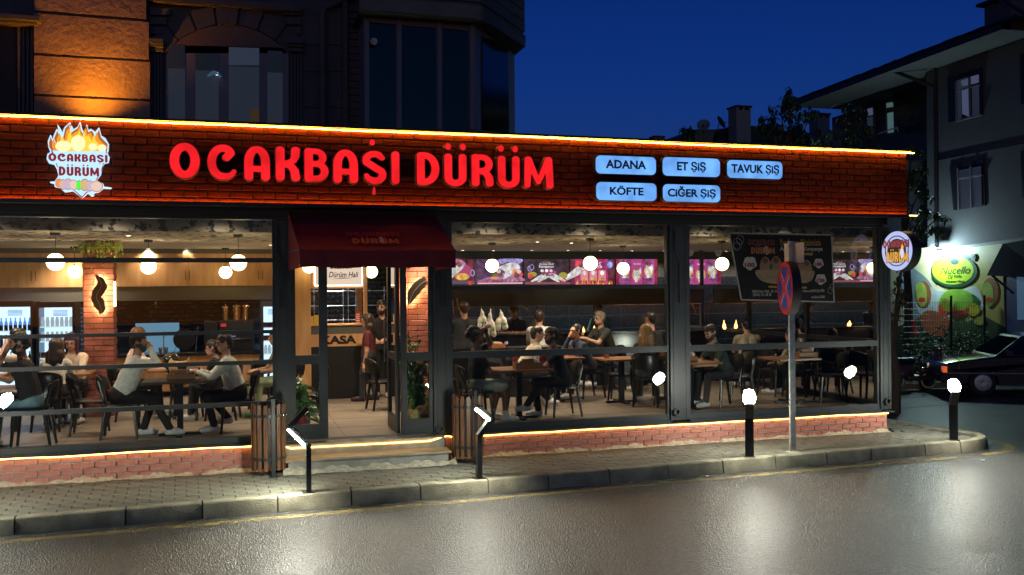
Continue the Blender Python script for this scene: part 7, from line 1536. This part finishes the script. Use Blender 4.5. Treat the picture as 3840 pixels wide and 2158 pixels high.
og = vm('script green', (.015, .05, .02)); wtext('Nucello', 3526, 3638, 1003, 1029, og, .072, .35); wtext('Çiğ Köfte', 3554, 3606, 1030, 1047, og, .072, .3); wtext('Adıyaman Yöresi', 3546, 3617, 1052, 1063, og, .072, .15, .02); wtext('®', 3642, 3654, 958, 973, mat('plate white', (.4, .5, .5), .5), .074)
# cold wall lamp above the banner
P = wp(3503, 925, .35); t = thing('wall_lamp', 'cold white floodlight at the pipe above the shop banner', 'wall lamp', tuple(P)); bx(-.06, .06, -.08, .08, -.03, .05).build('housing', M['black_metal'], t); bx(-.05, .05, -.07, .07, -.036, -.031).build('lens', emit('cold lens', (.7, .95, 1), 60), t)
l_ = bpy.data.lights.new('wall_lamp', 'POINT'); l_.energy = 210; l_.color = (.62, .92, 1.0); l_.shadow_soft_size = .06; lo = bpy.data.objects.new('wall_lamp_light', l_); COL.objects.link(lo); lo.parent = t; lo.location = (-.1, 0, -.08)
# shop awning and blue doorway at the right edge
SA = thing('shop_awning', 'black sloping awning over the neighbouring shop door, right edge', 'awning', tuple(wp(3760, 1030)))
A0, A1_ = wp(3762, 912, .03), wp(3700, 1034, 1.2); A2 = wp(3950, 880, .03); A3_ = wp(3950, 1045, 1.2)
MB().poly([tuple(A0), tuple(A2), tuple(A3_), tuple(A1_)]).poly([tuple(A0), tuple(A1_), tuple(wp(3762, 1030, .03))]).build('canopy', M['header'], SA, world=True); MB().tube([tuple(wp(3722, 1035, 1.1)), tuple(wp(3800, 1100, .1))], .03, 6).build('awning_arm', M['header'], SA, world=True)
wpoly('shop_front', [(3775, 1040), (3860, 1040), (3860, 1250), (3775, 1245)], em('blue lit shop front', .004, .007, .018), off=.04); wpoly('shop_door_glass', [(3812, 1030), (3860, 1030), (3860, 1200), (3815, 1200)], em('shop door glow', .03, .06, .10), off=.06)
# ---------------------------------------------------------------- low house roofs behind
def far(px, py, Y): x, z = fy(px, py, Y); return Vector((x, Y, z))
HY = 24
LH = thing('low_house', 'low dark house roof with chimneys behind the fascia', 'house', (far(2800, 600, HY).x, HY, 0))
MB().prism([fy(a, c, HY) for a, c in ((2600, 640), (2600, 488), (2618, 484), (2680, 486), (2745, 478), (2800, 482), (3000, 495), (3200, 520), (3200, 640))], HY, HY+6).build('wall', mat('grey gable', (.13, .12, .12), .9), LH, world=True)
MB().prism([fy(a, c, HY-.3) for a, c in ((2655, 640), (2690, 500), (2745, 470), (2870, 480), (3200, 560), (3200, 640))], HY-.5, HY-.05).build('roof', M['header'], LH, world=True)
for px0, px1, pyt, pyb, lab in ((2746, 2800, 418, 545, 'tall pale'), (3050, 3096, 445, 560, 'dark'), (2446, 2482, 530, 600, 'short')):
    a, c = far(px0, pyt, HY-1), far(px1, pyb, HY-1); t = thing('chimney', lab+' vented chimney on the low roofs behind the fascia', 'chimney', ((a.x+c.x)/2, HY-1, c.z)); w2 = (c.x-a.x)/2; hh = a.z-c.z
    bx(-w2, w2, -w2, w2, -1 if pyb > 555 else 0, hh).build('stack', mat('chimney render', (.20, .19, .19), .9, bump=.4), t)
    for k in range(3): bx(-w2+k*w2*.9, -w2+.12+k*w2*.85, -w2, w2, hh, hh+.12).build('vent_block', mat('chimney render', (.2, .19, .19), .9), t)
    bx(-w2*1.15, w2*1.15, -w2*1.15, w2*1.15, hh+.121, hh+.2).build('cap', M['header'], t)
p = far(2638, 472, HY-1.2); dish(p, .16*173/130*1.3, -30, 'round grey satellite dish on the low wall, left of two'); p = far(2700, 462, HY-1.2); dish(p, .30, 35, 'dark satellite dish turned away, beside the tall chimney', m=M['header'])
# ---------------------------------------------------------------- trees
def tree(base, h, clumps, label, seed, n=240, lf=None, spread=.45):
    q = random.Random(seed); t = thing('tree', label, 'tree', tuple(base)); lf = lf or leaf_mesh('l', .20, .065, bend=.4); b = MB(); tb = MB()
    bz = Vector(base); top = Vector((0, 0, h)); tb.tube([(0, 0, 0), (.05, 0, h*.4), (-.03, .05, h*.75), (0, 0, h)], [.12, .10, .07, .03], 8)
    for c, r_ in clumps:
        c = c-bz; st = Vector((0, 0, min(h*.8, max(.5, c.z-1.0)))); md = st.lerp(c, .5)+Vector((0, 0, .15)); tb.tube([tuple(st), tuple(md), tuple(c)], [.04, .025, .01], 5)
        for s in range(max(3, int(r_*14))):
            d = Vector((q.gauss(0, 1), q.gauss(0, .7), q.gauss(0, .8)+.25)).normalized()*r_*q.uniform(.6, 1.15); e = c+d; tb.tube([tuple(c), tuple(c.lerp(e, .6)+Vector((0, 0, .04))), tuple(e)], [.012, .008, .004], 4)
            for k in range(13):
                p = c.lerp(e, q.uniform(.35, 1.05)); scatter(b, lf, p+Vector((q.gauss(0, .04), q.gauss(0, .04), q.gauss(0, .03))), q.uniform(.7, 1.25), Euler((q.uniform(-.5, .5), q.uniform(.1, 1.2), q.uniform(-3.1, 3.1))))
    tb.build('trunk', M['bark'], t, smooth=True); b.build('crown', M['leaf'], t); return t
TY = 9.0
cl = [(far(a, c, TY+dy), r_) for a, c, r_, dy in ((2965, 365, .32, 0), (2930, 430, .38, 0), (2990, 450, .42, .3), (3040, 430, .35, 0), (2880, 450, .3, 0), (2850, 490, .3, .2), (2930, 510, .4, 0), (3010, 530, .45, 0), (2900, 550, .45, 0), (2860, 560, .4, 0), (3080, 510, .35, .2), (3060, 570, .45, 0), (2975, 400, .3, 0))]
tree(far(2960, 1300, TY)*1 and (far(2960, 1000, TY).x, TY, ZR), far(2960, 480, TY).z-ZR, cl, 'dark walnut tree rising behind the fascia against the blue sky', 1)
cl = [(far(a, c, TY+dy), r_) for a, c, r_, dy in ((2555, 515, .28, 0), (2590, 500, .28, 0), (2540, 540, .25, 0), (2600, 550, .3, .2), (2650, 575, .35, 0), (2720, 575, .4, 0), (2790, 565, .4, 0))]
tree((far(2600, 1000, TY).x, TY, ZR), far(2600, 560, TY).z-ZR, cl, 'small leafy tree top poking over the fascia, leftmost', 2)
TY2 = 7.5
cl = [(far(a, c, TY2+dy), r_) for a, c, r_, dy in ((3200, 480, .4, 0), (3160, 530, .45, 0), (3230, 430, .35, 0), (3190, 410, .3, .2), (3250, 520, .4, 0), (3130, 580, .4, 0), (3320, 570, .4, 0), (3420, 640, .4, 0), (3450, 720, .4, 0), (3470, 800, .35, 0), (3520, 815, .28, -.3), (3440, 870, .35, 0), (3380, 780, .3, 0), (3500, 870, .25, 0), (3420, 560, .4, 0), (3400, 700, .4, .3))]
tree((far(3400, 1000, TY2).x, TY2, ZR), far(3400, 640, TY2).z-ZR, cl, 'dark leafy tree between the restaurant corner and the pale house', 3)
cl = [(far(a, c, 2.6), r_) for a, c, r_ in ((3370, 1060, .16), (3385, 1000, .1), (3360, 1110, .14), (3375, 1140, .12), (3390, 1090, .1), (3350, 1180, .14))]
tree((far(3352, 1400, 2.6).x, 2.6, ZR), 1.9, cl, 'thin sapling with glossy leaves right below the round blade sign', 4, lf=leaf_mesh('l', .10, .04))
# undergrowth, fence in front of the banner
q = random.Random(12); b = MB(); lf = leaf_mesh('l', .07, .04)
for k in range(5200):
    px = q.uniform(3325, 3800); Yd = q.uniform(6.4, 7.6); hmax = {0: 1.0}.get(0)
    x = min(fy(px, 1300, Yd)[0], 18.4); hgt = abs(q.gauss(0, .55)); hgt = min(hgt, 1.35+.25*math.sin(px*.05))
    scatter(b, lf, (x, Yd, ZR+.05+hgt), q.uniform(.6, 1.4), Euler((q.uniform(-1.5, 1.5), q.uniform(-1, 1.5), q.uniform(-3.1, 3.1))))
o = b.build('undergrowth', M['leaf']); tag(o, 'dark tangled shrubs below the shop banner behind the scooter', 'shrubs', kind='stuff')
sx0_, sx1_ = fy(3330, 1300, 6.9)[0], 18.6; FN = thing('wire_fence', 'thin wire mesh fence in front of the shop banner', 'fence', ((sx0_+sx1_)/2, 6.9, ZR)); b = MB()
for k in range(40): x = sx0_+(sx1_-sx0_)*k/39; b.tube([(x, 6.9, ZR), (x, 6.9, 1.55)], .004, 3, caps=False)
for k in range(14): z = ZR+.1+k*.15; b.tube([(sx0_, 6.9, z), (sx1_, 6.9, z)], .004, 3, caps=False)
b.build('wire_mesh', M['header'], FN, world=True)['kind'] = 'stuff'
for px in (3565, 3690): x = fy(px, 1200, 6.88)[0]; MB().tube([(x, 6.86, ZR), (x, 6.86, 1.7)], .03, 7).build('fence_post', M['header'], FN, world=True)
b = MB(); kx = [gz(p, 1478, ZR)[0] for p in (3420, 3900)]; MB().box(12.5, 22, 6.0, 6.15, ZR, ZR+.12).box(12.5, 22, 6.15, 9, ZR-.01, ZR+.10).build('far_pavement', M['kerb']); structure(bpy.data.objects['far_pavement'])
# ---------------------------------------------------------------- parked car
def car():
    x0, y0 = gz(3535, 1484, ZR); x1, y1 = gz(3840, 1484, ZR); dv = Vector((x1-x0, y1-y0, 0)).normalized(); rz = math.atan2(dv.y, dv.x)-math.radians(5)
    t = thing('parked_car', 'dark glossy old saloon car with thin chrome strips parked at the right edge', 'car', (x0, y0, ZR), rz)
    PB_ = mat('dark car paint', (.012, .012, .016), .18, coat=1, var=.05); GLS = mat('car glass', (.006, .007, .03), .08, spec=.12); RUB = mat('tyre rubber', (.012, .012, .012), .8); CH = M['chrome']
    W = 1.66; prof = [(.02, .32), (.0, .45), (.02, .62), (.06, .72), (.5, .80), (1.18, .89), (3.2, .93), (4.2, .88), (4.4, .80), (4.42, .50), (4.38, .30)]
    lower = [(4.38, .28), (3.75, .26)]+[(3.42+.33*math.cos(a), .30+.33*math.sin(a)) for a in np.linspace(0, PI, 9)]+[(3.05, .24), (1.25, .24)]+[(.86+.33*math.cos(a), .30+.33*math.sin(a)) for a in np.linspace(0, PI, 9)]+[(.45, .26), (.05, .28)]
    pr = prof+lower; n = len(pr); b = MB()
    ins_ = lambda y, s: [(x, y, z) for x, z in pr]
    rings = [(0.03, .97), (0.0, 1.0), (W, 1.0), (W-.03, .97)]
    b.v = []
    for yy, s in ((.05, .985), (.0, 1.0), (W, 1.0), (W-.05, .985)):
        b.v += [(2.2+(x-2.2)*s, yy if True else 0, .55+(z-.55)*(s if z > .6 else 1)) for x, z in pr]
    order = [0, 1, 2, 3]
    # front skin: shoulder roll at both sides
    b = MB(); lay = [(.06, 1.0, .03), (.015, 1.0, .012), (0, 1.0, 0)]; L_ = [(W-.06, .03), (W-.015, .012), (W, 0)]
    def ring(y, dz): return [(x, y, z-(dz if z > .6 else 0)) for x, z in pr]
    rr = [ring(0, .045), ring(.02, .015), ring(.07, 0), ring(W-.07, 0), ring(W-.02, .015), ring(W, .045)]
    for r_ in rr: b.v += r_
    for k in range(5):
        for j in range(n): j2 = (j+1) % n; b.f.append((k*n+j, k*n+j2, (k+1)*n+j2, (k+1)*n+j)); b.m.append(0)
    b.f.append(tuple(range(n))); b.f.append(tuple(reversed(range(5*n, 6*n)))); b.m += [0, 0]
    body = b.build('body', PB_, t, smooth=True)
    gl = [(1.12, .88), (1.75, 1.33), (2.05, 1.385), (2.9, 1.38), (3.2, 1.33), (3.75, .90)]; m_ = len(gl); b = MB()
    for y, k_, in ((.06, 0), (.24, 1)): pass
    def gr(y, f): return [(x, y, z) for x, z in gl]
    b.v = [(x, .05+.20*max(0, (z-.9)/.48), z) for x, z in gl]+[(x, W-.05-.20*max(0, (z-.9)/.48), z) for x, z in gl]
    b.f = [tuple(range(m_)), tuple(reversed(range(m_, 2*m_)))]+[(k, (k+1) % m_, m_+(k+1) % m_, m_+k) for k in range(m_)]; b.m = [0]*len(b.f); b.build('roof', PB_, t)
    def sidepane(pts, nm='window'):
        b = MB(); b.poly([(x, .05+.20*max(0, (z-.9)/.48)-.006, z) for x, z in pts]); b.build(nm, GLS, t)
    sidepane([(1.28, .93), (1.83, 1.30), (2.32, 1.33), (2.36, .95)]); sidepane([(2.44, .95), (2.40, 1.33), (2.95, 1.33), (3.25, 1.2), (3.3, .95)])
    MB().poly([(1.170, .13, .935), (1.170, W-.13, .935), (1.675, W-.25, 1.295), (1.675, .25, 1.295)]).build('windscreen', mat('windscreen', (.006, .007, .012), .3, spec=0), t)
    for cx in (.86, 3.42):
        for yy in (.0, W-.18):
            w_ = MB().lathe([(.19, 0), (.29, .005), (.30, .05), (.30, .15), (.27, .18), (.001, .18)], 26, (cx, yy+.0, .30), axis='y').build('wheel', RUB, t, smooth=True)
            MB().lathe([(.001, .02), (.06, .0), (.17, .02), (.19, .0)], 20, (cx, yy-.004, .30), axis='y').build('rim', M['steel'], w_, smooth=True)
    MB().box(.10, 4.35, -.012, -.001, .50, .515).build('chrome_strip', CH, t); MB().tube([(.35, -.004, .60), (.36, -.004, .735), (.42, -.004, .765), (1.2, .0, .80), (4.3, .0, .81)], .006, 5).build('chrome_strip', CH, t)
    for x in (1.28, 2.38, 3.32): MB().box(x, x+.008, -.008, .0, .30, .88).build('door_seam', M['cblack'], t)
    for x in (2.18, 3.1): MB().box(x, x+.16, -.03, -.004, .72, .75).build('door_handle', CH, t)
    MB().box(1.30, 1.45, -.12, .02, .92, 1.02).build('mirror', PB_, t); MB().box(-.04, .16, -.02, W+.02, .34, .44).build('bumper', M['cblack'], t)
    MB().box(.01, .10, -.006, .02, .52, .66).build('indicator', em('orange indicator', .55, .09, .02), t); bx(-.005, .03, .08, .45, .52, .66).build('headlight', M['chrome'], t); bx(-.005, .03, W-.45, W-.08, .52, .66).build('headlight', M['chrome'], t)
car()
# ---------------------------------------------------------------- scooter
def scooter():
    xr, yr = gz(3358, 1464, ZR); xf_, yf_ = gz(3478, 1462, ZR); dv = Vector((xf_-xr, yf_-yr, 0)); rz = math.atan2(dv.y, dv.x)
    t = thing('scooter', 'brown retro scooter with whitewall tyres parked beside the shrubs', 'scooter', (xr, yr, ZR), rz); bp_ = mat('bronze scooter paint', (.10, .055, .04), .25, coat=.8); rb = mat('tyre rubber', (.012, .012, .012), .8); ww = mat('white tyre wall', (.55, .55, .52), .6)
    Lw = min(dv.length, 1.3)
    for cx in (0, Lw):
        w_ = MB().lathe([(.12, -.045), (.19, -.05), (.225, 0), (.19, .05), (.12, .045)], 24, (cx, 0, .225), axis='y').build('wheel', rb, t, smooth=True)
        MB().lathe([(.15, -.054), (.19, -.054)], 24, (cx, 0, .225), axis='y').build('whitewall', ww, w_); MB().lathe([(.001, -.05), (.12, -.05)], 16, (cx, 0, .225), axis='y').build('hub', M['chrome'], w_)
    add('rear_body', sdf_mesh('rb', [((-.1, 0, .45), (.35, 0, .48), .17, .15, 0), ((.1, -.08, .40), (.2, -.08, .42), .13, .12, 0), ((.1, .08, .40), (.2, .08, .42), .13, .12, 0)], [bp_], .016, .03), t)
    add('seat', sdf_mesh('st', [((-.15, 0, .68), (.42, 0, .70), .085, .075, 0), ((-.1, .04, .70), (.4, .04, .70), .07, .06, 0)], [M['cblack']], .016, .03), t)
    add('floorboard', sdf_mesh('fb', [((.3, 0, .3), (.85, 0, .28), .08, .07, 0), ((.3, .1, .3), (.85, .1, .28), .06, .06, 0), ((.3, -.1, .3), (.85, -.1, .28), .06, .06, 0)], [bp_], .016, .03), t)
    add('leg_shield', sdf_mesh('ls', [((.86, -.12, .35), (1.02, -.14, .78), .06, .06, 0), ((.86, .12, .35), (1.02, .14, .78), .06, .06, 0), ((.88, 0, .35), (1.06, 0, .88), .08, .08, 0)], [bp_], .016, .05), t)
    add('front_fender', sdf_mesh('ff', [((Lw-.12, 0, .46), (Lw+.08, 0, .47), .075, .06, 0)], [bp_], .014, .04), t)
    MB().tube([(1.06, 0, .85), (Lw-.01, -.06, .42), (Lw, -.07, .225)], .022, 7).build('fork', M['steel'], t, smooth=True)
    add('headset', sdf_mesh('hs', [((1.0, 0, .98), (1.1, 0, .98), .07, .07, 0)], [bp_], .014, .03), t); MB().tube([(.93, -.33, .98), (1.03, -.1, .99), (1.03, .1, .99), (.93, .33, .98)], .014, 6).build('handlebar', M['cblack'], t, smooth=True)
    MB().sphere((1.17, 0, .98), .06, 12).build('headlight', M['chrome'], t, smooth=True)
    for s in (-1, 1): MB().tube([(1.0, s*.2, 1.0), (.95, s*.33, 1.16)], .006, 5).build('mirror_stem', M['chrome'], t); MB().lathe([(.001, 0), (.05, 0), (.045, .02), (.001, .025)], 12, (.95, s*.33, 1.18), axis='x').build('mirror', M['cblack'], t)
scooter()
# ---------------------------------------------------------------- crates and box inside the right glass
YLc = mat('yellow plastic crate', (.40, .30, .02), .5)
for k, (px, py) in enumerate(((3135, 1255), (3185, 1250), (3135, 1290), (3185, 1288), (3215, 1262), (3225, 1340))):
    x, z = fy(px, py+14, 4.8); t = thing('crate', 'yellow plastic crate stacked in the dark behind the right glass, %s' % ('top left', 'top middle', 'lower left', 'lower middle', 'top right', 'lowest, apart')[k], 'crate', (x, 4.8, z), group='yellow crates')
    MB().box(-.15, .15, -.01, .0, 0, .16).box(-.15, .15, .28, .29, 0, .16).box(-.15, -.14, 0, .28, 0, .16).box(.14, .15, 0, .28, 0, .16).box(-.14, .14, 0, .28, 0, .01).build('crate_body', YLc, t); bx(-.07, .07, -.014, -.011, .1, .13).build('grip_hole', M['cblack'], t)
x, z = fy(3190, 1480, 4.0); t = thing('chest_freezer', 'pale grey chest freezer standing in the corner behind the right glass', 'freezer', (x, 4.0, 0)); bx(-.3, .3, 0, .6, .02, .60).build('body', mat('freezer white', (.22, .24, .25), .4), t); bx(-.31, .31, -.01, .61, .605, .65).build('lid', mat('freezer lid', (.25, .27, .3), .4), t)
